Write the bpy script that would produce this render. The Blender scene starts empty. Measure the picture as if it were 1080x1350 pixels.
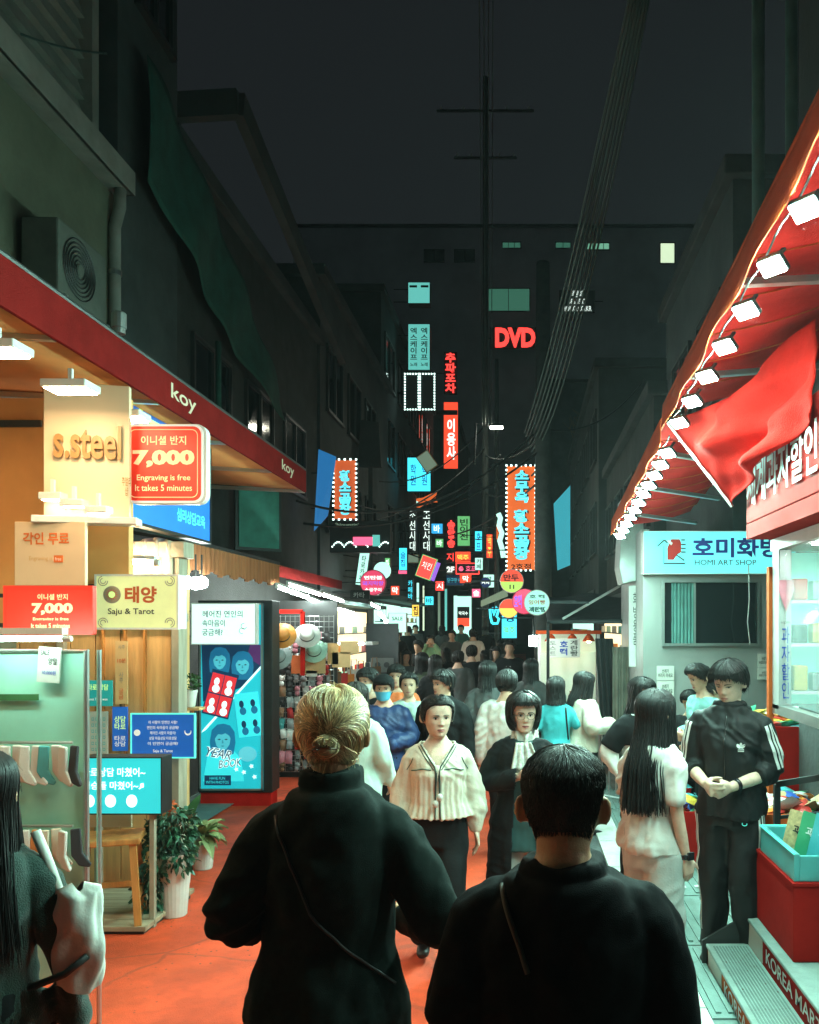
import bpy, math, random
import numpy as np
from mathutils import Vector, Matrix
random.seed(7)
rng = np.random.default_rng(11)
R = math.radians
sc = bpy.context.scene
COL = sc.collection

# ------------------------------------------------------------------ camera, sky, exposure
CAM_H = 1.9
FPX, VPX, VPY = 1100.0, 690.0, 825.0          # focal length and vanishing point for a 1080 x 1350 frame
cam_d = bpy.data.cameras.new('camera')
cam = bpy.data.objects.new('camera', cam_d); COL.objects.link(cam)
cam.location = (0, 0, CAM_H); cam.rotation_euler = (R(90), 0, 0)
cam_d.sensor_fit = 'HORIZONTAL'; cam_d.sensor_width = 36.0
cam_d.lens = 36.0 * FPX / 1080.0
cam_d.shift_x = -(VPX - 540) / 1080.0
cam_d.shift_y = (VPY - 675) / 1080.0
cam_d.clip_start = 0.05; cam_d.clip_end = 2000
sc.camera = cam
world = bpy.data.worlds.new('World'); sc.world = world
world.use_nodes = True
wb = world.node_tree.nodes['Background']
wb.inputs['Color'].default_value = (0.0072, 0.0086, 0.0098, 1)   # night sky over a lit city
wb.inputs['Strength'].default_value = 1.0
sc.view_settings.view_transform = 'Standard'
sc.view_settings.look = 'None'
sc.view_settings.exposure = 0.45
sc.view_settings.gamma = 1.0
sc.view_settings.use_curve_mapping = False
sc.render.engine = 'CYCLES'
cy = sc.cycles
cy.use_denoising = True
cy.use_adaptive_sampling = True; cy.adaptive_threshold = 0.02
cy.max_bounces = 6; cy.diffuse_bounces = 3; cy.glossy_bounces = 3; cy.transmission_bounces = 4; cy.transparent_max_bounces = 8
cy.sample_clamp_indirect = 4.0
cy.caustics_reflective = False; cy.caustics_refractive = False

# ------------------------------------------------------------------ measuring helpers
def g(Y): return float(np.interp(Y, [-4, 0, 8, 16, 24, 60, 400], [.05, 0, -.16, -.16, .18, .6, .6]))   # the street dips, then climbs
def P(px, py, Y):                              # a point seen at (px, py) standing Y metres away
    return Vector(((px - VPX) / FPX * Y, Y, CAM_H - (py - VPY) / FPX * Y))
def PX(px, Y): return (px - VPX) / FPX * Y
def PZ(py, Y): return CAM_H - (py - VPY) / FPX * Y

def S(h):                                      # '#rrggbb' -> linear
    c = [int(h[i:i + 2], 16) / 255 for i in (1, 3, 5)]
    return tuple(x / 12.92 if x <= .04045 else ((x + .055) / 1.055) ** 2.4 for x in c)

# ------------------------------------------------------------------ materials
MATS = {}
def mat(name, rgb, rough=0.6, metal=0.0, var=0.12, scale=6.0, bump=0.0, bscale=60.0, emit=0.0, ecol=None,
        stretch=(1, 1, 1), sheen=0.0, trans=0.0, alpha=1.0, coat=0.0, island=0.0, dirt=0.0, spec=None):
    if name in MATS: return MATS[name]
    m = bpy.data.materials.new(name); m.use_nodes = True
    nt = m.node_tree; N = nt.nodes; L = nt.links
    b = N['Principled BSDF']
    b.inputs['Roughness'].default_value = rough; b.inputs['Metallic'].default_value = metal
    if spec is not None: b.inputs['Specular IOR Level'].default_value = spec
    if sheen: b.inputs['Sheen Weight'].default_value = sheen
    if coat: b.inputs['Coat Weight'].default_value = coat
    if trans: b.inputs['Transmission Weight'].default_value = trans
    if alpha < 1: b.inputs['Alpha'].default_value = alpha
    tc = N.new('ShaderNodeTexCoord'); mp = N.new('ShaderNodeMapping')
    mp.inputs['Scale'].default_value = stretch
    L.new(tc.outputs['Object'], mp.inputs['Vector'])
    col = None
    if var or island or dirt:
        nz = N.new('ShaderNodeTexNoise'); nz.inputs['Scale'].default_value = scale; nz.inputs['Detail'].default_value = 5
        nz.inputs['Roughness'].default_value = 0.6
        L.new(mp.outputs['Vector'], nz.inputs['Vector'])
        rp = N.new('ShaderNodeMapRange'); rp.inputs['From Min'].default_value = 0.3; rp.inputs['From Max'].default_value = 0.7
        rp.inputs['To Min'].default_value = 1 - var; rp.inputs['To Max'].default_value = 1 + var
        L.new(nz.outputs['Fac'], rp.inputs['Value'])
        mx = N.new('ShaderNodeMix'); mx.data_type = 'RGBA'; mx.blend_type = 'MULTIPLY'; mx.inputs['Factor'].default_value = 1
        mx.inputs['A'].default_value = (*rgb, 1)
        L.new(rp.outputs['Result'], mx.inputs['B'])
        col = mx.outputs['Result']
        if dirt:
            n2 = N.new('ShaderNodeTexNoise'); n2.inputs['Scale'].default_value = scale * 0.35; n2.inputs['Detail'].default_value = 8
            n2.inputs['Roughness'].default_value = 0.75
            L.new(mp.outputs['Vector'], n2.inputs['Vector'])
            r2 = N.new('ShaderNodeMapRange'); r2.inputs['From Min'].default_value = 0.48; r2.inputs['From Max'].default_value = 0.72
            r2.inputs['To Min'].default_value = 0; r2.inputs['To Max'].default_value = dirt
            L.new(n2.outputs['Fac'], r2.inputs['Value'])
            m2 = N.new('ShaderNodeMix'); m2.data_type = 'RGBA'; L.new(r2.outputs['Result'], m2.inputs['Factor'])
            L.new(col, m2.inputs['A']); m2.inputs['B'].default_value = (rgb[0] * .35, rgb[1] * .34, rgb[2] * .32, 1)
            col = m2.outputs['Result']
            rr = N.new('ShaderNodeMapRange'); rr.inputs['To Min'].default_value = max(0, rough - .12); rr.inputs['To Max'].default_value = min(1, rough + .2)
            L.new(n2.outputs['Fac'], rr.inputs['Value']); L.new(rr.outputs['Result'], b.inputs['Roughness'])
        if island:
            ge = N.new('ShaderNodeNewGeometry')
            r3 = N.new('ShaderNodeMapRange'); r3.inputs['To Min'].default_value = 1 - island; r3.inputs['To Max'].default_value = 1 + island
            L.new(ge.outputs['Random Per Island'], r3.inputs['Value'])
            m3 = N.new('ShaderNodeMix'); m3.data_type = 'RGBA'; m3.blend_type = 'MULTIPLY'; m3.inputs['Factor'].default_value = 1
            L.new(col, m3.inputs['A']); L.new(r3.outputs['Result'], m3.inputs['B']); col = m3.outputs['Result']
        L.new(col, b.inputs['Base Color'])
    else:
        b.inputs['Base Color'].default_value = (*rgb, 1)
    if bump:
        nb = N.new('ShaderNodeTexNoise'); nb.inputs['Scale'].default_value = bscale; nb.inputs['Detail'].default_value = 3
        L.new(mp.outputs['Vector'], nb.inputs['Vector'])
        bp = N.new('ShaderNodeBump'); bp.inputs['Strength'].default_value = bump; bp.inputs['Distance'].default_value = 0.01
        L.new(nb.outputs['Fac'], bp.inputs['Height']); L.new(bp.outputs['Normal'], b.inputs['Normal'])
    if emit:
        b.inputs['Emission Strength'].default_value = emit
        if ecol is None and col is not None: L.new(col, b.inputs['Emission Color'])
        else: b.inputs['Emission Color'].default_value = (*(ecol or rgb), 1)
    MATS[name] = m
    return m
def lit(name, rgb, e, rough=0.35):             # sign faces and lamp glass, also walls and panes given their own glow
    return mat(name, tuple(min(.85, c) for c in rgb), rough, var=0, emit=e, ecol=rgb)

# ------------------------------------------------------------------ objects
def tag(o, label=None, cat=None, group=None, kind=None):
    if label: o['label'] = label
    if cat: o['category'] = cat
    if group: o['group'] = group
    if kind: o['kind'] = kind
    return o
def thing(name, label, cat, loc=(0, 0, 0), rz=0.0, group=None):
    o = bpy.data.objects.new(name, None); COL.objects.link(o)
    o.location = loc; o.rotation_euler = (0, 0, rz); o.empty_display_size = 0.1
    return tag(o, label, cat, group)
def link(name, me, m, parent=None, smooth=False):
    if m is not None:
        me.materials.clear(); me.materials.append(m)
    o = bpy.data.objects.new(name, me); COL.objects.link(o)
    if parent: o.parent = parent
    return o
def mesh_np(name, V, F, smooth=True):
    me = bpy.data.meshes.new(name)
    V = np.asarray(V, dtype=np.float32)
    if isinstance(F, np.ndarray):
        k = F.shape[1]; n = len(F)
        me.vertices.add(len(V)); me.vertices.foreach_set('co', V.ravel())
        me.loops.add(n * k); me.loops.foreach_set('vertex_index', F.astype(np.int32).ravel())
        me.polygons.add(n); me.polygons.foreach_set('loop_start', np.arange(0, n * k, k, dtype=np.int32))
        me.polygons.foreach_set('loop_total', np.full(n, k, dtype=np.int32))
        me.update(calc_edges=True); me.validate()
    else:
        me.from_pydata([tuple(map(float, v)) for v in V], [], [tuple(int(i) for i in f) for f in F]); me.update()
    if smooth: me.polygons.foreach_set('use_smooth', np.ones(len(me.polygons), dtype=bool))
    return me
def copy_tree(o, parent=None):
    c = o.copy(); COL.objects.link(c); c.parent = parent
    for ch in o.children: copy_tree(ch, c)
    return c

ORD = ('first', 'second', 'third', 'fourth', 'fifth', 'sixth', 'seventh', 'eighth', 'ninth', 'tenth', 'eleventh', 'twelfth')
class MB:
    """collects shapes and links them as one mesh"""
    def __init__(s): s.v = []; s.f = []
    def add(s, V, F):
        b = len(s.v); s.v.extend([tuple(map(float, p)) for p in V]); s.f.extend([tuple(int(i) + b for i in f) for f in F]); return s
    def box(s, x0, x1, y0, y1, z0, z1, M=None):
        V = [(x, y, z) for z in (z0, z1) for y in (y0, y1) for x in (x0, x1)]
        if M is not None: V = [M @ Vector(p) for p in V]
        return s.add(V, [(0, 2, 3, 1), (4, 5, 7, 6), (0, 1, 5, 4), (2, 6, 7, 3), (0, 4, 6, 2), (1, 3, 7, 5)])
    def bar(s, a, b, w, h):                     # a square bar from a to b
        a = Vector(a); b = Vector(b); d = b - a; L = d.length; d.normalize()
        up = Vector((0, 0, 1)) if abs(d.z) < .95 else Vector((0, 1, 0))
        x = d.cross(up).normalized(); u = x.cross(d)
        V = [p + x * (w / 2 * i) + u * (h / 2 * j) for p in (a, b) for j in (-1, 1) for i in (-1, 1)]
        return s.add(V, [(0, 2, 3, 1), (4, 5, 7, 6), (0, 1, 5, 4), (2, 6, 7, 3), (0, 4, 6, 2), (1, 3, 7, 5)])
    def tube(s, pts, r, n=8, cap=True):
        pts = [Vector(p) for p in pts]; rs = r if isinstance(r, (list, tuple)) else [r] * len(pts)
        V = []; F = []; up = None
        for i, p in enumerate(pts):
            t = (pts[min(i + 1, len(pts) - 1)] - pts[max(i - 1, 0)]).normalized()
            if up is None: up = Vector((0, 0, 1)) if abs(t.z) < .9 else Vector((1, 0, 0))
            x = t.cross(up).normalized(); up = x.cross(t).normalized()
            for k in range(n):
                a = 2 * math.pi * k / n; V.append(p + x * (math.cos(a) * rs[i]) + up * (math.sin(a) * rs[i]))
        for i in range(len(pts) - 1):
            for k in range(n): F.append((i * n + k, i * n + (k + 1) % n, (i + 1) * n + (k + 1) % n, (i + 1) * n + k))
        if cap: F.append(tuple(range(n))[::-1]); F.append(tuple(range((len(pts) - 1) * n, len(pts) * n)))
        return s.add(V, F)
    def lathe(s, prof, c=(0, 0, 0), n=20, M=None, caps=True):   # prof = [(r, z)]
        V = []; F = []
        for r, z in prof:
            for k in range(n):
                a = 2 * math.pi * k / n; p = Vector((c[0] + r * math.cos(a), c[1] + r * math.sin(a), c[2] + z))
                V.append(M @ p if M is not None else p)
        for i in range(len(prof) - 1):
            for k in range(n): F.append((i * n + k, i * n + (k + 1) % n, (i + 1) * n + (k + 1) % n, (i + 1) * n + k))
        if caps: F.append(tuple(range(n))[::-1]); F.append(tuple(range((len(prof) - 1) * n, len(prof) * n)))
        return s.add(V, F)
    def ball(s, c, r, n=12, m=8, sz=(1, 1, 1)):
        prof = [(r * max(1e-4, math.sin(math.pi * i / m)), -r * math.cos(math.pi * i / m)) for i in range(m + 1)]
        M = Matrix.Translation(Vector(c)) @ Matrix.Diagonal((*sz, 1)); return s.lathe(prof, n=n, M=M)
    def quad(s, a, b, c, d): return s.add([a, b, c, d], [(0, 1, 2, 3)])
    def poly(s, pts, depth=0.0, axis=(0, 1, 0)):                # extruded outline
        n = len(pts); ax = Vector(axis) * depth
        if not depth: return s.add(pts, [tuple(range(n))])
        V = [Vector(p) for p in pts] + [Vector(p) + ax for p in pts]
        return s.add(V, [tuple(range(n)), tuple(range(n, 2 * n))[::-1]] + [(i, i + n, (i + 1) % n + n, (i + 1) % n) for i in range(n)])
    def grid(s, fn, nu, nv):
        V = [fn(i / nu, j / nv) for j in range(nv + 1) for i in range(nu + 1)]
        F = [(j * (nu + 1) + i, j * (nu + 1) + i + 1, (j + 1) * (nu + 1) + i + 1, (j + 1) * (nu + 1) + i) for j in range(nv) for i in range(nu)]
        return s.add(V, F)
    def build(s, name, m, parent=None, smooth=False, bevel=0.0, solid=0.0, label=None, at=None):
        me = bpy.data.meshes.new(name); me.from_pydata(s.v, [], s.f); me.update()
        if smooth: me.polygons.foreach_set('use_smooth', [True] * len(me.polygons))
        o = link(name, me, m, parent)
        if at is not None: o.location = at
        if solid:
            md = o.modifiers.new('thick', 'SOLIDIFY'); md.thickness = solid; md.offset = 0
        if bevel:
            md = o.modifiers.new('bevel', 'BEVEL'); md.width = bevel; md.segments = 2; md.limit_method = 'ANGLE'
        if label: o['label'] = label
        return o

# ------------------------------------------------------------------ lettering
WORK = bpy.data.scenes.new('work')             # a side scene where shapes are worked out, removed at the end
def evaluated(o):
    WORK.collection.objects.link(o)
    with bpy.context.temp_override(scene=WORK, view_layer=WORK.view_layers[0]):
        dg = bpy.context.evaluated_depsgraph_get()
    return o.evaluated_get(dg)
TXT = {}
def text_mesh(s, bold=0.0, ext=0.0, shear=0.0, line=1.0, align='CENTER'):
    key = (s, bold, ext, shear, line, align)
    if key in TXT: return TXT[key]
    cu = bpy.data.curves.new('txt', 'FONT'); cu.body = s; cu.size = 1.0; cu.align_x = align
    cu.offset = bold; cu.extrude = ext; cu.shear = shear; cu.space_line = line; cu.resolution_u = 3
    o = bpy.data.objects.new('txt', cu)
    me = bpy.data.meshes.new_from_object(evaluated(o))
    bpy.data.objects.remove(o); bpy.data.curves.remove(cu)
    n = len(me.vertices); a = np.empty(n * 3, dtype=np.float32); me.vertices.foreach_get('co', a); a = a.reshape(-1, 3)
    if n:
        lo, hi = a.min(0), a.max(0); c = (lo + hi) / 2; a[:, :2] -= c[:2]; size = (hi - lo)[:2]
        me.vertices.foreach_set('co', a.ravel())
    else: size = (1, 1)
    TXT[key] = (me, size)
    return TXT[key]
def text(s, parent, loc, m, w=None, h=None, rz=0.0, bold=0.0, shear=0.0, name='lettering', line=1.0, ext=0.0, tilt=0.0, rx=90.0, align='CENTER'):
    """lettering centred on loc that faces -Y before rz turns it; fitted to width and/or height"""
    me, (sx, sy) = text_mesh(s, bold, ext, shear, line, align)
    me = me.copy()
    kx = w / sx if w else h / sy
    ky = h / sy if h else kx
    o = link(name, me, m, parent)
    if len(s) > 1: o['kind'] = 'stuff'
    o.location = loc; o.rotation_mode = 'XYZ'
    o.matrix_local = Matrix.Translation(Vector(loc)) @ Matrix.Rotation(R(rz), 4, 'Z') @ Matrix.Rotation(R(rx), 4, 'X') @ Matrix.Rotation(R(tilt), 4, 'Z') @ Matrix.Diagonal((kx, ky, min(kx, ky), 1))
    return o

# ------------------------------------------------------------------ numpy noise
_perm = np.random.default_rng(3).permutation(256); _perm = np.concatenate([_perm, _perm])
_gv = np.random.default_rng(4).normal(size=(256, 3)); _gv /= np.linalg.norm(_gv, axis=1)[:, None]
def noise3(p):
    p = np.asarray(p, dtype=float); i = np.floor(p).astype(int); f = p - i; i &= 255
    u = f * f * f * (f * (f * 6 - 15) + 10); out = 0
    for dx in (0, 1):
        for dy in (0, 1):
            for dz in (0, 1):
                h = _perm[_perm[_perm[(i[:, 0] + dx) & 255] + ((i[:, 1] + dy) & 255)] + ((i[:, 2] + dz) & 255)]
                d = ((f - (dx, dy, dz)) * _gv[h]).sum(1)
                w = (u[:, 0] if dx else 1 - u[:, 0]) * (u[:, 1] if dy else 1 - u[:, 1]) * (u[:, 2] if dz else 1 - u[:, 2])
                out = out + w * d
    return out
# ------------------------------------------------------------------ people
def unit(v): v = np.asarray(v, float); return v / (np.linalg.norm(v) + 1e-9)
def loft(rings):
    n = len(rings[0]); V = np.concatenate(rings); F = []
    for i in range(len(rings) - 1):
        for k in range(n): F.append((i * n + k, i * n + (k + 1) % n, (i + 1) * n + (k + 1) % n, (i + 1) * n + k))
    F.append(tuple(range(n))[::-1]); F.append(tuple(range((len(rings) - 1) * n, len(rings) * n)))
    return V, F
def ering(c, ra, rb, ax=(1, 0, 0), ay=(0, 1, 0), n=20, e=1.0):
    a = np.arange(n) * 2 * math.pi / n; ca = np.cos(a); sa = np.sin(a)
    ca = np.sign(ca) * np.abs(ca) ** e; sa = np.sign(sa) * np.abs(sa) ** e
    return np.asarray(c, float) + np.outer(ca * ra, ax) + np.outer(sa * rb, ay)
def limb(pts, rad, n=12, sub=3):
    pts = np.asarray(pts, float); rad = np.asarray(rad, float)
    t = np.linspace(0, len(pts) - 1, (len(pts) - 1) * sub + 1)
    Pt = np.stack([np.interp(t, range(len(pts)), pts[:, k]) for k in range(3)], 1); Rd = np.interp(t, range(len(pts)), rad)
    K = 2 if len(Pt) > 4 else 0
    for _ in range(K): Pt[1:-1] = (Pt[:-2] + 2 * Pt[1:-1] + Pt[2:]) / 4
    rings = []; up = None
    for i in range(len(Pt)):
        d = unit(Pt[min(i + 1, len(Pt) - 1)] - Pt[max(i - 1, 0)])
        if up is None: up = np.array((0, 1., 0)) if abs(d[1]) < .9 else np.array((1., 0, 0))
        x = unit(np.cross(d, up)); up = unit(np.cross(x, d))
        if i == 0: rings.append(ering(Pt[0] - d * Rd[0] * .6, Rd[0] * .55, Rd[0] * .55, x, up, n))
        rings.append(ering(Pt[i], Rd[i], Rd[i], x, up, n))
        if i == len(Pt) - 1: rings.append(ering(Pt[i] + d * min(.012, Rd[i] * .3), Rd[i] * .9, Rd[i] * .9, x, up, n))
    return loft(rings)
def merge(parts):
    V = []; F = []; b = 0
    for v, f in parts:
        V.append(np.asarray(v, float)); F.extend([tuple(int(i) + b for i in q) for q in f]); b += len(v)
    return np.concatenate(V), F
def remesh(V, F, vox, it=4, fac=.5):
    me = bpy.data.meshes.new('tmp'); me.from_pydata([tuple(map(float, p)) for p in V], [], F); me.update()
    o = bpy.data.objects.new('tmp', me)
    md = o.modifiers.new('r', 'REMESH'); md.mode = 'VOXEL'; md.voxel_size = vox
    if it: ms = o.modifiers.new('s', 'SMOOTH'); ms.factor = fac; ms.iterations = it
    ev = evaluated(o); m2 = ev.to_mesh()
    n = len(m2.vertices); a = np.empty(n * 3, dtype=np.float32); m2.vertices.foreach_get('co', a)
    k = len(m2.polygons); f = np.empty(len(m2.loops), dtype=np.int32); m2.loops.foreach_get('vertex_index', f)
    tot = np.empty(k, dtype=np.int32); m2.polygons.foreach_get('loop_total', tot)
    nr = np.empty(n * 3, dtype=np.float32); m2.vertices.foreach_get('normal', nr)
    ev.to_mesh_clear(); bpy.data.objects.remove(o); bpy.data.meshes.remove(me)
    assert (tot == 4).all()
    return a.reshape(-1, 3).astype(float), f.reshape(-1, 4), nr.reshape(-1, 3).astype(float)

# head: chin at z = -0.1125, crown at +0.1125, the face looks along -Y
_u = [0, .05, .1, .2, .3, .4, .5, .6, .7, .8, .88, .94, .98, 1.0]
_w = [.026, .040, .049, .058, .064, .069, .073, .0755, .0765, .072, .060, .044, .026, .002]
_f = [.066, .076, .080, .081, .081, .082, .084, .087, .088, .083, .069, .050, .030, .002]
_b = [.020, .026, .032, .048, .068, .084, .095, .102, .104, .098, .082, .060, .035, .002]
def head_pt(u, phi, infl=0.0, wide=1.0):
    u = np.asarray(u, float); phi = np.asarray(phi, float); uc = np.clip(u, 0, 1)
    w = np.interp(uc, _u, _w) * wide; f = np.interp(uc, _u, _f); b = np.interp(uc, _u, _b)
    c = np.cos(phi); s = np.sin(phi)
    x = w * np.sign(s) * np.abs(s) ** .9; y = np.where(c > 0, -f, b) * np.abs(c) ** .9; z = (u - .5) * .225
    p = np.stack([x, y, z * np.ones_like(x)], -1)
    if np.any(infl):
        d = p - np.array((0, .01, -.0)); d[..., 2] *= .9
        d = d / (np.linalg.norm(d, axis=-1, keepdims=True) + 1e-9); p = p + d * np.asarray(infl)[..., None]
    return p
def ga(x, s): return np.exp(-(x / s) ** 2)
def face_dy(x, u, fem=1.0):
    z = (u - .5) * .225; ax = np.abs(x)
    rise = np.clip((.54 - u) / .18, 0, 1); drop = np.clip((u - .315) / .035, 0, 1)
    d = .019 * ga(x, .0085 + .004 * rise) * (.18 + .82 * rise) * np.where(u < .56, 1, np.clip((.62 - u) / .06, 0, 1)) * drop
    d += .006 * ga(ax - .012, .006) * ga(z + .035, .007)
    d -= .0075 * ga(ax - .031, .015) * ga(z - .001, .011)
    d += .0035 * ga(ax - .03, .022) * ga(z - .017, .007)
    d += .004 * ga(ax - .043, .016) * ga(z + .030, .016)
    d += .0055 * ga(x, .021) * (ga(z + .0595, .0055) + 1.1 * ga(z + .0705, .006)) - .0035 * ga(x, .02) * ga(z + .065, .0025)
    d += .005 * ga(x, .018) * ga(z + .097, .012) - .003 * ga(x, .02) * ga(z + .082, .006)
    return d
def head_mesh(hi=True, wide=1.0):
    nu, nv = (60, 64) if hi else (26, 28)
    us = np.linspace(.0, 1, nu) ** 1.0; ph = np.linspace(-math.pi, math.pi, nv, endpoint=False)
    ph = ph - .45 * np.sin(ph) if hi else ph       # denser towards the face
    U, PH = np.meshgrid(us, ph, indexing='ij')
    p = head_pt(U, PH, 0.0, wide); fr = np.clip(np.cos(PH) * 2.2, 0, 1)
    p[..., 1] -= face_dy(p[..., 0], U) * fr
    V = p.reshape(-1, 3); F = [(i * nv + k, i * nv + (k + 1) % nv, (i + 1) * nv + (k + 1) % nv, (i + 1) * nv + k) for i in range(nu - 1) for k in range(nv)]
    F.append(tuple(range(nv))[::-1])
    parts = [(V, F)]
    for s in (-1, 1):                              # ears: a cupped shell
        m = []; nn = 14
        for j, (r, ox) in enumerate(((1.0, .000), (1.02, .010), (.82, .0135), (.55, .007), (.25, .006))):
            a = np.arange(nn) * 2 * math.pi / nn
            egg = 1 - .22 * np.sin(a + .3)
            y = .012 + np.cos(a) * .0165 * r * (1 + .1 * np.sin(a)) + (.010 * (r > .9) * (ox > .005)); z = -.004 + np.sin(a) * .031 * r
            x = s * (.0700 * wide + ox * 1.5 + .010 * np.clip(np.cos(a), -1, 1) * (r > .5)) * np.ones(nn)
            m.append(np.stack([x, y + .004 * np.sin(a), z], 1))
        parts.append(loft(m))
    return merge(parts)
def face_pt(x, u, off=0.0, wide=1.0):
    x = np.asarray(x, float); u = np.asarray(u, float) * np.ones_like(x)
    w = np.interp(u, _u, _w) * wide; f = np.interp(u, _u, _f)
    s = np.clip(np.abs(x) / w, 0, .999) ** (1 / .9); y = -f * np.sqrt(1 - s * s) ** .9 - face_dy(x, u) - off
    return np.stack([x, y, (u - .5) * .225], -1)
def strip(xs, u0, u1, off, k=3, wide=1.0, bulge=0.0):
    rows = []
    for j in range(k + 1):
        t = j / k; uu = np.asarray(u0) * (1 - t) + np.asarray(u1) * t
        rows.append(face_pt(xs, uu, off + bulge * math.sin(math.pi * t), wide))
    n = len(xs); V = np.concatenate(rows)
    return V, [(j * n + i, j * n + i + 1, (j + 1) * n + i + 1, (j + 1) * n + i) for j in range(k) for i in range(n - 1)]
def face_parts(wide=1.0, squint=0.0, mouth=0.0, browu=.578):
    out = {}
    ew = []; ir = []; la = []; br = []
    for s in (-1, 1):
        t = np.linspace(0, 1, 11); xs = s * (.0165 + .0285 * t)
        op = (1 - squint); up = .502 + (.030 * np.sin(math.pi * t ** .85) ** .8) * op + .006 * t; lo = .499 - .017 * np.sin(math.pi * t) * op + .006 * t
        ew.append(strip(xs, lo, up, .0012, 3, wide, .0016)); la.append(strip(xs, up - .001, up + .013 + .004 * t, .0022, 2, wide, .001))
        c = s * .0305; a = np.linspace(0, 2 * math.pi, 15)[:-1]
        ring = [face_pt(c + rr * .0062 * np.cos(a), np.clip(.506 + rr * .0062 * np.sin(a) / .225 * (1 - squint * .6), .480, .528 - .03 * squint), .0032 + .0006 * (1 - rr), wide) for rr in (1.0, .5, .02)]
        ir.append(loft(ring))
        xb = s * (.012 + .037 * t); bu = browu + .022 * np.sin(math.pi * (t * .8)) - .012 * t
        br.append(strip(xb, bu - .012 * (1 - .5 * t), bu + .014 * (1 - .75 * t), .0012, 2, wide, .0012))
    for i in (0, 1): out[('eye_white', i)] = ew[i]; out[('iris', i)] = ir[i]; out[('eyelash', i)] = la[i]; out[('eyebrow', i)] = br[i]
    xs = np.linspace(-.0235, .0235, 15); k = np.abs(xs) / .0235; mu = .2165
    up = mu + .003 + .034 * (1 - k ** 1.6) - .010 * ga(xs, .004); lo = mu - .003 - mouth * .03 * (1 - k ** 2) - .034 * (1 - k ** 2)
    out[('lips', 0)] = merge([strip(xs, mu + 0 * xs, up, .0008, 3, wide, .001), strip(xs, lo, mu - .002 - mouth * .03 * (1 - k ** 2), .0008, 3, wide, .001)])
    out[('mouth', 0)] = strip(xs * .9, mu - .004 - mouth * .032 * (1 - k ** 2), mu + .004 + 0 * xs, .0014, 1, wide)
    return out

# hands: wrist at the origin, fingers towards -Z, palm towards -X, thumb towards -Y
_hands = {}
def hand_mesh(pose, hi):
    if (pose, hi) in _hands: return _hands[(pose, hi)]
    curl, thumb = {'relax': ((16, 22, 16), (.22, -.55, -.75)), 'grip': ((55, 60, 35), (-.75, -.25, -.6)), 'hold': ((38, 40, 25), (-.5, -.45, -.7))}[pose]
    parts = [loft([ering((0, 0, .03), .019, .026, n=12), ering((0, 0, .0), .018, .027, n=12), ering((0, -.002, -.03), .0165, .036, n=12, e=.85), ering((0, -.001, -.065), .0155, .041, n=12, e=.8), ering((0, 0, -.09), .012, .039, n=12, e=.8)])]
    for i, (y, L, z0) in enumerate(((-.030, .072, -.082), (-.0105, .080, -.087), (.009, .074, -.085), (.027, .058, -.078))):
        p = np.array((0, y, z0 + .012)); pts = [p]; a = 0; sp = (-.10, -.03, .05, .13)[i]
        for sgm, ca in zip((.46, .31, .25), curl):
            a += R(ca * (1 + .12 * (i - 1))); p = p + L * sgm * np.array((-math.sin(a), sp * math.cos(a), -math.cos(a))); pts.append(p)
        parts.append(limb(pts, [.0098, .0092, .0085, .0072], n=8, sub=2))
    t = unit(thumb); p = np.array((-.004, -.024, -.016)); pts = [p, p + t * .035, p + t * .058 + np.array((-.004, .0, -.004)), p + t * .078 + np.array((-.010, .003, -.012))]
    parts.append(limb(pts, [.013, .0115, .0105, .008], n=8, sub=2))
    V, F, _ = remesh(*merge(parts), .0036 if hi else .008, 2, .4)
    _hands[(pose, hi)] = (V, F); return V, F

def orient(V, d, thumb):
    d = unit(d); t = np.asarray(thumb, float); t = unit(t - d * t.dot(d)); z = -d; y = -t; x = np.cross(y, z)
    return V @ np.stack([x, y, z])
ARMS = {   # elbow, wrist (for the +X arm, 1.70 m figure), hand pose, thumb direction
    'down': ((.225, .035, 1.09), (.245, -.02, .845), 'relax', (0, -1, .1)),
    'swing_f': ((.23, -.01, 1.10), (.225, -.16, .89), 'relax', (-.2, -1, .5)),
    'swing_b': ((.225, .09, 1.10), (.245, .10, .86), 'relax', (0, -1, 0)),
    'chest': ((.25, .03, 1.11), (.05, -.205, 1.19), 'grip', (-.1, -.3, 1)),
    'belly': ((.265, .02, 1.10), (.06, -.235, 1.08), 'hold', (-.2, -.5, 1)),
    'phone': ((.275, .02, 1.12), (.12, -.27, 1.16), 'hold', (-.6, -.3, .6)),
    'face': ((.25, -.14, 1.24), (.09, -.17, 1.49), 'grip', (-.6, .2, .4)),
    'pocket': ((.27, .09, 1.10), (.20, -.03, .93), 'relax', (0, -1, 0)),
}
LEGS = {'stand': ((.095, 0, .48), (.10, .02, .075), (.095, 0, .48), (.10, .02, .075)),
        'walk': ((.09, -.10, .49), (.085, -.16, .085), (.09, .02, .48), (.085, .20, .12)),
        'walk2': ((.09, .02, .48), (.085, .20, .12), (.09, -.10, .49), (.085, -.16, .085)),
        'easy': ((.10, -.03, .48), (.13, -.02, .075), (.09, .02, .48), (.10, .05, .075))}
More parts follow.
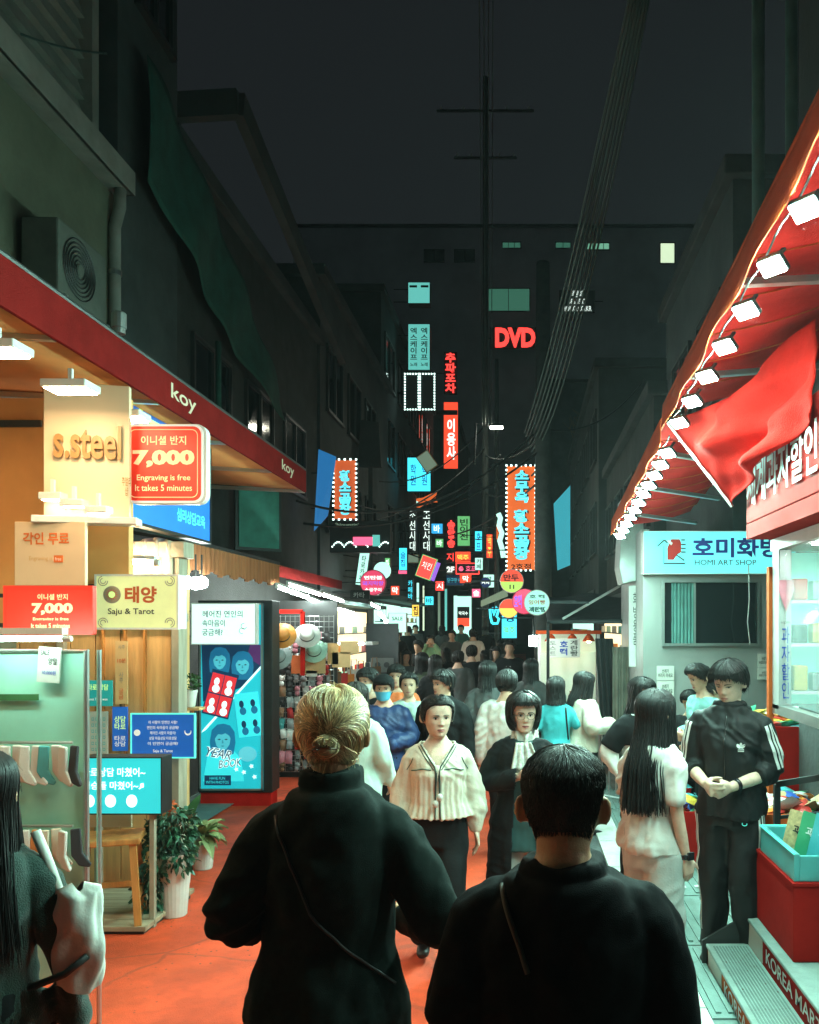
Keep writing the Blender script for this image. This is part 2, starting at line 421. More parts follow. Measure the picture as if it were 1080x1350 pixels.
TORSO = {'f': [(.80, 0.1455, .105, .005), (.88, 0.1668, .120, .008), (.95, 0.1552, .112, .004), (1.05, 0.1209, .094, 0), (1.15, 0.1265, .098, -.004), (1.235, 0.1376, .118, -.014), (1.31, 0.1414, .102, -.006), (1.355, 0.1283, .086, .004), (1.40, 0.0911, .066, .012), (1.44, 0.0577, .054, .016), (1.47, 0.0465, .050, .016)],
         'm': [(.80, 0.1455, .110, .005), (.88, 0.1600, .118, .008), (.95, 0.1552, .112, .002), (1.05, 0.1395, .104, 0), (1.15, 0.1507, .112, -.004), (1.25, 0.1674, .122, -.008), (1.32, 0.1693, .110, -.002), (1.365, 0.1469, .090, .006), (1.41, 0.1004, .070, .014), (1.45, 0.0670, .062, .018), (1.48, 0.0539, .058, .018)]}
def torso_rings(sex, infl, lo=None, hi=None, flare=0.0, hem=None, fat=1.0, nx=28, sq=.92):
    T = TORSO[sex]; zs = np.array([t[0] for t in T]); out = []
    lo = lo if lo is not None else zs[0]; hi = hi or zs[-1]
    for z in list(np.arange(lo, hi - .01, .045)) + [hi]:
        w, d, y = (np.interp(z, zs, [t[k] for t in T]) for k in (1, 2, 3))
        if z < .95: w = max(w, .160) if z < .80 else w; d = max(d, .112)
        fb = flare * np.clip((1.25 - z) / max(.05, 1.25 - lo), 0, 1)
        k = fat if z < 1.36 else 1.0
        out.append(ering((0, y, z), (w + infl + fb) * k, (d + infl + fb * .8) * k, n=nx, e=sq))
    return loft(out)
def arm_pts(sex, side, arm):
    e, w, pose, th = ARMS[arm] if isinstance(arm, str) else arm
    sx = .145 if sex == 'f' else .170; z = 1.335 if sex == 'f' else 1.348
    m = np.array((side, 1, 1)); return np.array((sx, .006, z)) * m, np.array(e) * m, np.array(w) * m, pose, np.array(th) * m
def wrinkle(V, Nn, amp, f=1.0, fold=None):
    if amp:
        d = noise3(V * (9 * f, 9 * f, 4.5 * f)) * 1.0 + noise3(V * (21 * f, 21 * f, 11 * f) + 7) * .5 + noise3(V * (3.2, 3.2, 2.2) + 31) * 1.3
        q = V @ np.array([[.8, .2, .55], [-.3, .9, .2], [-.5, -.3, .8]]); w = noise3(V * 2.6 + 3)
        ridge = 1 - np.abs(noise3(q * (6 * f, 6 * f, 17 * f) + w[:, None] * 1.5)) * 3.2
        V = V + Nn * (amp * (np.sign(d) * np.abs(d) ** .8 + .55 * np.clip(ridge, -.2, 1) * np.clip(w * 3 + .35, 0, 1)))[:, None]
    return V

HANDMAT = {}
def person(label, xy, face, H=1.65, sex='f', arms=('down', 'down'), legs='stand', tops=(), bottom=None, hair=None, skin='skin', head=(0, 0), lod=1, group=None,
           shoes='shoe_black', fat=1.0, wide=1.0, eyes=True, mouth=0.0, squint=0.0, lipc='lips', hscale=1.0, z=None, lean=0.0, name='person', base_z=None):
    """lod 2 = close, 1 = middle, 0 = far. face = degrees turned from looking at the camera (anticlockwise from above)"""
    s = H / 1.70; x, y = xy
    root = thing(name, label, 'person', (x, y, g(y) if base_z is None else base_z), R(face), group)
    vox = (.024, .0145, .009)[lod]; fine = lod >= 1
    def put(nm, V, F, m, par=root, smooth=True):
        V = np.array(V, float)
        if lean: V = V + np.array((0, -1, 0)) * (lean * np.clip(V[:, 2] - .9, 0, 9) ** 1.3)[:, None]
        return link(nm, mesh_np(nm, V * s, np.asarray(F) if not isinstance(F, list) else F, smooth), MATS[m] if isinstance(m, str) else m, par)
    # body
    parts = [torso_rings(sex, 0, fat=fat)]
    A = {sd: arm_pts(sex, sd, arms[0] if sd > 0 else arms[1]) for sd in (1, -1)}
    k = 1.0 if sex == 'f' else 1.14
    for sd in (1, -1):
        S, E, W, pose, th = A[sd]
        parts.append(limb([S + (-.05 * sd, 0, .005), S, (S + E) / 2, E, E * .45 + W * .55, W], np.array([.042, .043, .039, .034, .032, .0240]) * k))
        lg = LEGS[legs]; kn, an = (lg[0], lg[1]) if sd > 0 else (lg[2], lg[3]); m = np.array((sd, 1, 1))
        hp = np.array((.088, .005, .86)) * m; kn = np.array(kn) * m; an = np.array(an) * m
        parts.append(limb([hp, (hp + kn) / 2, kn, kn * .6 + an * .4, an], np.array([.085, .070, .050, .048, .034]) * (1 if sex == 'f' else 1.05), n=14))
    nb = np.array((0, .016, 1.43)); hz = 1.5875 - .018; hc = np.array((0, -.012, hz)); nr = .046 if sex == 'f' else .056
    Mh = (Matrix.Rotation(R(head[0]), 3, 'Z') @ Matrix.Rotation(R(head[1]), 3, 'X'))
    Mh = np.array(Mh).T
    def tohead(V): return (np.asarray(V, float) * hscale) @ Mh + hc
    nk = limb([nb, nb + (0, -.004, .05), tohead(np.array([[0, .026, -.075]]))[0], tohead(np.array([[0, .02, -.03]]))[0]], [nr * 1.18, nr, nr * .98, nr * .98], n=18)
    hv, hf = head_mesh(fine, wide); body = parts + [(tohead(hv), hf), nk]
    for sd in (1, -1):
        S, E, W, pose, th = A[sd]; V, F = hand_mesh(pose, fine)
        V = V * (1.0 if sex == 'f' else 1.08) * (1, 1, 1)
        d = unit(W - E)
        if sd < 0: V = V * (-1, 1, 1); F = F[:, ::-1]
        body.append((orient(V, d, th) + W, F.tolist()))
    bv, bf, _ = remesh(*merge(body), (.024, .0115, .0068)[lod], 1, .5)
    b = put('body', bv, bf, skin)
    if fine and eyes:
        fp = face_parts(wide, squint, mouth)
        mm = {'eye_white': 'eye_white', 'iris': 'iris', 'eyelash': 'hair_black', 'eyebrow': 'brow', 'mouth': 'mouth_dark', 'lips': lipc}
        for (nm, i), (V, F) in fp.items(): put(nm, tohead(V + np.array((0, -.0012, 0))), F, mm[nm])
    # clothes
    for t in tops:
        inf = t.get('infl', .02); pr = [torso_rings(sex, inf, t.get('hem', .84), t.get('top', 1.43 if t.get('collar') else 1.402), t.get('flare', 0), fat=fat, nx=32)]
        sl = t.get('sleeve', 1.0); sw = t.get('sw', inf)
        for sd in (1, -1):
            S, E, W, pose, th = A[sd]
            path = [S + (-.06 * sd, 0, .008), S + (0, 0, -.002), S * .5 + E * .5, E, E * .5 + W * .5, E * .03 + W * .97]; rad = np.array([.040, .041, .040, .036, .033, .028]) * k + np.array([inf * .7, inf * .8, (inf + sw) / 2, sw, sw, sw * .75])
            if t.get('balloon'): rad[3:5] += t['balloon']; rad[5] = .034
            if sl < 1:
                n = 2 + sl * 4; c = int(n); path = path[:c + 1]; rad = rad[:c + 1]
                path[-1] = path[-2] + (path[-1] - path[-2]) * (1 if n == c else max(.3, n - c))
            if sl > 0: pr.append(limb(path, rad, n=16))
            elif sl == 0: pass
        if t.get('collar'):
            ch = t['collar']; pr.append(loft([ering((0, .018, 1.40), .080, .076, n=20), ering((0, .016, 1.43), nr + .024, nr + .022, n=20), ering((0, .014, 1.43 + ch), nr + .018 + ch * .25, nr + .020 + ch * .2, n=20)]))
        V, F, Nn = remesh(*merge(pr), t.get('vox', vox), t.get('smooth', 4))
        V = wrinkle(V, Nn, t.get('wr', .016), t.get('wf', 1.0))
        if t.get('pleat'):
            a = np.arctan2(V[:, 1], V[:, 0]); fade = np.clip((t.get('yoke', 1.28) - V[:, 2]) / .12, 0, 1); V = V + Nn * (t['pleat'] * fade * (np.sin(a * 30 + 3 * noise3(V * 4)) * .6 + np.sin(a * 17 + 1) * .6))[:, None]
        if t.get('cut'):
            keep = ~t['cut'](V); F = F[keep[F].all(1)]
        o = put(t.get('name', 'shirt'), V, F, t['mat'])
        if t.get('cut'):
            md = o.modifiers.new('thick', 'SOLIDIFY'); md.thickness = .005; md.offset = -1
        t['obj'] = o
    if bottom:
        kind = bottom.get('kind', 'pants'); inf = bottom.get('infl', .02)
        if kind == 'pants':
            pr = [torso_rings(sex, max(inf * .9, .019), .765, bottom.get('waist', 1.02), fat=fat)]
            for sd in (1, -1):
                lg = LEGS[legs]; kn, an = (lg[0], lg[1]) if sd > 0 else (lg[2], lg[3]); m = np.array((sd, 1, 1))
                hp = np.array((.085, .005, .86)) * m; kn = np.array(kn) * m; an = np.array(an) * m; an = an + (an - kn) * bottom.get('len', 0)
                bag = bottom.get('bag', 0)
                pr.append(limb([hp, (hp + kn) / 2, kn, kn * .5 + an * .5, an], np.array([.092, .078, .058, .053, .046]) * (1 if sex == 'f' else 1.05) + inf + np.array([0, .3, .8, 1, 1]) * bag, n=16))
        else:
            zl = bottom.get('hem', .5); rr = []
            for z in np.linspace(zl, 1.03, 10):
                tt = np.clip((.93 - z) / .45, 0, 1); w = np.interp(z, [.8, .9, 1.05], [.168, .174, .132]) + inf + bottom.get('flare', .05) * tt; rr.append(ering((0, .004, z), w * fat, (w * .72 + .01) * fat, n=32, e=.95))
            pr = [loft(rr)]
        V, F, Nn = remesh(*merge(pr), vox * 1.5, 3); V = wrinkle(V, Nn, bottom.get('wr', .018), .8)
        put(bottom.get('name', 'trousers' if kind == 'pants' else 'skirt'), V, F, bottom['mat'])
    if shoes:
        for sd in (1, -1):
            lg = LEGS[legs]; an = np.array(lg[1] if sd > 0 else lg[3]) * (sd, 1, 1); lift = max(0, an[2] - .08); fx = .06 * sd
            rg = []
            for t_, w_, h_ in ((.075, .026, .05), (.06, .034, .065), (.02, .037, .075), (-.04, .040, .066), (-.10, .043, .052), (-.145, .040, .042), (-.175, .026, .032)):
                zc = lift + h_ / 2 + (.10 * lift / .05 * max(0, t_ + .05) if lift else 0); rg.append(ering((an[0] + fx * -t_, an[1] + t_, zc), w_, h_ / 2, (1, 0, 0), (0, 0, 1), 14, .75))
            V, F = loft(rg); put('shoe', V, F, shoes)
    if hair:
        V, F, hm = hair(tohead, s, lod, hscale); put('hair', V, F, hm)['kind'] = 'stuff'
    return root, dict(A=A, tohead=tohead, s=s, put=put)

# ---- hair
def strand_tubes(paths, r0=.0012, r1=.0004, seg=3):
    """paths: (n, k, 3) -> thin three-sided tubes"""
    Pm = np.asarray(paths, float); n, k, _ = Pm.shape
    t = np.gradient(Pm, axis=1); t /= (np.linalg.norm(t, axis=2, keepdims=True) + 1e-9)
    ref = np.where(np.abs(t[..., 2:3]) < .9, np.array((0, 0, 1.)), np.array((0, 1., 0)))
    x = np.cross(t, ref); x /= (np.linalg.norm(x, axis=2, keepdims=True) + 1e-9); yv = np.cross(t, x)
    rr = (np.linspace(r0, r1, k) if np.isscalar(r0) else r0)[None, :, None] * np.random.default_rng(1).uniform(.7, 1.3, (n, 1, 1))
    ring = [Pm + x * rr * math.cos(2 * math.pi * j / seg) + yv * rr * math.sin(2 * math.pi * j / seg) for j in range(seg)]
    V = np.stack(ring, 2).reshape(-1, 3)
    i = np.arange(n)[:, None, None] * (k * seg); a = np.arange(k - 1)[None, :, None] * seg; j = np.arange(seg)[None, None, :]; j2 = (j + 1) % seg
    F = np.stack([i + a + j, i + a + j2, i + a + seg + j2, i + a + seg + j], -1).reshape(-1, 4)
    return V, F.tolist()
def cap(low, infl, nu=44, nv=72, wide=1.0, top=1.0, rough=.0):
    """hair shell over the head above the lower edge low(phi)"""
    ph = np.linspace(-math.pi, math.pi, nv, endpoint=False); rows = []
    for j in range(nu + 1):
        t = j / nu; lo = low(ph); u = lo + (top - lo) * t
        inf = infl(u, ph) * np.minimum(1, .12 + t * 3.6)
        p = head_pt(u, ph, inf, wide)
        if rough: p = p + (noise3(p * 60) * rough)[:, None] * np.array((1, 1, 1))
        rows.append(p)
    V = np.concatenate(rows); n = nv
    F = [(j * n + i, j * n + (i + 1) % n, (j + 1) * n + (i + 1) % n, (j + 1) * n + i) for j in range(nu) for i in range(n)]
    F.append(tuple(range(nu * n, (nu + 1) * n)))
    return V, F
def low_edge(front=.80, temple=.60, ear=.50, nape=.18, fw=42, tw=62):
    xs = np.radians([0, fw * .6, fw, tw, 85, 105, 125, 180]); ys = [front, front, front - .03, temple, ear - .04, ear - .1, nape + .06, nape]
    return lambda ph: np.interp(np.abs(ph), xs, ys)
def comb_hair(m, low, vol=.018, hang=0.0, part=0.0, n=(90, 340, 1100), width=(.009, .005, .0024), wide=1.0, spread=.0, inward=.0, messy=.012, capv=None, backlen=None, bodyback=.115, open_=52, bangs=0, edge=.018):
    """strands combed from the crown to the edge low(phi), then hanging by `hang` metres"""
    def make(tohead, s, lod, hs):
        r = np.random.default_rng(int(abs(vol * 1e5 + hang * 1e3)) + 5)
        inf = lambda u, ph: vol * np.clip((u - .05) * 3, .35, 1) * np.ones_like(ph)
        cv, cf = cap(low, lambda u, ph: inf(u, ph) * .8, (10, 20, 44)[lod], (20, 40, 80)[lod], wide)
        N_ = n[lod]; k = (6, 8, 12)[lod]; ph = r.uniform(-math.pi, math.pi, N_)
        if hang: ph = np.sign(ph) * (R(open_) + (math.pi - R(open_)) * np.abs(ph) / math.pi)
        lo = low(ph) + r.normal(0, edge, N_)
        t = np.linspace(0, 1, k)[None, :]
        ph0 = ph * (.75 + .25 * (np.abs(ph) / math.pi) ** 2) + part
        PHI = ph0[:, None] * (1 - t ** .6) + ph[:, None] * t ** .6 + (r.normal(0, messy * 3, (N_, 1)) * t)
        hl = hang * (1 if backlen is None else np.where(np.abs(ph) > 1.7, backlen / max(hang, 1e-6), 1)) * r.uniform(.88, 1.0, N_) if hang else np.zeros(N_)
        ustop = np.maximum(lo, .46) if hang else lo
        us_ = r.uniform(.90, .999, N_); U = us_[:, None] - (us_ - ustop)[:, None] * t ** .8
        iv = inf(U, PHI) * r.uniform(.75, 1.2, (N_, 1)) + r.normal(0, messy * .12, (N_, 1)) * t
        pts = head_pt(U, PHI, iv, wide).reshape(N_, k, 3)
        if hang:
            kk = (3, 5, 9)[lod]; e = pts[:, -1]; tt = np.linspace(0, 1, kk + 1)[1:][None, :, None]
            dirs = np.stack([np.sign(e[:, 0]) * spread, e[:, 1] * 0, -np.ones(N_)], 1) + r.normal(0, .05, (N_, 3)) * (1, 1, 0)
            ext = e[:, None] + dirs[:, None] * tt * (hl + (ustop - lo).clip(0) * 0)[:, None, None]
            ext[..., 0] -= np.sign(e[:, None, 0]) * inward * tt[..., 0] ** 2
            ext[..., 1] += np.where(e[:, None, 1] > .02, np.clip((-.10 - ext[..., 2]) * .35, 0, max(0, bodyback - .09)), 0)
            pts = np.concatenate([pts, ext], 1)
        sv, sf = strand_tubes(pts, width[lod] * (1.5 if hang else 1), width[lod] * .5)
        parts = [(cv, cf), (sv, sf)]
        if bangs:
            nb_ = N_ // 4; pb = r.uniform(-R(open_), R(open_), nb_); ub = bangs + r.normal(0, .012, nb_) + .03 * (np.abs(pb) / R(open_)) ** 2
            Ub = .96 - (.96 - ub)[:, None] * t; Pb = pb[:, None] * (.5 + .5 * t)
            parts.append(strand_tubes(head_pt(Ub, Pb, vol * r.uniform(.8, 1.15, (nb_, 1)) * np.ones((1, k)), wide), width[lod], width[lod] * .5))
        if lod == 2:                               # flyaway hairs
            nf = 110; pf = r.uniform(-math.pi, math.pi, nf); uf = low(pf) + (1 - low(pf)) * r.uniform(.1, 1, nf); tt = np.linspace(0, 1, 6)[None, :]
            Uf = np.clip(uf[:, None] - tt * r.uniform(.05, .25, (nf, 1)), 0, 1); Pf = pf[:, None] + tt * r.normal(0, .35, (nf, 1))
            parts.append(strand_tubes(head_pt(Uf, Pf, vol * (1 + tt * r.uniform(0, .9, (nf, 1))), wide), .0007, .0004))
        V, F = merge(parts)
        return tohead(V), F, MATS[m]
    return make
def short_hair(m, low, vol=.012, n=(200, 900, 4200), L=.03, width=(.004, .0022, .0012), wide=1.0, crown=1.4):
    def make(tohead, s, lod, hs):
        r = np.random.default_rng(9)
        inf = lambda u, ph: vol * np.clip((u - low(ph)) * 5, .12, 1) * np.clip(.5 + (u - .3) * 1.2, .35, crown)
        lowj = lambda ph: low(ph) + .014 * np.sin(ph * 23) + .010 * np.sin(ph * 41 + 1) + .03
        cv, cf = cap(lowj, lambda u, ph: inf(u, ph) * .85, 26 if lod < 2 else 50, 48 if lod < 2 else 120, wide)
        N_ = n[lod]; ph = r.uniform(-math.pi, math.pi, N_); lo = low(ph) - .02; u = lo + (1 - lo) * r.uniform(0, 1, N_) ** .95; k = 5
        t = np.linspace(0, 1, k)[None, :]
        ln = (L * (.5 + .7 * np.clip((u - .3) * 1.6, 0, 1)) * r.uniform(.6, 1.2, N_))[:, None] / .225
        U = u[:, None] - ln * t * .8 + .02; PH = ph[:, None] + (r.normal(0, .25, N_) + .25 * np.sin(ph * 3 + u * 9))[:, None] * t * ln * 2
        iv = inf(u, ph)[:, None] * (.8 + .1 * t) + .004 * np.sin(t * math.pi * .8) + r.normal(0, .0012, (N_, 1))
        pts = head_pt(np.clip(U, 0, 1.0), PH, np.maximum(iv, .001), wide)
        sv, sf = strand_tubes(pts, width[lod], width[lod] * .3)
        V, F = merge([(cv, cf), (sv, sf)]); return tohead(V), F, MATS[m]
    return make

def bun_hair(m, mclip, low, vol=.022, n=2600, wide=1.05):
    def make(tohead, s, lod, hs):
        r = np.random.default_rng(21); inf = lambda u, ph: vol * np.clip((u - .05) * 2.2, .3, 1) * np.ones_like(ph)
        cv, cf = cap(low, lambda u, ph: inf(u, ph) * .86, 50, 90, wide)
        k = 16; t = np.linspace(0, 1, k)[None, :]; parts = [(cv, cf)]
        ph = r.uniform(-math.pi, math.pi, n); lo = low(ph) + .01; u0 = np.where(r.uniform(0, 1, n) < .45, lo, lo + (.99 - lo) * r.uniform(0, 1, n))
        sg = np.where(ph >= 0, 1, -1); ub = .47 + r.normal(0, .02, n); pe = sg * math.pi - r.normal(0, .10, n)
        U = u0[:, None] * (1 - t) + ub[:, None] * t + (.22 * np.abs(np.cos(ph / 2)) + .05)[:, None] * np.sin(math.pi * t) * (u0[:, None] > .3); PH = ph[:, None] + (pe - ph)[:, None] * (t ** 1.15)
        iv = inf(U, PH) * r.uniform(.82, 1.16, (n, 1)) + .006 * np.sin(math.pi * t)
        parts.append(strand_tubes(head_pt(np.clip(U, .0, .99), PH, iv, wide), .0012, .0009))
        c = np.array((.004, .112, -.020)); mp = []                       # the twisted knot
        for i in range(220):
            a0 = r.uniform(0, 6.28); rr = r.uniform(.008, .030); tw = r.uniform(2.5, 4.5); tt = np.linspace(0, 1, k); a = a0 + tw * tt
            mp.append(np.stack([c[0] + np.cos(a) * rr * (1.15 - .2 * tt), c[1] + .016 * np.sin(math.pi * (1 - rr / .034)) + r.normal(0, .003) + .004 * np.sin(a * 2), c[2] + np.sin(a) * rr * (1 - .2 * tt)], 1))
        parts.append(strand_tubes(np.array(mp), .0022, .0014))
        b = MB(); b.ball(c + (0, .002, 0), .027, 14, 10, (1.1, .75, 1)); parts.append((b.v, b.f))
        fl = []                                                          # loose wisps at the nape
        for i in range(60):
            p0 = head_pt(np.array([.22 + r.uniform(0, .12)]), np.array([math.pi + r.normal(0, .7)]), np.array([.004]), wide)[0]; d = np.array((r.normal(0, .25), .25 + r.normal(0, .2), -1)); ln = r.uniform(.015, .045); tt = np.linspace(0, 1, 6)[:, None]
            fl.append(p0 + d * ln * tt + np.array((0, -.01, 0)) * tt ** 2)
        parts.append(strand_tubes(np.array(fl), .0009, .0004))
        nf = 160; pf = r.uniform(-math.pi, math.pi, nf); uf = low(pf) + (1 - low(pf)) * r.uniform(.05, 1, nf); tt = np.linspace(0, 1, 7)[None, :]
        Uf = np.clip(uf[:, None] + tt * r.normal(0, .10, (nf, 1)), 0, 1); Pf = pf[:, None] + tt * r.normal(0, .5, (nf, 1))
        parts.append(strand_tubes(head_pt(Uf, Pf, vol * (1 + tt * r.uniform(0, .8, (nf, 1))), wide), .0006, .0004))
        V, F = merge(parts); return tohead(V), F, MATS[m]
    return make

mat('skin', (.56, .36, .25), .5, var=.16, scale=22, bump=.18, bscale=240, spec=.35)
mat('skin_pale', (.64, .45, .34), .48, var=.15, scale=22, bump=.18, bscale=240, spec=.35)
mat('skin_tan', (.50, .29, .17), .5, var=.17, scale=20, bump=.18, bscale=240, spec=.35)
for _m in ('skin', 'skin_pale', 'skin_tan'):
    MATS[_m].node_tree.nodes['Principled BSDF'].inputs['Subsurface Weight'].default_value = .12
    MATS[_m].node_tree.nodes['Principled BSDF'].inputs['Subsurface Radius'].default_value = (.01, .004, .002)
mat('eye_white', (.62, .6, .56), .25, var=0); mat('iris', (.02, .012, .008), .12, var=0)
mat('brow', (.035, .026, .02), .7, var=0); mat('lips', (.42, .13, .11), .4, var=.05); mat('mouth_dark', (.09, .025, .022), .5, var=0)
mat('lips_pale', (.45, .20, .16), .45, var=.05)
mat('hair_black', (.018, .017, .017), .5, var=.25, island=.6, spec=.35); mat('hair_dark', (.028, .023, .020), .55, var=.25, island=.5, spec=.3)
mat('hair_blonde', (.62, .46, .25), .38, var=.4, scale=9, island=.6)
mat('shoe_black', (.02, .02, .022), .45, var=.1); mat('shoe_white', (.65, .65, .62), .5, var=.1); mat('shoe_tan', (.42, .22, .10), .5, var=.1)
# ------------------------------------------------------------------ the ground
mat('asphalt', (.075, .085, .085), .78, var=.3, scale=3, bump=.5, bscale=140, dirt=.4)
mat('red_paint', (.70, .070, .018), .6, var=.3, scale=2.6, bump=.6, bscale=170, dirt=.42)
mat('kerb', (.52, .53, .50), .7, var=.2, scale=5, bump=.4, bscale=70, dirt=.35)
mat('slab', (.15, .235, .215), .55, var=.2, scale=4, bump=.3, bscale=90, dirt=.4)
mat('slab2', (.12, .19, .175), .55, var=.2, scale=4, bump=.3, bscale=90, dirt=.45)
mat('white_line', (.7, .72, .70), .6, var=.2, scale=20, dirt=.3)
def wear(m, crack=3.0, spots=26.0):
    nt = m.node_tree; N = nt.nodes; L = nt.links; b = N['Principled BSDF']; src = b.inputs['Base Color'].links[0].from_socket
    tc = N.new('ShaderNodeTexCoord')
    vs = N.new('ShaderNodeTexVoronoi'); vs.inputs['Scale'].default_value = spots; L.new(tc.outputs['Object'], vs.inputs['Vector'])
    r1 = N.new('ShaderNodeMapRange'); r1.inputs['From Min'].default_value = .10; r1.inputs['From Max'].default_value = .16; r1.inputs['To Min'].default_value = 1; r1.inputs['To Max'].default_value = 0; L.new(vs.outputs['Distance'], r1.inputs['Value'])
    n1 = N.new('ShaderNodeTexNoise'); n1.inputs['Scale'].default_value = 1.3; L.new(tc.outputs['Object'], n1.inputs['Vector'])
    r2 = N.new('ShaderNodeMapRange'); r2.inputs['From Min'].default_value = .5; r2.inputs['From Max'].default_value = .6; L.new(n1.outputs['Fac'], r2.inputs['Value'])
    mm = N.new('ShaderNodeMath'); mm.operation = 'MULTIPLY'; L.new(r1.outputs['Result'], mm.inputs[0]); L.new(r2.outputs['Result'], mm.inputs[1])
    nd = N.new('ShaderNodeTexNoise'); nd.inputs['Scale'].default_value = 2.5; nd.inputs['Detail'].default_value = 6; L.new(tc.outputs['Object'], nd.inputs['Vector'])
    mxv = N.new('ShaderNodeMix'); mxv.data_type = 'VECTOR'; mxv.inputs['Factor'].default_value = .18; L.new(tc.outputs['Object'], mxv.inputs['A']); L.new(nd.outputs['Color'], mxv.inputs['B'])
    ve = N.new('ShaderNodeTexVoronoi'); ve.feature = 'DISTANCE_TO_EDGE'; ve.inputs['Scale'].default_value = crack; L.new(mxv.outputs['Result'], ve.inputs['Vector'])
    r3 = N.new('ShaderNodeMapRange'); r3.inputs['From Min'].default_value = .004; r3.inputs['From Max'].default_value = .012; r3.inputs['To Min'].default_value = .55; r3.inputs['To Max'].default_value = 0; L.new(ve.outputs['Distance'], r3.inputs['Value'])
    m4 = N.new('ShaderNodeMath'); m4.operation = 'MULTIPLY'; L.new(r3.outputs['Result'], m4.inputs[0]); L.new(nd.outputs['Fac'], m4.inputs[1])
    mx = N.new('ShaderNodeMath'); mx.operation = 'MAXIMUM'; L.new(mm.outputs['Value'], mx.inputs[0]); L.new(m4.outputs['Value'], mx.inputs[1])
    mc = N.new('ShaderNodeMix'); mc.data_type = 'RGBA'; L.new(mx.outputs['Value'], mc.inputs['Factor']); L.new(src, mc.inputs['A']); mc.inputs['B'].default_value = (.06, .035, .03, 1)
    L.new(mc.outputs['Result'], b.inputs['Base Color'])
wear(MATS['red_paint'], .9, 22.0); wear(MATS['asphalt'], 1.2, 18.0); wear(MATS['slab'], 2.0, 16.0); wear(MATS['slab2'], 2.0, 16.0)
YS = [-4, -2, 0, 1, 2, 3, 4, 5, 6, 7, 8, 10, 12, 14, 16, 18, 20, 22, 24, 28, 34, 45, 60, 120, 300]
def sheet(name, x0, x1, y0, y1, dz, m, kind='structure', nx=1):
    ys = [y0] + [y for y in YS if y0 < y < y1] + [y1]; V = []; F = []
    for y in ys:
        for i in range(nx + 1): V.append((x0 + (x1 - x0) * i / nx, y, g(y) + dz))
    for j in range(len(ys) - 1):
        for i in range(nx): F.append((j * (nx + 1) + i, j * (nx + 1) + i + 1, (j + 1) * (nx + 1) + i + 1, (j + 1) * (nx + 1) + i))
    o = MB().add(V, F).build(name, MATS[m]); tag(o, kind=kind); return o
sheet('ground', -40, 40, -4, 118, -.012, 'asphalt')
sheet('road', -6, .715, -4, 60, -.004, 'asphalt')
sheet('painted_road', -4.2, .13, -4, 44, .002, 'red_paint')
sheet('pavement', .945, 7, -4, 60, .0, 'slab2')
kerb = tag(MB().box(.716, .944, -4, -3.9, .02, .04).build('kerb', MATS['kerb']), kind='structure')
for i in range(26):
    y0 = -2 + i * .9; y1 = y0 + .888
    b = MB(); V = [(x, y, g(y) + z + random.uniform(-.003, .003)) for z in (-.05, .022) for y in (y0, y1) for x in (.717, .943)]
    b.add(V, [(0, 2, 3, 1), (4, 5, 7, 6), (0, 1, 5, 4), (2, 6, 7, 3), (0, 4, 6, 2), (1, 3, 7, 5)])
    b.build('kerb_stone', MATS['kerb'], kerb, bevel=.006)
pav = bpy.data.objects['pavement']
for j in range(7):                             # ribbed non-slip slabs
    for i in range(2):
        x0 = .952 + i * .62; x1 = x0 + .612; y0 = 4.2 + j * 1.02; y1 = y0 + 1.005; b = MB()
        def zz(y): return g(y) + .004
        V = [(x, y, zz(y) + z) for z in (-.03, 0.004) for y in (y0, y1) for x in (x0, x1)]
        b.add(V, [(0, 2, 3, 1), (4, 5, 7, 6), (0, 1, 5, 4), (2, 6, 7, 3), (0, 4, 6, 2), (1, 3, 7, 5)])
        for k in range(9):
            if k in (4,): continue
            xa = x0 + .03 + k * .064
            V = [(x, y, zz(y) + z) for z in (0.002, .014) for y in (y0 + .05, y1 - .05) for x in (xa, xa + .028)]
            b.add(V, [(0, 2, 3, 1), (4, 5, 7, 6), (0, 1, 5, 4), (2, 6, 7, 3), (0, 4, 6, 2), (1, 3, 7, 5)])
        b.build('ribbed_slab', MATS['slab'], pav)
for k, (xa, xb) in enumerate(((.97, 1.25), (1.32, 1.60))):
    ln = MB(); ya = 6.35 + k * .06
    ln.add([(xa, ya, g(ya) + .0215), (xb, ya + .04, g(ya) + .0215), (xb, ya + .085, g(ya) + .0215), (xa, ya + .045, g(ya) + .0215)], [(0, 1, 2, 3)]).build('painted_line', MATS['white_line'], pav)

# ------------------------------------------------------------------ shared materials
mat('dark_metal', (.035, .04, .042), .45, .6, var=.2, bump=.1, bscale=40)
mat('steel', (.52, .54, .53), .32, .9, var=.12, scale=3, dirt=.2)
mat('white_metal', (.70, .71, .68), .4, 0, var=.08, dirt=.12)
mat('concrete_dark', (.055, .07, .07), .85, var=.3, scale=1.2, bump=.4, bscale=20, dirt=.5)
mat('concrete_tower', (.60, .64, .64), .85, var=.2, scale=.3); mat('concrete_grey', (.05, .06, .06), .85, var=.3, scale=1.4, bump=.4, bscale=25, dirt=.5)
mat('plaster_olive', (.15, .16, .11), .85, var=.2, scale=1.5, bump=.3, bscale=30, dirt=.5)
mat('siding', (.26, .26, .23), .7, var=.18, scale=3, bump=.15, bscale=40, dirt=.45)
mat('brick_dark', (.035, .04, .038), .85, var=.3, scale=3, bump=.4, bscale=40, dirt=.4)
mat('glass_dark', (.012, .018, .02), .08, 0, var=0, spec=.6)
mat('frame_dark', (.04, .045, .045), .5, .3, var=.1)
mat('awning_red', (.55, .016, .011), .85, var=.22, scale=3.5, bump=.45, bscale=120, dirt=.3, spec=.04)
mat('awning_orange', (.56, .085, .022), .8, spec=.05, var=.12, scale=3, bump=.25, bscale=150, dirt=.2)
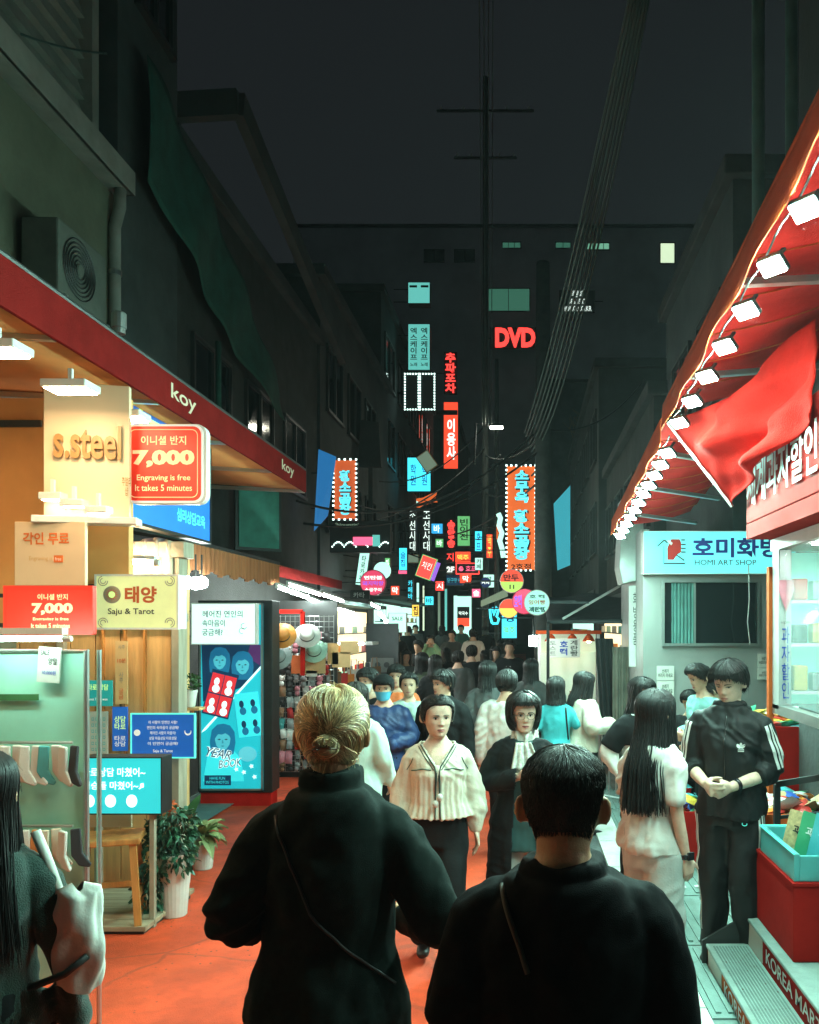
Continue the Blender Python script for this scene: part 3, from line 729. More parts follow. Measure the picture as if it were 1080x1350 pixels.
mat('cable', (.018, .022, .022), .6, var=0)
mat('paper', (.66, .66, .60), .8, var=.08, dirt=.1)
mat('ink', (.02, .02, .022), .8, var=0); mat('ink_blue', (.02, .06, .35), .6, var=0)
mat('ink_red', (.62, .03, .02), .6, var=0); mat('ink_white', (.8, .8, .78), .6, var=0)
mat('wood_tan', (.62, .37, .15), .55, var=.22, scale=3, stretch=(6, 6, .6), bump=.15, bscale=20)
mat('wood_orange', (.50, .20, .05), .5, var=.25, scale=3, stretch=(6, 6, .8), bump=.15, bscale=20)
mat('wood_grey', (.33, .29, .22), .7, var=.25, scale=3, stretch=(1, 8, 1), bump=.2, bscale=30)
lit('led_teal', (.54, 1.0, .84), 1100); lit('led_warm', (1.0, .69, .38), 78); lit('led_shelf', (1.0, .8, .55), 22); lit('tube_white', (.85, 1.0, .93), 100); lit('tube_warm', (1.0, .78, .48), 130)
lit('bulb_warm', (1.0, .70, .38), 60); lit('bulb_white', (.80, 1.0, .92), 60); lit('street_lamp_glass', (1.0, .97, .78), 160)

# ------------------------------------------------------------------ signs
def sign(name, label, rect, Y, face, frame=None, d=.08, texts=(), fw=.012, group=None, cat='sign', bracket=True, rz=0.0, dark_side=True, wall=None):
    """a box sign whose front, seen at the rectangle, faces the street end; texts = (string, x0, y0, x1, y1, material, bold)"""
    x0, y0, x1, y1 = rect; c = P((x0 + x1) / 2, y1, Y); w = (x1 - x0) / FPX * Y; h = (y1 - y0) / FPX * Y
    r = thing(name, label, cat, c, R(rz), group)
    fm = MATS[frame] if frame else MATS['dark_metal']
    MB().box(-w / 2 + .002, w / 2 - .002, .004, d, .002, h - .002).build('case', fm, r, bevel=.004)
    MB().box(-w / 2 + fw, w / 2 - fw, -.002, .006, fw, h - fw).build('panel', face if not isinstance(face, str) else MATS[face], r)
    b = MB(); e = .006
    b.box(-w / 2, w / 2, -e, .003, h - fw, h).box(-w / 2, w / 2, -e, .003, 0, fw).box(-w / 2, -w / 2 + fw, -e, .003, fw, h - fw).box(w / 2 - fw, w / 2, -e, .003, fw, h - fw)
    b.build('frame', fm, r)
    for ti, t in enumerate(texts):
        s, a0, b0, a1, b1, m = t[:6]; bold = t[6] if len(t) > 6 else .02; kw = t[7] if len(t) > 7 else {}
        cx = ((a0 + a1) - (x0 + x1)) / 2 / FPX * Y; cz = (y1 - (b0 + b1) / 2) / FPX * Y
        text(s, r, (cx, -.0045 - .003 * ti, cz), MATS[m] if isinstance(m, str) else m, w=(a1 - a0) / FPX * Y, h=(b1 - b0) / FPX * Y, bold=bold, **kw)
    if bracket:
        k = -1 if (x0 + x1) / 2 < VPX else 1
        m = MB(); L = .35 if wall is None else wall
        for z in (h * .2, h * .8): MB().bar((k * w / 2, d * .6, z), (k * (w / 2 + L), d * .6, z), .02, .02).build('bracket', MATS['dark_metal'], r)
    return r
def disc_sign(name, label, cx, cy, rpx, Y, face, rim, texts=(), d=.09, wall=.3, group=None):
    c = P(cx, cy, Y); r = rpx / FPX * Y; o = thing(name, label, 'sign', c, 0, group)
    Mx = Matrix.Rotation(R(90), 4, 'X')
    MB().lathe([(r * .98, -d), (r, -d + .01), (r, 0), (r * .95, .003)], n=40, M=Mx).build('case', MATS[rim], o, smooth=False)
    MB().lathe([(r * .94, .0), (r * .94, .006)], n=40, M=Mx).build('panel', face, o)
    for t in texts:
        s, a0, b0, a1, b1, m = t[:6]
        text(s, o, (((a0 + a1) / 2 - cx) / FPX * Y, -.009, (cy - (b0 + b1) / 2) / FPX * Y), MATS[m] if isinstance(m, str) else m, w=(a1 - a0) / FPX * Y, h=(b1 - b0) / FPX * Y, bold=t[6] if len(t) > 6 else .03)
    k = -1 if cx < VPX else 1
    MB().bar((k * r * .9, d * .5, 0), (k * (r + wall), d * .5, 0), .025, .025).build('bracket', MATS['dark_metal'], o)
    return o

# ------------------------------------------------------------------ buildings along the street
def building(label, x0, x1, y0, y1, h, wall, side=0, wins=(), base=-.3, cornice=True, name='building', front_wins=(), lit_cells=()):
    """side +1: street face at x1 (row west of the street), -1: street face at x0"""
    r = thing(name, label, 'building', ((x0 + x1) / 2, (y0 + y1) / 2, 0)); ox, oy = (x0 + x1) / 2, (y0 + y1) / 2
    MB().box(x0 - ox, x1 - ox, y0 - oy, y1 - oy, base, h).build('wall', MATS[wall], r)
    if cornice: MB().box(x0 - ox - .12, x1 - ox + .12, y0 - oy - .12, y1 - oy + .12, h, h + .22).build('cornice', MATS['concrete_grey'], r, bevel=.02)
    xf = (x1 if side > 0 else x0) - ox
    for (ya, yb, za, zb) in wins:
        a, b = ya - oy, yb - oy; k = side; f = MB()
        f.box(min(xf, xf + .05 * k), max(xf, xf + .05 * k), a, b, zb - .05, zb).box(min(xf, xf + .07 * k), max(xf, xf + .07 * k), a - .04, b + .04, za - .06, za)
        for y in (a, (a + b) / 2 - .02, b - .045): f.box(min(xf, xf + .05 * k), max(xf, xf + .05 * k), y, y + .045, za, zb - .05)
        o = f.build('window', MATS['frame_dark'], r)
        xg = xf + .012 * k; MB().box(min(xf, xg), max(xf, xg), a + .02, b - .02, za, zb - .04).build('pane', MATS['glass_dark'], o)
    for (xa, xb, za, zb, m) in front_wins:
        a, b = xa - ox, xb - ox; yf = y0 - oy; f = MB(); w = min(.06, (b - a) * .1)
        f.box(a - w, b + w, yf - .06, yf, zb, zb + w).box(a - w, b + w, yf - .08, yf, za - w, za).box(a - w, a, yf - .06, yf, za, zb).box(b, b + w, yf - .06, yf, za, zb)
        n = max(1, int((b - a) / max(.35, (zb - za) * .7)))
        for i in range(1, n): f.box(a + (b - a) * i / n - w / 3, a + (b - a) * i / n + w / 3, yf - .05, yf, za, zb)
        o = f.build('window', MATS['frame_dark'], r)
        MB().box(a, b, yf - .02, yf, za, zb).build('pane', MATS[m], o)
    return r
def rows(y0, y1, w, gap, zs, hz):
    out = []; y = y0
    while y + w <= y1:
        for z in zs: out.append((y, y + w, z, z + hz))
        y += w + gap
    return out
lit('window_glow', S('#7fc4a4'), .55); lit('window_glow_dim', S('#5fae90'), .22); lit('window_pale', S('#d8f0c8'), .8)
# west row
b1 = building('low plaster shop building with pale upper siding, gutter and air conditioner', -9, -3.9, -3, 8.0, 6.0, 'plaster_olive', 1, [(4.6, 5.9, 4.3, 5.3)], cornice=False, name='shop_building')
ox, oy = -6.45, 2.5
for i in range(16):                            # overlapping siding boards of the attic storey
    z = 6.25 + i * .19
    MB().add([(2.35, -5.5, z), (2.35, 5.3, z), (2.28, 5.3, z + .2), (2.28, -5.5, z + .2), (2.25, -5.5, z), (2.25, 5.3, z)], [(0, 1, 2, 3), (0, 4, 5, 1)]).build('siding_board', MATS['siding'], b1)
MB().box(-2.5, 2.26, -5.5, 5.32, 6.0, 9.4).build('attic_wall', MATS['siding'], b1)
MB().box(2.2, 2.42, 5.3, 5.42, 6.0, 9.4).build('corner_board', MATS['siding'], b1)
gt = MB(); gt.box(2.4, 2.72, -5.5, 5.5, 6.02, 6.05).box(2.70, 2.73, -5.5, 5.5, 6.02, 6.24).box(2.3, 2.72, 5.47, 5.5, 6.02, 6.24).box(2.2, 2.45, -5.5, 5.45, 5.9, 6.02)
gt.build('gutter', MATS['siding'], b1)
MB().tube([(2.64, 5.38, 6.05), (2.64, 5.38, 5.85), (2.6, 5.36, 5.65), (2.6, 5.36, 3.4)], .055, 10).build('drainpipe', MATS['siding'], b1, smooth=True)
for z in (4.2, 5.2): MB().lathe([(.062, 0), (.062, .04)], c=(2.6, 5.36, z), n=12).build('pipe_clip', MATS['steel'], b1)
b2 = building('tall dark concrete building beside the siding house', -9, -3.9, 8.02, 9.4, 13, 'concrete_dark', 1, [(8.4, 9.2, 8.2, 9.4)], name='narrow_building')
b3 = building('dark brick building behind the green construction net', -9, -3.95, 9.42, 16.0, 7.3, 'brick_dark', 1, rows(9.9, 15.8, 1.3, .6, (4.2, ), 1.2), name='brick_building')
mt_eave = MB(); a_, b_ = P(315, 137, 9.6), P(452, 470, 15.2); c_ = P(212, 143, 9.6)
mt_eave.bar(a_, b_, .12, .30).bar(c_, a_, .12, .3).bar(c_ + Vector((-.6, 0, .02)), b_ + Vector((-1.6, .2, .02)), .1, .2)
ev = mt_eave.build('eave_board', MATS['concrete_grey'], b3, at=(-(-9 - 3.95) / 2, -(9.42 + 16) / 2, 0))
b4 = building('grey three storey building over the accessory stalls', -9, -3.9, 16.02, 24, 8.6, 'concrete_grey', 1, rows(16.5, 23.8, 1.4, .6, (3.8, 6.2), 1.3), name='building')
b5 = building('dark four storey building far along the shop row', -10, -4.1, 24.02, 38, 11.5, 'concrete_dark', 1, rows(24.6, 37.5, 1.8, .8, (4.2, 6.8, 9.2), 1.4), name='building')
# east row
e1 = building('red fronted snack shop building', 1.95, 9, -3, 5.9, 6.4, 'concrete_dark', -1, [], name='shop_building')
e2 = building('dark plaster building above the art shop', 2.3, 9, 9.15, 13.4, 6.8, 'concrete_dark', -1, rows(9.6, 13.2, 1.3, .5, (4.6,), 1.2), name='building')
e3 = building('dark brick building behind the waffle stand', 2.1, 9, 13.42, 21, 5.6, 'brick_dark', -1, rows(13.8, 20.8, 1.3, .6, (3.6,), 1.2), name='brick_building')
e4 = building('grey building far behind the round snack signs', 1.9, 10, 21.02, 34, 8.4, 'concrete_grey', -1, rows(21.5, 33.8, 1.7, .8, (3.8, 6.2), 1.3), name='building')
def Wp(x0, y0, x1, y1, Y, m): return (PX(x0, Y), PX(x1, Y), PZ(y1, Y), PZ(y0, Y), m)
e5 = building('wide unlit tower with a few lit windows closing the street', -16, 22, 58, 70, PZ(300, 58), 'concrete_tower', -1, front_wins=[
    Wp(663, 320, 686, 327, 58, 'window_glow_dim'), Wp(733, 320, 752, 327, 58, 'window_glow_dim'), Wp(774, 321, 803, 329, 58, 'window_glow'), Wp(871, 321, 889, 347, 58, 'window_pale'), Wp(909, 320, 933, 346, 58, 'window_glow'),
    Wp(643, 381, 698, 410, 58, 'window_glow_dim'), Wp(714, 383, 722, 410, 58, 'window_glow_dim'), Wp(560, 330, 585, 345, 58, 'glass_dark'), Wp(600, 330, 625, 345, 58, 'glass_dark')], name='tower_building')
lb = building('pale flat fronted annex at mid height behind bare branches', PX(720, 52), PX(900, 52), 52, 57.5, PZ(505, 52), 'concrete_grey', -1, name='annex_building')
# dark infill at the west end of the view
e6 = building('dark block standing across the end of the alley', -14, PX(600, 40) , 40, 50, 12, 'concrete_dark', 1, name='building')

# air conditioner on the plaster wall
ac = thing('air_conditioner', 'boxy outdoor air conditioner unit with round fan grille above the red awning', 'air conditioner', (-3.55, 6.75, 4.45))
ac.scale = (.85, .85, .85); mat('ac_grey', (.12, .13, .11), .7, var=.15, dirt=.4)
MB().box(-.34, 0, -.45, .42, 0, .68).build('case', MATS['ac_grey'], ac, bevel=.02)
gr = MB()
Mz = Matrix.Translation((.012, -.1, .34)) @ Matrix.Rotation(R(90), 4, 'Y')
for k in range(7):
    r0 = .04 + k * .038; gr.lathe([(r0, -.004), (r0 + .008, .004), (r0 + .016, -.004)], n=28, M=Mz, caps=False)
gr.build('fan_grille', MATS['frame_dark'], ac)['kind'] = 'stuff'
MB().lathe([(.06, 0), (.05, .012)], n=16, M=Mz).build('fan_hub', MATS['ac_grey'], ac)
MB().bar((-.35, -.4, -.03), (.05, -.4, -.03), .05, .05).build('bracket', MATS['steel'], ac); MB().bar((-.35, .36, -.03), (.05, .36, -.03), .05, .05).build('bracket', MATS['steel'], ac)

# the green construction net
mat('net_green', (.010, .075, .055), .9, var=.3, scale=4, bump=.6, bscale=40)
def netf(u, v):
    y = 8.25 + u * 4.6; top = 7.55 - 2.1 * u ** 1.3; bot = 6.3 - 1.25 * u
    return (-3.72 + .05 * math.sin(u * 9) * v + .035 * math.sin(u * 23 + v * 3), y, top + (bot - top) * v - .10 * math.sin(u * math.pi) * v + .012 * math.sin(u * 31) * v)
tag(MB().grid(netf, 60, 12).build('construction_net', MATS['net_green'], smooth=True, solid=.006), 'green construction net sagging along the brick facade', 'net')
# ------------------------------------------------------------------ west side: awning shop, fortune booth, stalls
mat('koy_red', (.17, .009, .008), .85, spec=.05, var=.2, scale=3, bump=.3, bscale=160, dirt=.35)
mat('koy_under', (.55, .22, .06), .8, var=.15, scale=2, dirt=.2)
mat('letter_cream', (.72, .55, .40), .6, var=0)
k1 = thing('shop_awning', 'long dark red awning with pale lettering over the ring shop', 'awning', (-2.34, 5, 3.20))
AX, Y0, Y1 = 0.0, -3.6, 3.95
MB().box(-.012, .012, Y0, Y1, .13, .36).build('valance', MATS['koy_red'], k1, bevel=.004)
MB().grid(lambda u, v: (-1.56 * v, Y0 + (Y1 - Y0) * u, .365 + .5 * v + .012 * math.sin(u * 40) * math.sin(v * 3)), 60, 6).build('canopy', MATS['koy_red'], k1, smooth=True, solid=.01)
MB().grid(lambda u, v: (-.03 - 1.5 * v, Y0 + (Y1 - Y0) * u, .16 + .10 * v), 30, 3).build('underside', MATS['koy_under'], k1, smooth=True, solid=.008)
for i in range(7):
    y = Y0 + .4 + i * 1.2; MB().bar((-.02, y, .15), (-1.5, y, .22), .035, .035).build('arm', MATS['steel'], k1)
for y in (.72, 3.25): text('koy', k1, (.0145, y, .245), MATS['letter_cream'], w=.42, h=.13, rz=90, bold=.01)
MB().tube([(0, Y0, .37), (0, Y1, .37)], .016, 8).build('front_rail', MATS['frame_dark'], k1)
# slim grey lamp head sitting on the awning edge
cl = thing('gutter_bracket', 'short grey pipe stub standing on the red awning edge', 'pipe', tuple(P(157, 440, 5.0)))
MB().lathe([(.035, 0), (.035, .03), (.042, .035), (.042, .12), (.03, .13)], n=14).build('stub', MATS['steel'], cl, smooth=False)

lit('strip_fill', (.62, 1.0, .84), 45)  # for the fill tube added over the sock rack
def tube_lamp(a, b, label, grp='fluorescent tubes under the stall awnings', r=.018, m='tube_white'):
    a = Vector(a); b = Vector(b); o = thing('tube_lamp', label, 'lamp', a, 0, grp); d = b - a
    MB().tube([(0, 0, 0), d], r, 8).build('tube', MATS[m], o, smooth=True)
    u = d.normalized(); MB().bar(Vector((0, 0, .035)), d + Vector((0, 0, .035)), .05, .03).build('fitting', MATS['white_metal'], o)
    MB().tube([-u * .03, u * .01], r * 1.15, 8).build('end_cap', MATS['white_metal'], o); MB().tube([d - u * .01, d + u * .03], r * 1.15, 8).build('end_cap', MATS['white_metal'], o)
    return o
# square lamps under the awning
def panel_lamp(loc, label, w=.24, d=.16, m='led_warm', group='panel lamps under the red awning', rx=0):
    o = thing('panel_lamp', label, 'lamp', loc, 0, group)
    MB().box(-w / 2, w / 2, -d / 2, d / 2, .004, .045).build('housing', MATS['white_metal'], o, bevel=.006)
    MB().box(-w / 2 + .015, w / 2 - .015, -d / 2 + .015, d / 2 - .015, -.002, .004).build('diffuser', MATS[m], o)
    MB().bar((0, 0, .04), (0, 0, .12), .02, .02).build('bracket', MATS['white_metal'], o)
    return o
for i in range(6):
    panel_lamp((-2.43, 2.0 + i * .62, 3.16), f'square lamp under the dark red awning, {ORD[5 - i]} counted from the price sign', .24, .17)
for i, px in enumerate((70, 98, 130)):
    panel_lamp(tuple(P(px, 660 + i * 9, 4.75)), f'small square lamp on the shelf of the cream name board, {ORD[i]} in its row', .13, .08, 'led_shelf', 'shelf lamps below the white name board')

# white name board with raised letters
mat('board_cream', (.70, .54, .36), .5, var=.05, scale=3)
mat('letter_gold', (.36, .19, .06), .4, var=.05)
sb = thing('name_board', 'cream shop name board with raised tan letters under the red awning', 'sign', tuple(P(117, 683, 4.85)), R(12))
MB().box(-.24, .22, 0, .05, 0, .78).build('panel', MATS['board_cream'], sb, bevel=.004)
text('s.steel', sb, (-.0, -.018, .44), MATS['letter_gold'], w=.36, h=.20, bold=.02, ext=.05)
text('주얼리\n샵', sb, (.205, -.008, .19), MATS['letter_gold'], w=.05, h=.11, bold=.01)
MB().box(-.26, .29, -.14, .0, -.045, -.005).build('shelf', MATS['white_metal'], sb, bevel=.004)
text('무료', sb, (-.10, -.004, .06), MATS['letter_gold'], w=.08, h=.035)
mat('wall_orange', (.70, .34, .11), .6, var=.12, scale=2, dirt=.15)
ow = thing('partition_wall', 'peach painted partition wall behind the cream name board', 'wall', (-3.15, 5.12, g(5.1))); MB().box(-.9, .73, 0, .06, 2.0, 3.40).build('panel', MATS['wall_orange'], ow, bevel=.004); MB().box(-.9, .2, -.02, .0, 3.22, 3.26).build('rail', MATS['frame_dark'], ow)
# lower white boards
lbd = thing('notice_board', 'white free engraving notice board under the name board shelf', 'sign', tuple(P(68, 772, 4.7)))
MB().box(-.21, .19, 0, .03, 0, .36).build('panel', MATS['board_cream'], lbd, bevel=.004)
mat('ink_orange', (.70, .16, .03), .6, var=0)
text('각인 무료', lbd, (-.03, -.003, .265), MATS['ink_orange'], w=.26, h=.07, bold=.03)
text('Engraving is', lbd, (-.06, -.003, .15), MATS['wood_tan'], w=.13, h=.03); 
MB().box(.015, .065, -.004, 0, .13, .17).build('price_tag', MATS['ink_orange'], lbd); text('free', lbd, (.04, -.006, .15), MATS['ink_white'], w=.035, h=.018)

# red price signs
mat('sign_red', (.74, .035, .018), .4, var=.04, emit=.32, ecol=(.74, .035, .018)); mat('text_cream', (.85, .68, .38), .5, var=0, emit=.35, ecol=(.85, .68, .38)); mat('text_white', (.82, .82, .78), .5, var=0, emit=.3, ecol=(.82, .82, .78))
rr = thing('price_sign', 'rounded red ring price sign with cream numerals beside the blue board', 'sign', tuple(P(217, 663, 5.0)))
def round_rect(w, h, r, n=6):
    pts = []
    for cx, cz, a0 in ((w / 2 - r, r, -90), (w / 2 - r, h - r, 0), (-w / 2 + r, h - r, 90), (-w / 2 + r, r, 180)):
        for i in range(n + 1): a = R(a0 + 90 * i / n); pts.append((cx + r * math.cos(a), cz + r * math.sin(a)))
    return pts
w_, h_ = 103 / 220, 103 / 220
MB().poly([(x + .012, .0, z - .006) for x, z in round_rect(w_ + .01, h_ + .01, .06)], .06).build('case', MATS['white_metal'], rr)
MB().poly([(x, -.008, z) for x, z in round_rect(w_, h_, .055)], .007).build('rim', MATS['text_white'], rr)
MB().poly([(x, -.012, z + .012) for x, z in round_rect(w_ - .024, h_ - .024, .047)], .003).build('panel', MATS['sign_red'], rr)
b = MB(); o_ = round_rect(w_ - .06, h_ - .06, .035); i_ = round_rect(w_ - .068, h_ - .068, .032)
V = [(x, -.0135, z + .030) for x, z in o_] + [(x, -.0135, z + .034) for x, z in i_]; n_ = len(o_)
b.add(V, [(i, (i + 1) % n_, (i + 1) % n_ + n_, i + n_) for i in range(n_)]).build('border_line', MATS['text_cream'], rr)
text('이니셜 반지', rr, (0, -.0145, .372), MATS['text_cream'], w=.27, h=.055, bold=.02)
text('7,000', rr, (0, -.0145, .262), MATS['text_cream'], w=.37, h=.105, bold=.055)
text('Engraving is free', rr, (0, -.0145, .145), MATS['text_cream'], w=.32, h=.045, bold=.012)
text('It takes 5 minutes', rr, (0, -.0145, .088), MATS['text_cream'], w=.34, h=.038, bold=.012)
MB().bar((-.22, .05, .2), (-.40, .05, .12), .02, .02).bar((-.22, .05, .40), (-.40, .05, .40), .02, .02).build('bracket', MATS['steel'], rr)
sign('price_sign', 'flat red ring price sign above the sock display', (5, 772, 123, 837), 4.2, 'sign_red', 'sign_red', .04, [
    ('이니셜 반지', 50, 783, 90, 791, 'text_cream', .02), ('7,000', 43, 795, 97, 811, 'text_cream', .05), ('Engraving is free', 45, 814, 92, 819, 'text_cream', .02), ('It takes 5 minutes', 43, 822, 94, 828, 'text_cream', .02)], wall=.3)

# blue fascia board that runs along the street
mat('sign_blue', S('#1f6fd0'), .4, var=.05, emit=.45, ecol=S('#1f6fd0')); mat('text_lime', S('#bfe88a'), .5, var=0, emit=.6, ecol=S('#bfe88a')); mat('text_aqua', S('#59e0d0'), .5, var=0, emit=.6, ecol=S('#59e0d0'))
bl = thing('fascia_sign', 'long blue fascia board with lime letters running along the shop row', 'sign', (-2.6, 5.2, 2.60))
MB().box(-.07, 0, .1, 1.72, 0, .82).build('panel', MATS['sign_blue'], bl, bevel=.004)
MB().box(-.075, .006, .08, .10, -.01, .83).box(-.075, .006, 1.72, 1.74, -.01, .83).box(-.075, .006, .08, 1.74, .82, .84).box(-.075, .006, .08, 1.74, -.02, 0).build('frame', MATS['dark_metal'], bl)
text('타로카드', bl, (.004, .9, .56), MATS['text_lime'], w=1.35, h=.42, rz=90, bold=.03)
text('심리상담교육', bl, (.004, 1.33, .14), MATS['text_aqua'], w=.55, h=.1, rz=90, bold=.02)
MB().bar((-.05, .3, .8), (-.05, .3, 1.15), .03, .03).build('hanger', MATS['dark_metal'], bl); MB().bar((-.05, 1.5, .8), (-.05, 1.5, 1.15), .03, .03).build('hanger', MATS['dark_metal'], bl)

# the wood clad fortune booth, its front across the shop row
bo = thing('fortune_booth', 'wood clad fortune telling booth with tan panels and grey posts', 'booth', (-3.18, 6.4, g(6.4)))
H0 = 2.55
MB().box(-1.3, .52, .05, .13, 0, H0).build('back_panel', MATS['wood_tan'], bo)
for i in range(9):
    x = -1.28 + i * .195
    MB().box(x, x + .188, .02, .05, .06, H0).build('plank', MATS['wood_tan'], bo, bevel=.004)
for x in (-.36, .52): MB().box(x - .03, x + .03, -.03, .13, 0, H0 + .1).build('post', MATS['wood_grey'], bo, bevel=.005)
MB().box(-1.3, .6, -.06, .14, H0, H0 + .12).build('lintel', MATS['wood_grey'], bo, bevel=.006)
MB().box(-1.3, .6, -.04, .03, 2.06, 2.12).build('rail', MATS['wood_grey'], bo, bevel=.004)
for x in (-.05, .12, .27): MB().box(x, x + .012, -.012, .03, .9, 2.05).build('trim_strip', MATS['wood_orange'], bo)
# cloth fringe above the tan panels
mat('cloth_beige', (.55, .48, .36), .9, var=.15, bump=.3, bscale=90)
MB().grid(lambda u, v: (-.35 + .86 * u, -.05 - .02 * math.sin(u * 60), 2.68 - .34 * v - .02 * math.sin(u * 13)), 60, 4).build('cloth_valance', MATS['cloth_beige'], bo, smooth=True, solid=.004)
# saju sign
mat('sign_lime', S('#cfd79a'), .45, var=.06, scale=8, emit=.42); mat('text_brick', (.60, .12, .03), .6, var=0)
sj = sign('fortune_sign', 'pale green fortune telling box sign with a round sun emblem', (125, 757, 236, 830), 5.0, 'sign_lime', 'white_metal', .12, [
    ('태양', 165, 773, 207, 795, 'text_brick', .035), ('Saju & Tarot', 143, 802, 204, 812, 'ink', .012)], wall=.2)
em = MB(); cx, cz, Yk = (148 - 180.5) / 220, (830 - 784) / 220, 5.0
for k in range(16):
    a = k * math.pi / 8; da = .12
    em.add([(cx + .02 * math.cos(a - da), -.006, cz + .02 * math.sin(a - da)), (cx + .045 * math.cos(a), -.006, cz + .045 * math.sin(a)), (cx + .02 * math.cos(a + da), -.006, cz + .02 * math.sin(a + da))], [(0, 1, 2)])
Mx = Matrix.Translation((cx, -.0025, cz)) @ Matrix.Rotation(R(90), 4, 'X')
MB().lathe([(.052, 0), (.052, .002)], n=28, M=Mx).build('emblem_disc', MATS['wood_grey'], sj)
em.build('emblem_rays', MATS['text_brick'], sj)['kind'] = 'stuff'
MB().lathe([(.019, .0), (.019, .005)], n=20, M=Mx).build('emblem_core', MATS['text_lime'], sj)
sc_ = MB()                                      # scrolls in the corners
for sx in (-1, 1):
    for sz in (-1, 1):
        for rad in (.035, .02):
            pts = [(sx * (.20 - rad * math.cos(t) * .8), -.006, .166 + sz * (.125 - rad * math.sin(t) * .8)) for t in np.linspace(0, 4.5, 12)]; sc_.tube(pts, .0022, 4)
sc_.build('scroll_ornament', MATS['wood_grey'], sj)['kind'] = 'stuff'

# posters on the booth
def poster(label, rect, Y, m, texts=(), rz=0, frame=None, cat='poster', tilt=0):
    x0, y0, x1, y1 = rect; w = (x1 - x0) / FPX * Y; h = (y1 - y0) / FPX * Y
    o = thing('poster', label, cat, tuple(P((x0 + x1) / 2, y1, Y)), R(rz))
    if tilt: o.rotation_euler = (0, R(tilt), R(rz))
    MB().box(-w / 2, w / 2, 0, .012, 0, h).build('sheet', MATS[m] if isinstance(m, str) else m, o)
    if frame:
        b = MB(); e = .01; b.box(-w / 2 - e, w / 2 + e, -.006, .014, h, h + e).box(-w / 2 - e, w / 2 + e, -.006, .014, -e, 0).box(-w / 2 - e, -w / 2, -.006, .014, 0, h).box(w / 2, w / 2 + e, -.006, .014, 0, h); b.build('frame', MATS[frame], o)
    for t in texts:
        s, a0, b0, a1, b1, mm = t[:6]; kw = t[7] if len(t) > 7 else {}
        text(s, o, (((a0 + a1) - (x0 + x1)) / 2 / FPX * Y, -.003, (y1 - (b0 + b1) / 2) / FPX * Y), MATS[mm], w=(a1 - a0) / FPX * Y, h=(b1 - b0) / FPX * Y, bold=t[6] if len(t) > 6 else .01, **kw)
    return o
mat('poster_blue', S('#1c62c4'), .45, var=.05, emit=.25); mat('poster_teal', S('#1fa7ae'), .5, var=.06, emit=.12); mat('poster_grey', (.52, .52, .48), .6, var=.08); mat('poster_ochre', (.62, .42, .20), .6, var=.08)
ps = poster('blue fortune question poster with sun and moon marks', (174, 942, 256, 998), 6.28, 'poster_blue', [
    ('이 사람이 인연인 사람?', 196, 950, 234, 954.5, 'text_white'), ('연인의 속마음이 궁금해?', 194, 957, 236, 961.5, 'text_white'), ('헤어진 사람이 마음이?', 198, 964, 232, 968.5, 'text_white'), ('상담 마음상담 타로상담', 197, 971, 233, 975.5, 'text_white'), ('이 인연이 궁금해?', 195, 978, 235, 982.5, 'text_white'), ('Saju & Tarot', 202, 988, 228, 993, 'text_white', .015)], frame='text_aqua')
MB().lathe([(.024, 0), (.024, .003)], n=24, M=Matrix.Translation(((181 - 215) / 175, -.001, (998 - 966) / 175)) @ Matrix.Rotation(R(90), 4, 'X')).build('sun_mark', MATS['text_white'], ps)
mo = MB(); c_ = ((248 - 215) / 175, (998 - 965) / 175); pts = [(c_[0] + .026 * math.cos(t), -.0035, c_[1] + .026 * math.sin(t)) for t in np.linspace(R(-215), R(35), 20)] + [(c_[0] + .021 * math.cos(t), -.0035, c_[1] + .009 + .022 * math.sin(t)) for t in np.linspace(R(15), R(-195), 20)]
mo.poly(pts).build('moon_mark', MATS['text_white'], ps)
poster('teal flyer pinned left of the vertical price list', (112, 897, 148, 931), 6.32, 'poster_teal', [('타로 상담', 116, 902, 143, 910, 'text_lime'), ('Tarot 7,000 won', 115, 920, 142, 924, 'text_white')])
poster('tall ochre price list strip on the booth wall', (152, 845, 168, 928), 6.33, 'poster_ochre', [('사주', 156, 850, 165, 856, 'wood_grey'), ('10분', 155, 868, 166, 874, 'text_brick'), ('사\n주', 157, 886, 163, 900, 'wood_grey'), ('궁\n금', 157, 908, 163, 922, 'text_brick')])
poster('blue and pale fortune flyer below the price list strip', (148, 932, 168, 990), 6.34, 'poster_blue', [('상담\n타로', 151, 944, 166, 962, 'text_lime'), ('타로\n상담', 151, 970, 166, 984, 'text_white')])
poster('pale sheet of small portraits under the teal flyer', (118, 938, 142, 994), 6.34, 'poster_grey', [('ㅁㅁㅁㅁ\n' * 5 + 'ㅁㅁㅁㅁ', 121, 946, 139, 990, 'poster_teal')])

# tarot counselling light box on its post
lit('box_cyan', S('#2cc0cc'), .62); lit('text_glow', S('#eafff4'), .9)
tb = sign('tarot_light_box', 'cyan tarot counselling light box on a slim post above the plants', (107, 998, 214, 1074), 5.5, 'box_cyan', 'dark_metal', .16, [
    ('타로상담 마쳤어~', 110, 1012, 192, 1024, 'text_glow', .015), ('저승돌 마쳤어~♬', 110, 1030, 190, 1041, 'text_glow', .015)], bracket=False, fw=.008)
MB().box(.16, .19, .05, .09, -.82, 0).build('post', MATS['wood_grey'], tb)
for i in range(3):                             # plain round marks
    MB().lathe([(1, 0), (1, .001)], n=18, M=Matrix.Translation(((118 + i * 28 - 160.5) / 200, -.003, (1074 - 1056) / 200)) @ Matrix.Rotation(R(90), 4, 'X') @ Matrix.Diagonal((.036, .042, 1, 1))).build('round_mark', MATS['text_glow'], tb)
mat('deck_wood', (.38, .30, .20), .7, var=.25, scale=3, stretch=(1, 6, 1), bump=.2, bscale=30, dirt=.3)
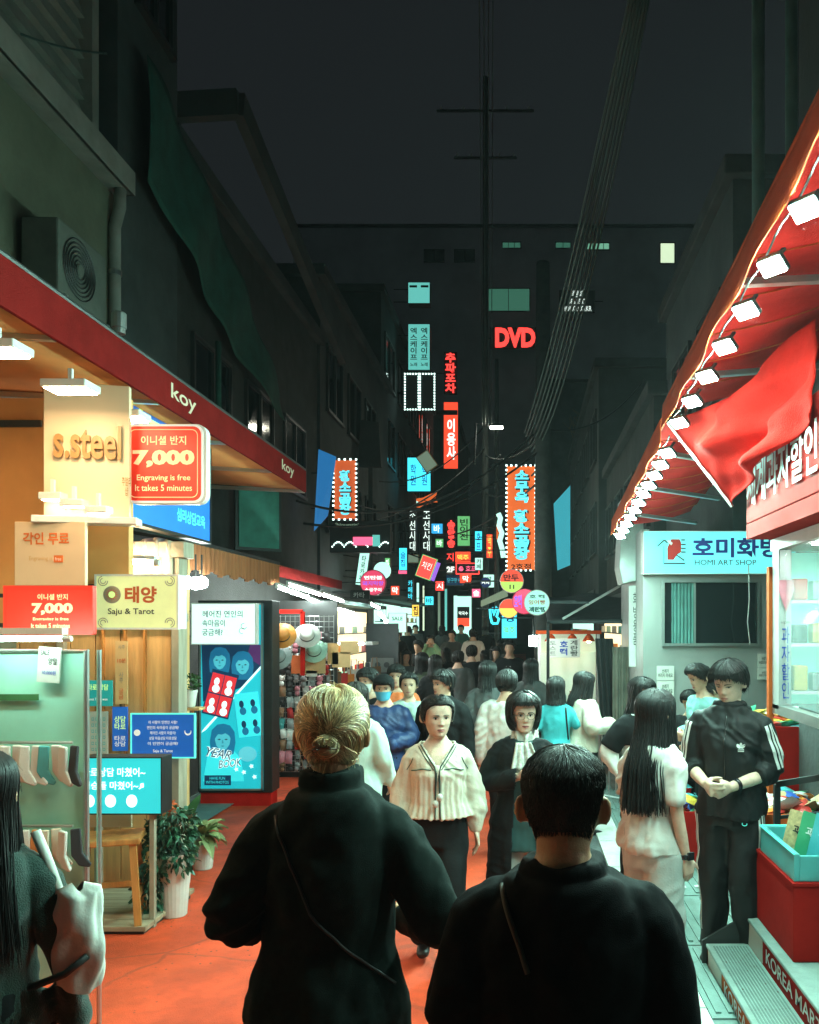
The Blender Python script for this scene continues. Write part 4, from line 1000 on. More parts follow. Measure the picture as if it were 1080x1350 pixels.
dk = thing('wooden_deck', 'low wooden deck under the booth counter', 'deck', (-2.95, 5.75, g(5.75)))
for i in range(6): MB().box(-.9, .50, -.34 + i * .135, -.34 + i * .135 + .13, .03, .062).build('plank', MATS['deck_wood'], dk, bevel=.003)
MB().box(-.88, .48, -.32, .44, -.02, .03).build('base', MATS['frame_dark'], dk)

# counter table and stool
tbq = thing('display_counter', 'pale slatted counter table in front of the wood booth', 'table', (-3.22, 6.02, g(6.0) + .062))
MB().box(-.42, .50, -.24, .2, .70, .73).build('table_top', MATS['white_metal'], tbq, bevel=.004)
MB().box(-.42, .50, -.235, -.215, .56, .70).build('apron', MATS['board_cream'], tbq)
for x in (-.38, .08): 
    for y in (-.2, .15): MB().box(x - .022, x + .022, y - .022, y + .022, 0, .70).build('leg', MATS['wood_grey'], tbq)
for i in range(14): MB().box(-.40 + i * .064, -.36 + i * .064, -.22, .18, .731, .738).build('slat', MATS['white_metal'], tbq)
st = thing('stool', 'orange wooden stool tucked under the counter', 'stool', (P(143, 1100, 5.5).x, 5.52, g(5.6) + .058), R(18))
st.scale = (1.05, 1.05, 1.2)
MB().box(-.19, .19, -.15, .15, .44, .475).build('seat', MATS['wood_orange'], st, bevel=.008)
for x in (-1, 1):
    for y in (-1, 1): MB().bar((x * .18, y * .14, 0), (x * .145, y * .11, .44), .04, .04).build('leg', MATS['wood_orange'], st)
for x in (-1, 1): MB().bar((x * .172, -.13, .14), (x * .172, .13, .14), .022, .03).build('stretcher', MATS['wood_orange'], st)
MB().bar((-.165, .0, .2), (.165, .0, .2), .022, .03).build('stretcher', MATS['wood_orange'], st)

# plants
mat('leaf_green', (.035, .12, .04), .5, var=.3, scale=5, island=.6); mat('leaf_pale', (.30, .36, .16), .5, var=.3, island=.4); mat('leaf_deep', (.02, .085, .045), .45, var=.3, island=.6)
mat('flower_orange', (.55, .12, .03), .6, var=.2, island=.5); mat('pot_white', (.66, .66, .62), .45, var=.08, dirt=.25); mat('soil', (.03, .022, .016), .95); mat('stem_brown', (.12, .08, .04), .8)
def leaves(n, cen, rad, size, rgen, droop=.3, up=0.0):
    V = []; F = []
    for i in range(n):
        d = rgen.normal(size=3); d /= np.linalg.norm(d); p = np.array(cen) + d * np.array(rad) * rgen.uniform(.35, 1) ** .6
        out = d * (1, 1, .4) + (0, 0, up) + rgen.normal(0, .4, 3) - (0, 0, droop); out /= np.linalg.norm(out)
        sd = np.cross(out, rgen.normal(size=3)); sd /= np.linalg.norm(sd); nm = np.cross(out, sd); L = size * rgen.uniform(.6, 1.3); w = L * .28
        b = len(V); V += [p, p + out * L * .35 + sd * w + nm * L * .05, p + out * L * .35 - sd * w + nm * L * .05, p + out * L * .7 + sd * w * .7 - (0, 0, L * .08), p + out * L * .7 - sd * w * .7 - (0, 0, L * .08), p + out * L - (0, 0, L * .2), p + out * L * .4 - nm * L * .03, p + out * L * .75 - nm * L * .03 - (0, 0, L * .08)]
        F += [(b, b + 1, b + 6), (b, b + 6, b + 2), (b + 1, b + 3, b + 7, b + 6), (b + 2, b + 6, b + 7, b + 4), (b + 3, b + 5, b + 7), (b + 4, b + 7, b + 5)]
    return V, F
def pot_plant(label, loc, pot, foliage, name='potted_plant', potm='pot_white'):
    o = thing(name, label, 'plant', loc); r0, r1, h = pot
    p = MB().lathe([(r0 * .9, 0), (r0, .01), (r1, h), (r1 * 1.05, h), (r1 * 1.05, h + .02), (r1 * .93, h + .02), (r1 * .9, h - .03)], n=24).build('pot', MATS[potm], o, smooth=False)
    MB().lathe([(r1 * .9, h - .03), (.01, h - .02)], n=20).build('soil', MATS['soil'], o)
    for nm, m, fn in foliage:
        q = MB(); fn(q); x = q.build(nm, MATS[m], o); x['kind'] = 'stuff'
    return o
rg = np.random.default_rng(5)
def ivy(q):
    for cen, rad, n in (((0, 0, .62), (.17, .15, .14), 420), ((-.10, -.05, .40), (.12, .12, .24), 420), ((-.14, -.06, .16), (.10, .10, .18), 240), ((.06, -.08, .48), (.12, .1, .16), 200)):
        q.add(*leaves(n, cen, rad, .05, rg, .5))
pl1 = pot_plant('tall white pot with trailing ivy and orange flowers beside the counter', (P(226, 1190, 5.8).x + .02, 5.8, g(5.8)), (.085, .115, .42), [('foliage', 'leaf_deep', ivy),
    ('flowers', 'flower_orange', lambda q: q.add(*leaves(150, (-.06, -.04, .76), (.11, .09, .04), .035, rg, 0, .6))), ('stems', 'stem_brown', lambda q: [q.tube([(0, 0, .4), (random.uniform(-.15, .1), random.uniform(-.1, .1), .55), (random.uniform(-.2, .15), random.uniform(-.12, .1), .7)], .004, 5) for _ in range(12)])])
def hosta(q):
    for i in range(70):
        a = rg.uniform(0, 6.28); el = rg.uniform(.1, 1.2); L = rg.uniform(.12, .24); w = L * .2; d = np.array((math.cos(a), math.sin(a), 0)); sd = np.array((-math.sin(a), math.cos(a), 0)); V = []; F = []
        for k in range(7):
            t = k / 6; p = np.array((0, 0, .27)) + d * L * t * math.cos(el * .7) + np.array((0, 0, 1)) * (L * math.sin(el) * t * 1.5 - .16 * t * t * L / .2); ww = w * math.sin(math.pi * min(1, t * .9 + .08)) ; V += [p + sd * ww + (0, 0, .008), p - (0, 0, .006), p - sd * ww + (0, 0, .008)]
        for k in range(6):
            for j in range(2): F.append((k * 3 + j, k * 3 + j + 1, (k + 1) * 3 + j + 1, (k + 1) * 3 + j))
        q.add(V, F)
pl2 = pot_plant('small white pot with pale striped broad leaves behind the ivy', (P(268, 1140, 7.0).x, 7.0, g(7)), (.075, .095, .2), [('foliage', 'leaf_pale', hosta)])
def broad(q):
    for i in range(12):
        a = rg.uniform(0, 6.28); L = rg.uniform(.2, .36); d = np.array((math.cos(a), math.sin(a), 0)); sd = np.array((-math.sin(a), math.cos(a), 0)); V = []; F = []
        for k in range(8):
            t = k / 7; p = np.array((0, 0, .4)) + d * L * t * .6 + np.array((0, 0, 1)) * (L * t * 1.1 - .1 * t * t); ww = .055 * math.sin(math.pi * t) ** .8 if t > .3 else .004; V += [p + sd * ww, p - (0, 0, .005), p - sd * ww]
        for k in range(7):
            for j in range(2): F.append((k * 3 + j, k * 3 + j + 1, (k + 1) * 3 + j + 1, (k + 1) * 3 + j))
        q.add(V, F)
pl3 = pot_plant('dark glossy broad leaf plant standing behind the striped plant', (P(240, 1120, 6.6).x, 6.55, g(6.6)), (.08, .10, .36), [('foliage', 'leaf_green', broad)])
pl4 = pot_plant('small leafy plant in a pale box pot on the booth edge shelf', tuple(P(250, 932, 6.9)), (.045, .06, .12), [('foliage', 'leaf_green', lambda q: q.add(*leaves(110, (0, 0, .19), (.07, .06, .08), .04, rg, -.1, .4)))])
sh = thing('wall_shelf', 'narrow wooden shelf carrying the small pot at the booth edge', 'shelf', tuple(P(250, 936, 6.9)))
MB().box(-.1, .1, -.06, .08, 0, .02).build('board', MATS['wood_tan'], sh); MB().bar((0, .06, -.12), (0, .06, 0), .02, .02).build('support', MATS['wood_tan'], sh)
sp_ = thing('booth_post', 'tall tan wooden post beside the little shelf', 'post', (P(243, 1000, 7.0).x - .02, 7.02, g(7.0)))
MB().box(-.04, .04, -.04, .04, 0, 2.6).build('post', MATS['wood_tan'], sp_)

# sock display of the near shop
mat('mint_board', (.34, .70, .56), .5, var=.06, dirt=.1); mat('sock_white', (.66, .66, .60), .9, var=.1, bump=.3, bscale=200); mat('sock_cream', (.60, .52, .40), .9, var=.1); mat('sock_black', (.03, .03, .035), .9, var=.1); mat('sock_orange', (.6, .25, .08), .9); mat('sock_teal', (.08, .35, .36), .9)
pg = thing('sock_rack', 'mint green pegboard rack for socks at the shop front', 'rack', (-2.36, 4.05, g(4)))
MB().box(-.5, .235, 0, .03, .25, 1.86).build('board', MATS['mint_board'], pg, bevel=.004)
MB().tube([(-.5, -.02, 1.86), (.25, -.02, 1.86), (.25, -.02, .0)], .014, 8).build('rail', MATS['steel'], pg)
MB().tube([(.25, .10, 1.86), (.25, .10, .0)], .012, 8).build('rear_post', MATS['steel'], pg)
for z in (1.42, 1.02, .70): MB().tube([(-.48, -.05, z), (.2, -.05, z)], .007, 6).build('hook_bar', MATS['steel'], pg)
MB().box(-.2, .02, -.028, -.02, 1.62, 1.65).build('clamp', MATS['leaf_green'], pg)
def sock_fn(h=.2):
    pts = [(0, 0), (.045, 0), (.048, -h * .62), (.085, -h * .92), (.075, -h), (.03, -h * .93), (-.002, -h * .66)]
    return [(x, 0, z) for x, z in pts]
ms = ['sock_white', 'sock_white', 'sock_cream', 'sock_white', 'sock_white', 'sock_white', 'sock_orange', 'sock_teal', 'sock_white', 'sock_cream']
names = {'sock_white': 'white', 'sock_cream': 'cream', 'sock_black': 'black', 'sock_orange': 'orange', 'sock_teal': 'teal'}
for row, (z, cnt, where) in enumerate(((1.41, 13, 'upper'), (1.01, 13, 'middle'), (.69, 11, 'lowest'))):
    for i in range(cnt):
        m = ms[(i * 3 + row * 2) % 10] if not (row < 2 and i == cnt - 1) else 'sock_black'
        o = tag(MB().poly(sock_fn(.19), .018).build('sock', MATS[m], bevel=.006), f'{names[m]} sock hanging from the {where} bar of the mint rack', 'sock', 'socks on the mint rack')
        o.location = (-2.36 - .35 + i * .046, 3.97 - .02 * (i % 2), g(4) + z); o.rotation_euler = (R(random.uniform(-6, 6)), R(random.uniform(-4, 8)), R(random.uniform(-25, 25)))
poster('grey sale sheet taped on the mint board', (48, 853, 77, 900), 4.0, 'poster_grey', [('SALE', 51, 857, 63, 864, 'ink'), ('양말', 62, 867, 74, 876, 'ink'), ('10,000원', 55, 884, 73, 890, 'ink_blue')], tilt=4)

tube_lamp((-2.62, 3.86, PZ(842, 3.9)), (-2.12, 3.86, PZ(842, 3.9)), 'added slim strip light under the red price sign over the socks', None, .012, 'strip_fill')  # added fill tube that brightens the mint board and socks
# small accessory stall row behind: awnings with a fringe
mat('fringe_brown', (.30, .10, .035), .85, var=.3, scale=6, stretch=(1, 8, .4), bump=.5, bscale=40)
aw2 = thing('fringed_awning', 'teal roofed awning with brown fringe over the tarot stalls', 'awning', (-2.9, 8.4, 2.3))
MB().grid(lambda u, v: (-1.0 * v, -1.3 + 2.8 * u, .33 + .25 * v), 12, 3).build('canopy', mat('awning_teal', (.05, .12, .11), .7, var=.2, dirt=.3), aw2, solid=.02)
MB().grid(lambda u, v: (.012 * math.sin(u * 160), -1.3 + 2.8 * u, .32 - (.24 + .02 * math.sin(u * 45)) * v), 160, 3).build('fringe', MATS['fringe_brown'], aw2, solid=.006)
MB().bar((0, -1.3, .34), (0, 1.5, .34), .03, .03).build('front_bar', MATS['dark_metal'], aw2)
for y in (-1.2, 1.4): MB().bar((0, y, .32), (-1.0, y, .5), .03, .03).build('arm', MATS['dark_metal'], aw2)
aw3 = thing('orange_awning', 'dark orange edged awning above the accessory stall lamps', 'awning', tuple(P(385, 752, 11.2)))
MB().grid(lambda u, v: (-.95 * v + .0, -1.6 + 4.6 * u, .03 + .25 * v - .05 * u), 10, 2).build('canopy', MATS['fringe_brown'], aw3, solid=.03)
MB().box(-.01, .02, -1.6, 3.0, -.12, .02).build('valance', MATS['koy_red'], aw3)
# fluorescent tubes
tn = 0
for (x0, y0, Ya, x1, y1, Yb) in ((366, 774, 9.6, 402, 787, 10.9), (405, 789, 11.0, 432, 799, 12.2), (435, 800, 12.3, 466, 809, 13.8), (380, 771, 10.2, 422, 784, 11.8), (425, 784, 11.9, 452, 793, 13.3), (488, 796, 16, 500, 802, 17.6)):
    tube_lamp(P(x0, y0, Ya), P(x1, y1, Yb), f'glowing fluorescent tube under the stall awnings, {ORD[tn]} of the set'); tn += 1
tube_lamp(P(118, 738, 6.15), P(205, 742, 6.15), 'warm white tube glowing under the cloth above the wood booth', None, .022, 'tube_warm')
# round bulbs by the booth
for i, (px, py, Yk) in enumerate(((246, 768, 6.9), (258, 769, 7.2), (266, 768, 7.5))):
    o = thing('globe_lamp', 'white globe lamp hanging beside the booth end', 'lamp', tuple(P(px, py, Yk)), 0, 'globe lamps at the booth end')
    MB().ball((0, 0, 0), .055, 16, 10).build('globe', MATS['bulb_white'], o, smooth=True); MB().tube([(0, 0, .05), (0, 0, .25)], .008, 6).build('cord', MATS['cable'], o)

# question sign and the tall photo booth light box
lit('face_white', S('#cfeee4'), .78); mat('ink_teal', (.03, .16, .17), .6, var=0)
qs = sign('question_sign', 'white framed question sign above the tall photo light box', (252, 795, 338, 850), 9.0, 'face_white', 'white_metal', .10, [
    ('헤어진 연인의', 267, 805, 320, 814, 'ink_teal', .01), ('속마음이', 267, 817, 297, 826, 'ink_teal', .01), ('궁금해?', 267, 829, 294, 838, 'ink_teal', .01)], wall=.3)
br = MB()
for t0, dx, dz in ((0, .47 - .0, .22), (1, .47, .16)):
    br.tube([(.20 + .03 * math.cos(a) + .02 * t0, -.008, .15 + .05 * t0 + .03 * math.sin(a)) for a in np.linspace(.4 + t0, 5 + t0, 12)], .0025, 4)
br.build('doodle', MATS['ink_teal'], qs)['kind'] = 'stuff'
lit('ad_cyan', S('#1fb4c4'), .55); lit('ad_aqua', S('#38d4dc'), .6); lit('ad_blue', S('#1a6f98'), .45); lit('ad_red', S('#d8303a'), .6); lit('ad_navy', S('#123a5c'), .35); lit('ad_face', S('#5fc4d4'), .5); lit('ad_plum', S('#5a2f6a'), .35); lit('ad_white', S('#d8f4f0'), .75)
yb = thing('photo_light_box', 'tall cyan photo studio light box with portraits and yearbook lettering', 'sign', (PX(305, 9.5), 9.5, PZ(1042, 9.5)))
k = 9.5 / FPX; bw, bh = 84 * k, 247 * k
MB().box(-bw / 2 - .02, bw / 2 + .10, .01, .30, -.03, bh + .03).build('case', MATS['dark_metal'], yb, bevel=.006)
MB().box(-bw / 2, bw / 2, -.004, .012, 0, bh).build('panel', MATS['ad_cyan'], yb)
MB().box(-bw / 2, -bw / 2 + .02, -.012, .01, 0, bh).box(bw / 2 - .02, bw / 2, -.012, .01, 0, bh).box(-bw / 2, bw / 2, -.012, .01, bh - .02, bh).box(-bw / 2, bw / 2, -.012, .01, 0, .02).build('frame', MATS['steel'], yb)
def ad(pts, m, nm='printed_shape', dy=-.006): return MB().poly([(x * k, dy, (1042 - y) * k) for x, y in pts]).build(nm, MATS[m] if isinstance(m, str) else m, yb)
def ell(cx, cy, rx, ry, n=20, a0=0, a1=360): return [(cx + rx * math.cos(R(a)), cy + ry * math.sin(R(a))) for a in np.linspace(a0, a1, n, endpoint=(a1 - a0) < 360)]
C = 305
ad([(x - C, y) for x, y in ((266, 850), (344, 850), (344, 880), (322, 905), (268, 925))], 'ad_navy')
ad([(x - C, y) for x, y in ((330, 850), (344, 850), (344, 878), (326, 866))], 'ad_plum', dy=-.0066)
lit('ad_skin', S('#4fb6c8'), .5); lit('ad_shade', S('#2f8fa8'), .45)
for i, (cx, cy, s) in enumerate(((290, 868, 1.0), (320, 874, 1.05), (294, 972, 1.2))):   # portraits: hair, face, fringe, features
    sh = lambda pts: [(cx + x * s - C, cy + y * s) for x, y in pts]
    ad(sh([(-13, 18), (-14, 4), (-12, -8), (-6, -14), (1, -15), (8, -13), (13, -6), (14, 6), (12, 18), (6, 21), (-6, 21)]), 'ad_blue', 'portrait_hair', -.0072 - i * .0002)
    ad(sh([(-8, -4), (-8.5, 3), (-7, 9), (-3, 13.5), (0.5, 14.5), (4, 13), (7.5, 8), (8.5, 2), (8, -5), (3, -8), (-4, -8)]), 'ad_skin', 'portrait_face', -.0082)
    ad(sh([(-9, 2), (-8, -8), (-2, -11), (5, -10), (9, -6), (9.5, 3), (7, -2), (3, -4.5), (-1, -3), (-5, -3.5)]), 'ad_blue', 'portrait_fringe', -.0090)
    for dx in (-3.8, 3.8):
        ad(sh([(dx - 2.0, 2.4), (dx, 1.4), (dx + 2.0, 2.3), (dx, 3.1)]), 'ad_navy', 'portrait_eye', -.0094)
    ad(sh([(-.6, 3), (.4, 3), (1.2, 6.6), (-1, 6.6)]), 'ad_shade', 'portrait_nose', -.0094)
    ad(sh([(-2.4, 9.4), (0, 8.8), (2.4, 9.4), (0, 10.6)]), 'ad_shade', 'portrait_mouth', -.0094)
ad([(x - C, y) for x, y in ((275, 990), (284, 984), (305, 986), (318, 1000), (322, 1030), (268, 1030))], 'ad_aqua', 'portrait_shoulders', -.0070)
ad([(x - C, y) for x, y in ((266, 966), (272, 962), (344, 882), (344, 878), (268, 962))], 'ad_white', 'white_stroke', -.0100)
def card(cx, cy, w, h, tilt, m, m2, nm):
    a = R(tilt); rot = lambda x, y: (cx + x * math.cos(a) - y * math.sin(a) - C, cy + x * math.sin(a) + y * math.cos(a))
    ad([rot(-w / 2, -h / 2), rot(w / 2, -h / 2), rot(w / 2, h / 2), rot(-w / 2, h / 2)], 'ad_navy' if m == 'ad_red' else 'ad_aqua', nm, -.0105)
    for i in (-1, 1):
        for j in (-1, 1):
            x0, y0 = i * w * .235, j * h * .23 + 1.0; ad([rot(x0 - w * .22, y0 - h * .215), rot(x0 + w * .22, y0 - h * .215), rot(x0 + w * .22, y0 + h * .215), rot(x0 - w * .22, y0 + h * .215)], m, 'card_picture', -.0112)
            e = ell(x0, y0 - h * .04, w * .10, h * .085, 12); ad([rot(*p) for p in e], m2, 'card_head', -.0118)
            e = ell(x0 + 1, y0 + h * .12, w * .14, h * .09, 12); ad([rot(*p) for p in e], 'ad_white' if m == 'ad_red' else 'ad_blue', 'card_bust', -.0118)
card(291, 915, 36, 60, 14, 'ad_red', 'ad_white', 'photo_card'); card(328, 942, 32, 58, -7, 'ad_aqua', 'ad_navy', 'photo_card')
text('YEAR', yb, ((289 - C) * k, -.0125, (1042 - 993) * k), MATS['ad_white'], w=34 * k, h=13 * k, bold=.06, shear=.3, tilt=-10)
text('YEAR', yb, ((289 - C) * k, -.0135, (1042 - 993) * k), MATS['ad_navy'], w=33 * k, h=12 * k, bold=.0, shear=.3, tilt=-10)
text('BOOK', yb, ((304 - C) * k, -.0125, (1042 - 1006) * k), MATS['ad_white'], w=32 * k, h=11 * k, bold=.06, shear=.3, tilt=6)
text('BOOK', yb, ((304 - C) * k, -.0135, (1042 - 1006) * k), MATS['ad_navy'], w=31 * k, h=10 * k, bold=.0, shear=.3, tilt=6)
ad([(x - C, y) for x, y in ((270, 1022), (305, 1022), (305, 1035), (270, 1035))], 'ad_navy', 'caption_box', -.0105)
text('HAVE FUN\nWITH PHOTOS', yb, ((287 - C) * k, -.0115, (1042 - 1028.5) * k), MATS['ad_aqua'], w=30 * k, h=9 * k)
for cx, cy in ((312, 1014), (322, 1018), (332, 1010), (336, 1024)): ad([(cx - C + 3.5 * (1 if i % 2 else .5) * math.cos(i * math.pi / 5), cy + 3.5 * (1 if i % 2 else .5) * math.sin(i * math.pi / 5)) for i in range(10)], 'ad_white', 'star_mark', -.0110)
ad([(x - C, y) for x, y in ell(327, 994, 12, 10)], 'ad_face', 'speech_bubble', -.0100)
ft = MB(); ft.box(-bw / 2, bw / 2 + .08, .03, .27, -.24, -.03).build('plinth', MATS['awning_red'], yb)

# grid wall of accessories behind
acc = thing('accessory_rack', 'wire grid rack packed with hanging trinkets behind the light box', 'rack', (PX(392, 11.2), 11.2, g(11)))
b = MB()
for i in range(15): b.tube([(-.42 + i * .065, 0, .1), (-.42 + i * .065, 0, 2.2)], .004, 4)
for i in range(30): b.tube([(-.42, 0, .1 + i * .072), (.49, 0, .1 + i * .072)], .004, 4)
b.build('wire_grid', MATS['steel'], acc)['kind'] = 'stuff'
MB().box(-.5, .5, .15, .2, 0, 2.4).build('back_board', MATS['frame_dark'], acc)
cols = {'red': (.5, .03, .03), 'pink': (.55, .2, .25), 'white': (.62, .62, .58), 'teal': (.06, .3, .3), 'brown': (.2, .1, .05), 'orange': (.6, .22, .04), 'grey': (.25, .27, .27), 'black': (.03, .03, .03), 'yellow': (.6, .42, .1), 'mint': (.35, .55, .45)}
for cn, cv in cols.items(): mat('toy_' + cn, cv, .55, var=.12, scale=20)
trinket = {}
def pouch(m, kind):
    key = (m, kind)
    if key not in trinket:
        q = MB()
        if kind == 0:   # plush: head, body, ears
            q.ball((0, 0, -.05), .038, 10, 7, (1, .7, .9)).ball((0, 0, -.105), .034, 10, 7, (1, .7, 1.1)).ball((-.028, 0, -.018), .013, 8, 5).ball((.028, 0, -.018), .013, 8, 5)
        elif kind == 1: # pillow bag with a pinched top
            q.grid(lambda u, v: ((u - .5) * .085, .016 * math.sin(math.pi * u) * math.sin(math.pi * v), -.02 - v * .12), 6, 6).grid(lambda u, v: ((u - .5) * .085, -.016 * math.sin(math.pi * u) * math.sin(math.pi * v), -.02 - v * .12), 6, 6)
            q.box(-.03, .03, -.003, .003, -.03, -.006)
        else:           # card with a charm
            q.box(-.035, .035, -.002, .002, -.12, -.01).ball((0, -.01, -.075), .02, 10, 6, (1, .5, 1))
        q.tube([(0, 0, -.02), (0, .01, .005)], .003, 4)
        me = bpy.data.meshes.new('trinket'); me.from_pydata(q.v, [], q.f); me.update(); me.materials.append(MATS[m]); trinket[key] = me
    return trinket[key]
cl_ = list(cols); kn_ = ['plush charm', 'small bag', 'carded charm']
rr_ = random.Random(4)
for r_ in range(13):
    for c_ in range(9):
        cn = rr_.choice(['pink', 'white', 'teal', 'brown', 'grey', 'black', 'red', 'mint', 'white', 'grey']); kd = rr_.randrange(3)
        o = bpy.data.objects.new('trinket', pouch('toy_' + cn, kd)); COL.objects.link(o)
        o.location = (PX(392, 11.2) - .39 + c_ * .10 + rr_.uniform(-.01, .01), 11.17 - .03 * rr_.random(), g(11) + .25 + r_ * .145); o.rotation_euler = (0, rr_.uniform(-.15, .15), rr_.uniform(-.5, .5)); o.scale = [rr_.uniform(.9, 1.3)] * 3
        tag(o, f'{cn} {kn_[kd]} hanging in the rows of the wire trinket rack', 'trinket', f'{cn} {kn_[kd]}s on the wire rack')
# hanging hats, bags and notes over the stall
def hat(label, px, py, Y, m):
    o = thing('hat', label, 'hat', tuple(P(px, py, Y)), 0); o.rotation_euler = (R(60), R(20), 0)
    MB().lathe([(.17, -.005), (.17, 0), (.095, .01), (.09, .09), (.06, .115), (.002, .12)], n=24).build('body', MATS[m], o, smooth=True); MB().lathe([(.096, .012), (.094, .04)], n=24, caps=False).build('band', MATS['toy_black'], o)
hat('white brimmed hat hanging on the red stall frame', 405, 838, 10.6, 'toy_white'); hat('pale brimmed hat hanging below the tan notes', 414, 858, 10.8, 'toy_mint'); hat('orange hat hanging by the tall light box', 372, 838, 10.0, 'toy_orange'); hat('grey hat hanging under the orange hat', 366, 866, 10.0, 'toy_grey')
for (x0, y0, x1, y1, m, lbl) in ((401, 862, 429, 888, 'poster_ochre', 'tan price card beside the red stall frame'), (449, 846, 473, 862, 'poster_ochre', 'tan price card high over the tote bags'), (384, 864, 400, 888, 'flower_orange', 'orange price card beside the tan card'), (432, 848, 446, 876, 'wood_tan', 'folded tan paper bag hung over the stall'), (438, 860, 462, 880, 'poster_ochre', 'wide tan card under the high price card'), (404, 884, 418, 892, 'paper', 'small white price tag under the tan card')):
    poster(lbl, (x0, y0, x1, y1), 10.9, m)
fr = thing('hat_rack', 'red painted rack of square bars around the hat display', 'rack', tuple(P(355, 870, 10.7)))
MB().bar((0, 0, .0), (0, 0, .62), .05, .05).bar((.0, 0, .62), (.43, 0, .62), .05, .05).bar((.43, 0, .62), (.43, 0, -.2), .05, .05).build('beam', MATS['awning_red'], fr)
fr2 = thing('hat_rack', 'second red square bar rack further down the stall row', 'rack', tuple(P(407, 876, 11.6)))
MB().bar((0, 0, .6), (.28, 0, .6), .05, .05).bar((.28, 0, .6), (.28, 0, -.4), .05, .05).build('beam', MATS['awning_red'], fr2)
for i in range(7):
    m = ['toy_brown', 'toy_red', 'toy_orange', 'toy_white', 'toy_black', 'toy_grey', 'toy_brown'][i]
    o = thing('tote_bag', f'{m[4:]} tote bag hanging in the stall row, place {("first", "second", "third", "fourth", "fifth", "sixth", "seventh")[i]} from the price cards', 'bag', (PX(440 + i * 9, 11.4 + i * .25), 11.4 + i * .25, PZ(886 + (i % 3) * 3, 11.4)), R(60))
    MB().grid(lambda u, v: ((u - .5) * .3, .03 * math.sin(math.pi * u) * v, -.34 * v), 6, 5).grid(lambda u, v: ((u - .5) * .3, -.03 * math.sin(math.pi * u) * v, -.34 * v), 6, 5).build('bag', MATS[m], o, smooth=True)
    MB().tube([(-.07, 0, 0), (-.05, 0, .14), (.05, 0, .14), (.07, 0, 0)], .008, 6).build('handle', MATS[m], o)
mat('print_dark', (.07, .08, .085), .85, var=.1); mat('print_grey', (.2, .22, .22), .85, var=.1)
bn = thing('banner_stand', 'dark printed T-shirt banner stand at the end of the stalls', 'banner', (PX(504, 14.5), 14.5, g(14.5)))
MB().box(-.28, .28, 0, .03, .3, PZ(822, 14.5) - g(14.5)).build('cloth', MATS['print_dark'], bn); MB().box(-.2, .2, -.006, 0, 1.25, 1.5).build('printed_patch', MATS['print_grey'], bn); MB().box(-.2, .2, -.006, 0, .8, 1.1).build('printed_patch', MATS['brick_dark'], bn)
for x in (-.13, .13): MB().lathe([(.05, 0), (.05, .004)], n=14, M=Matrix.Translation((x * .6, -.006, 1.38)) @ Matrix.Rotation(R(90), 4, 'X')).build('printed_spot', MATS['print_dark'], bn)
for x in (-.27, .27): MB().bar((x, .03, 0), (x, .03, 2.0), .03, .03).build('pole', MATS['dark_metal'], bn)
tl = thing('stall_counter', 'teal lit glass counter under the far stall roof', 'counter', (PX(455, 13.4), 13.4, g(13.4)))
MB().box(-.7, .45, 0, .5, 0, .9).build('base', MATS['frame_dark'], tl); MB().box(-.7, .45, .02, .5, .9, 1.3).build('glass_case', MATS['window_glow_dim'], tl)
gs = MB().box(-.7, .45, -.01, .52, 1.75, 1.8).build('top_shelf', MATS['steel'], tl)
for i in range(5): MB().box(-.6 + i * .2, -.5 + i * .2, -.03, -.012, 1.76, 1.79).build('shelf_light', MATS['tube_white'], tl)
ws = sheet('side_pavement', -4.2, -3.3, -4, 44, .03, 'slab2')
# ------------------------------------------------------------------ east side: snack shop
mat('shop_red', (.34, .012, .009), .7, spec=.08, var=.1, dirt=.2); mat('shop_orange', (.55, .11, .025), .7, spec=.1, var=.1, dirt=.2); mat('step_teal', (.26, .36, .33), .5, var=.2, scale=5, bump=.3, bscale=120, dirt=.45)
mat('rubber_black', (.018, .02, .02), .6, var=.1); mat('sheet_metal', (.45, .50, .48), .4, .4, var=.1, dirt=.3)
AXR = .93
def awning_edge(u): return 0
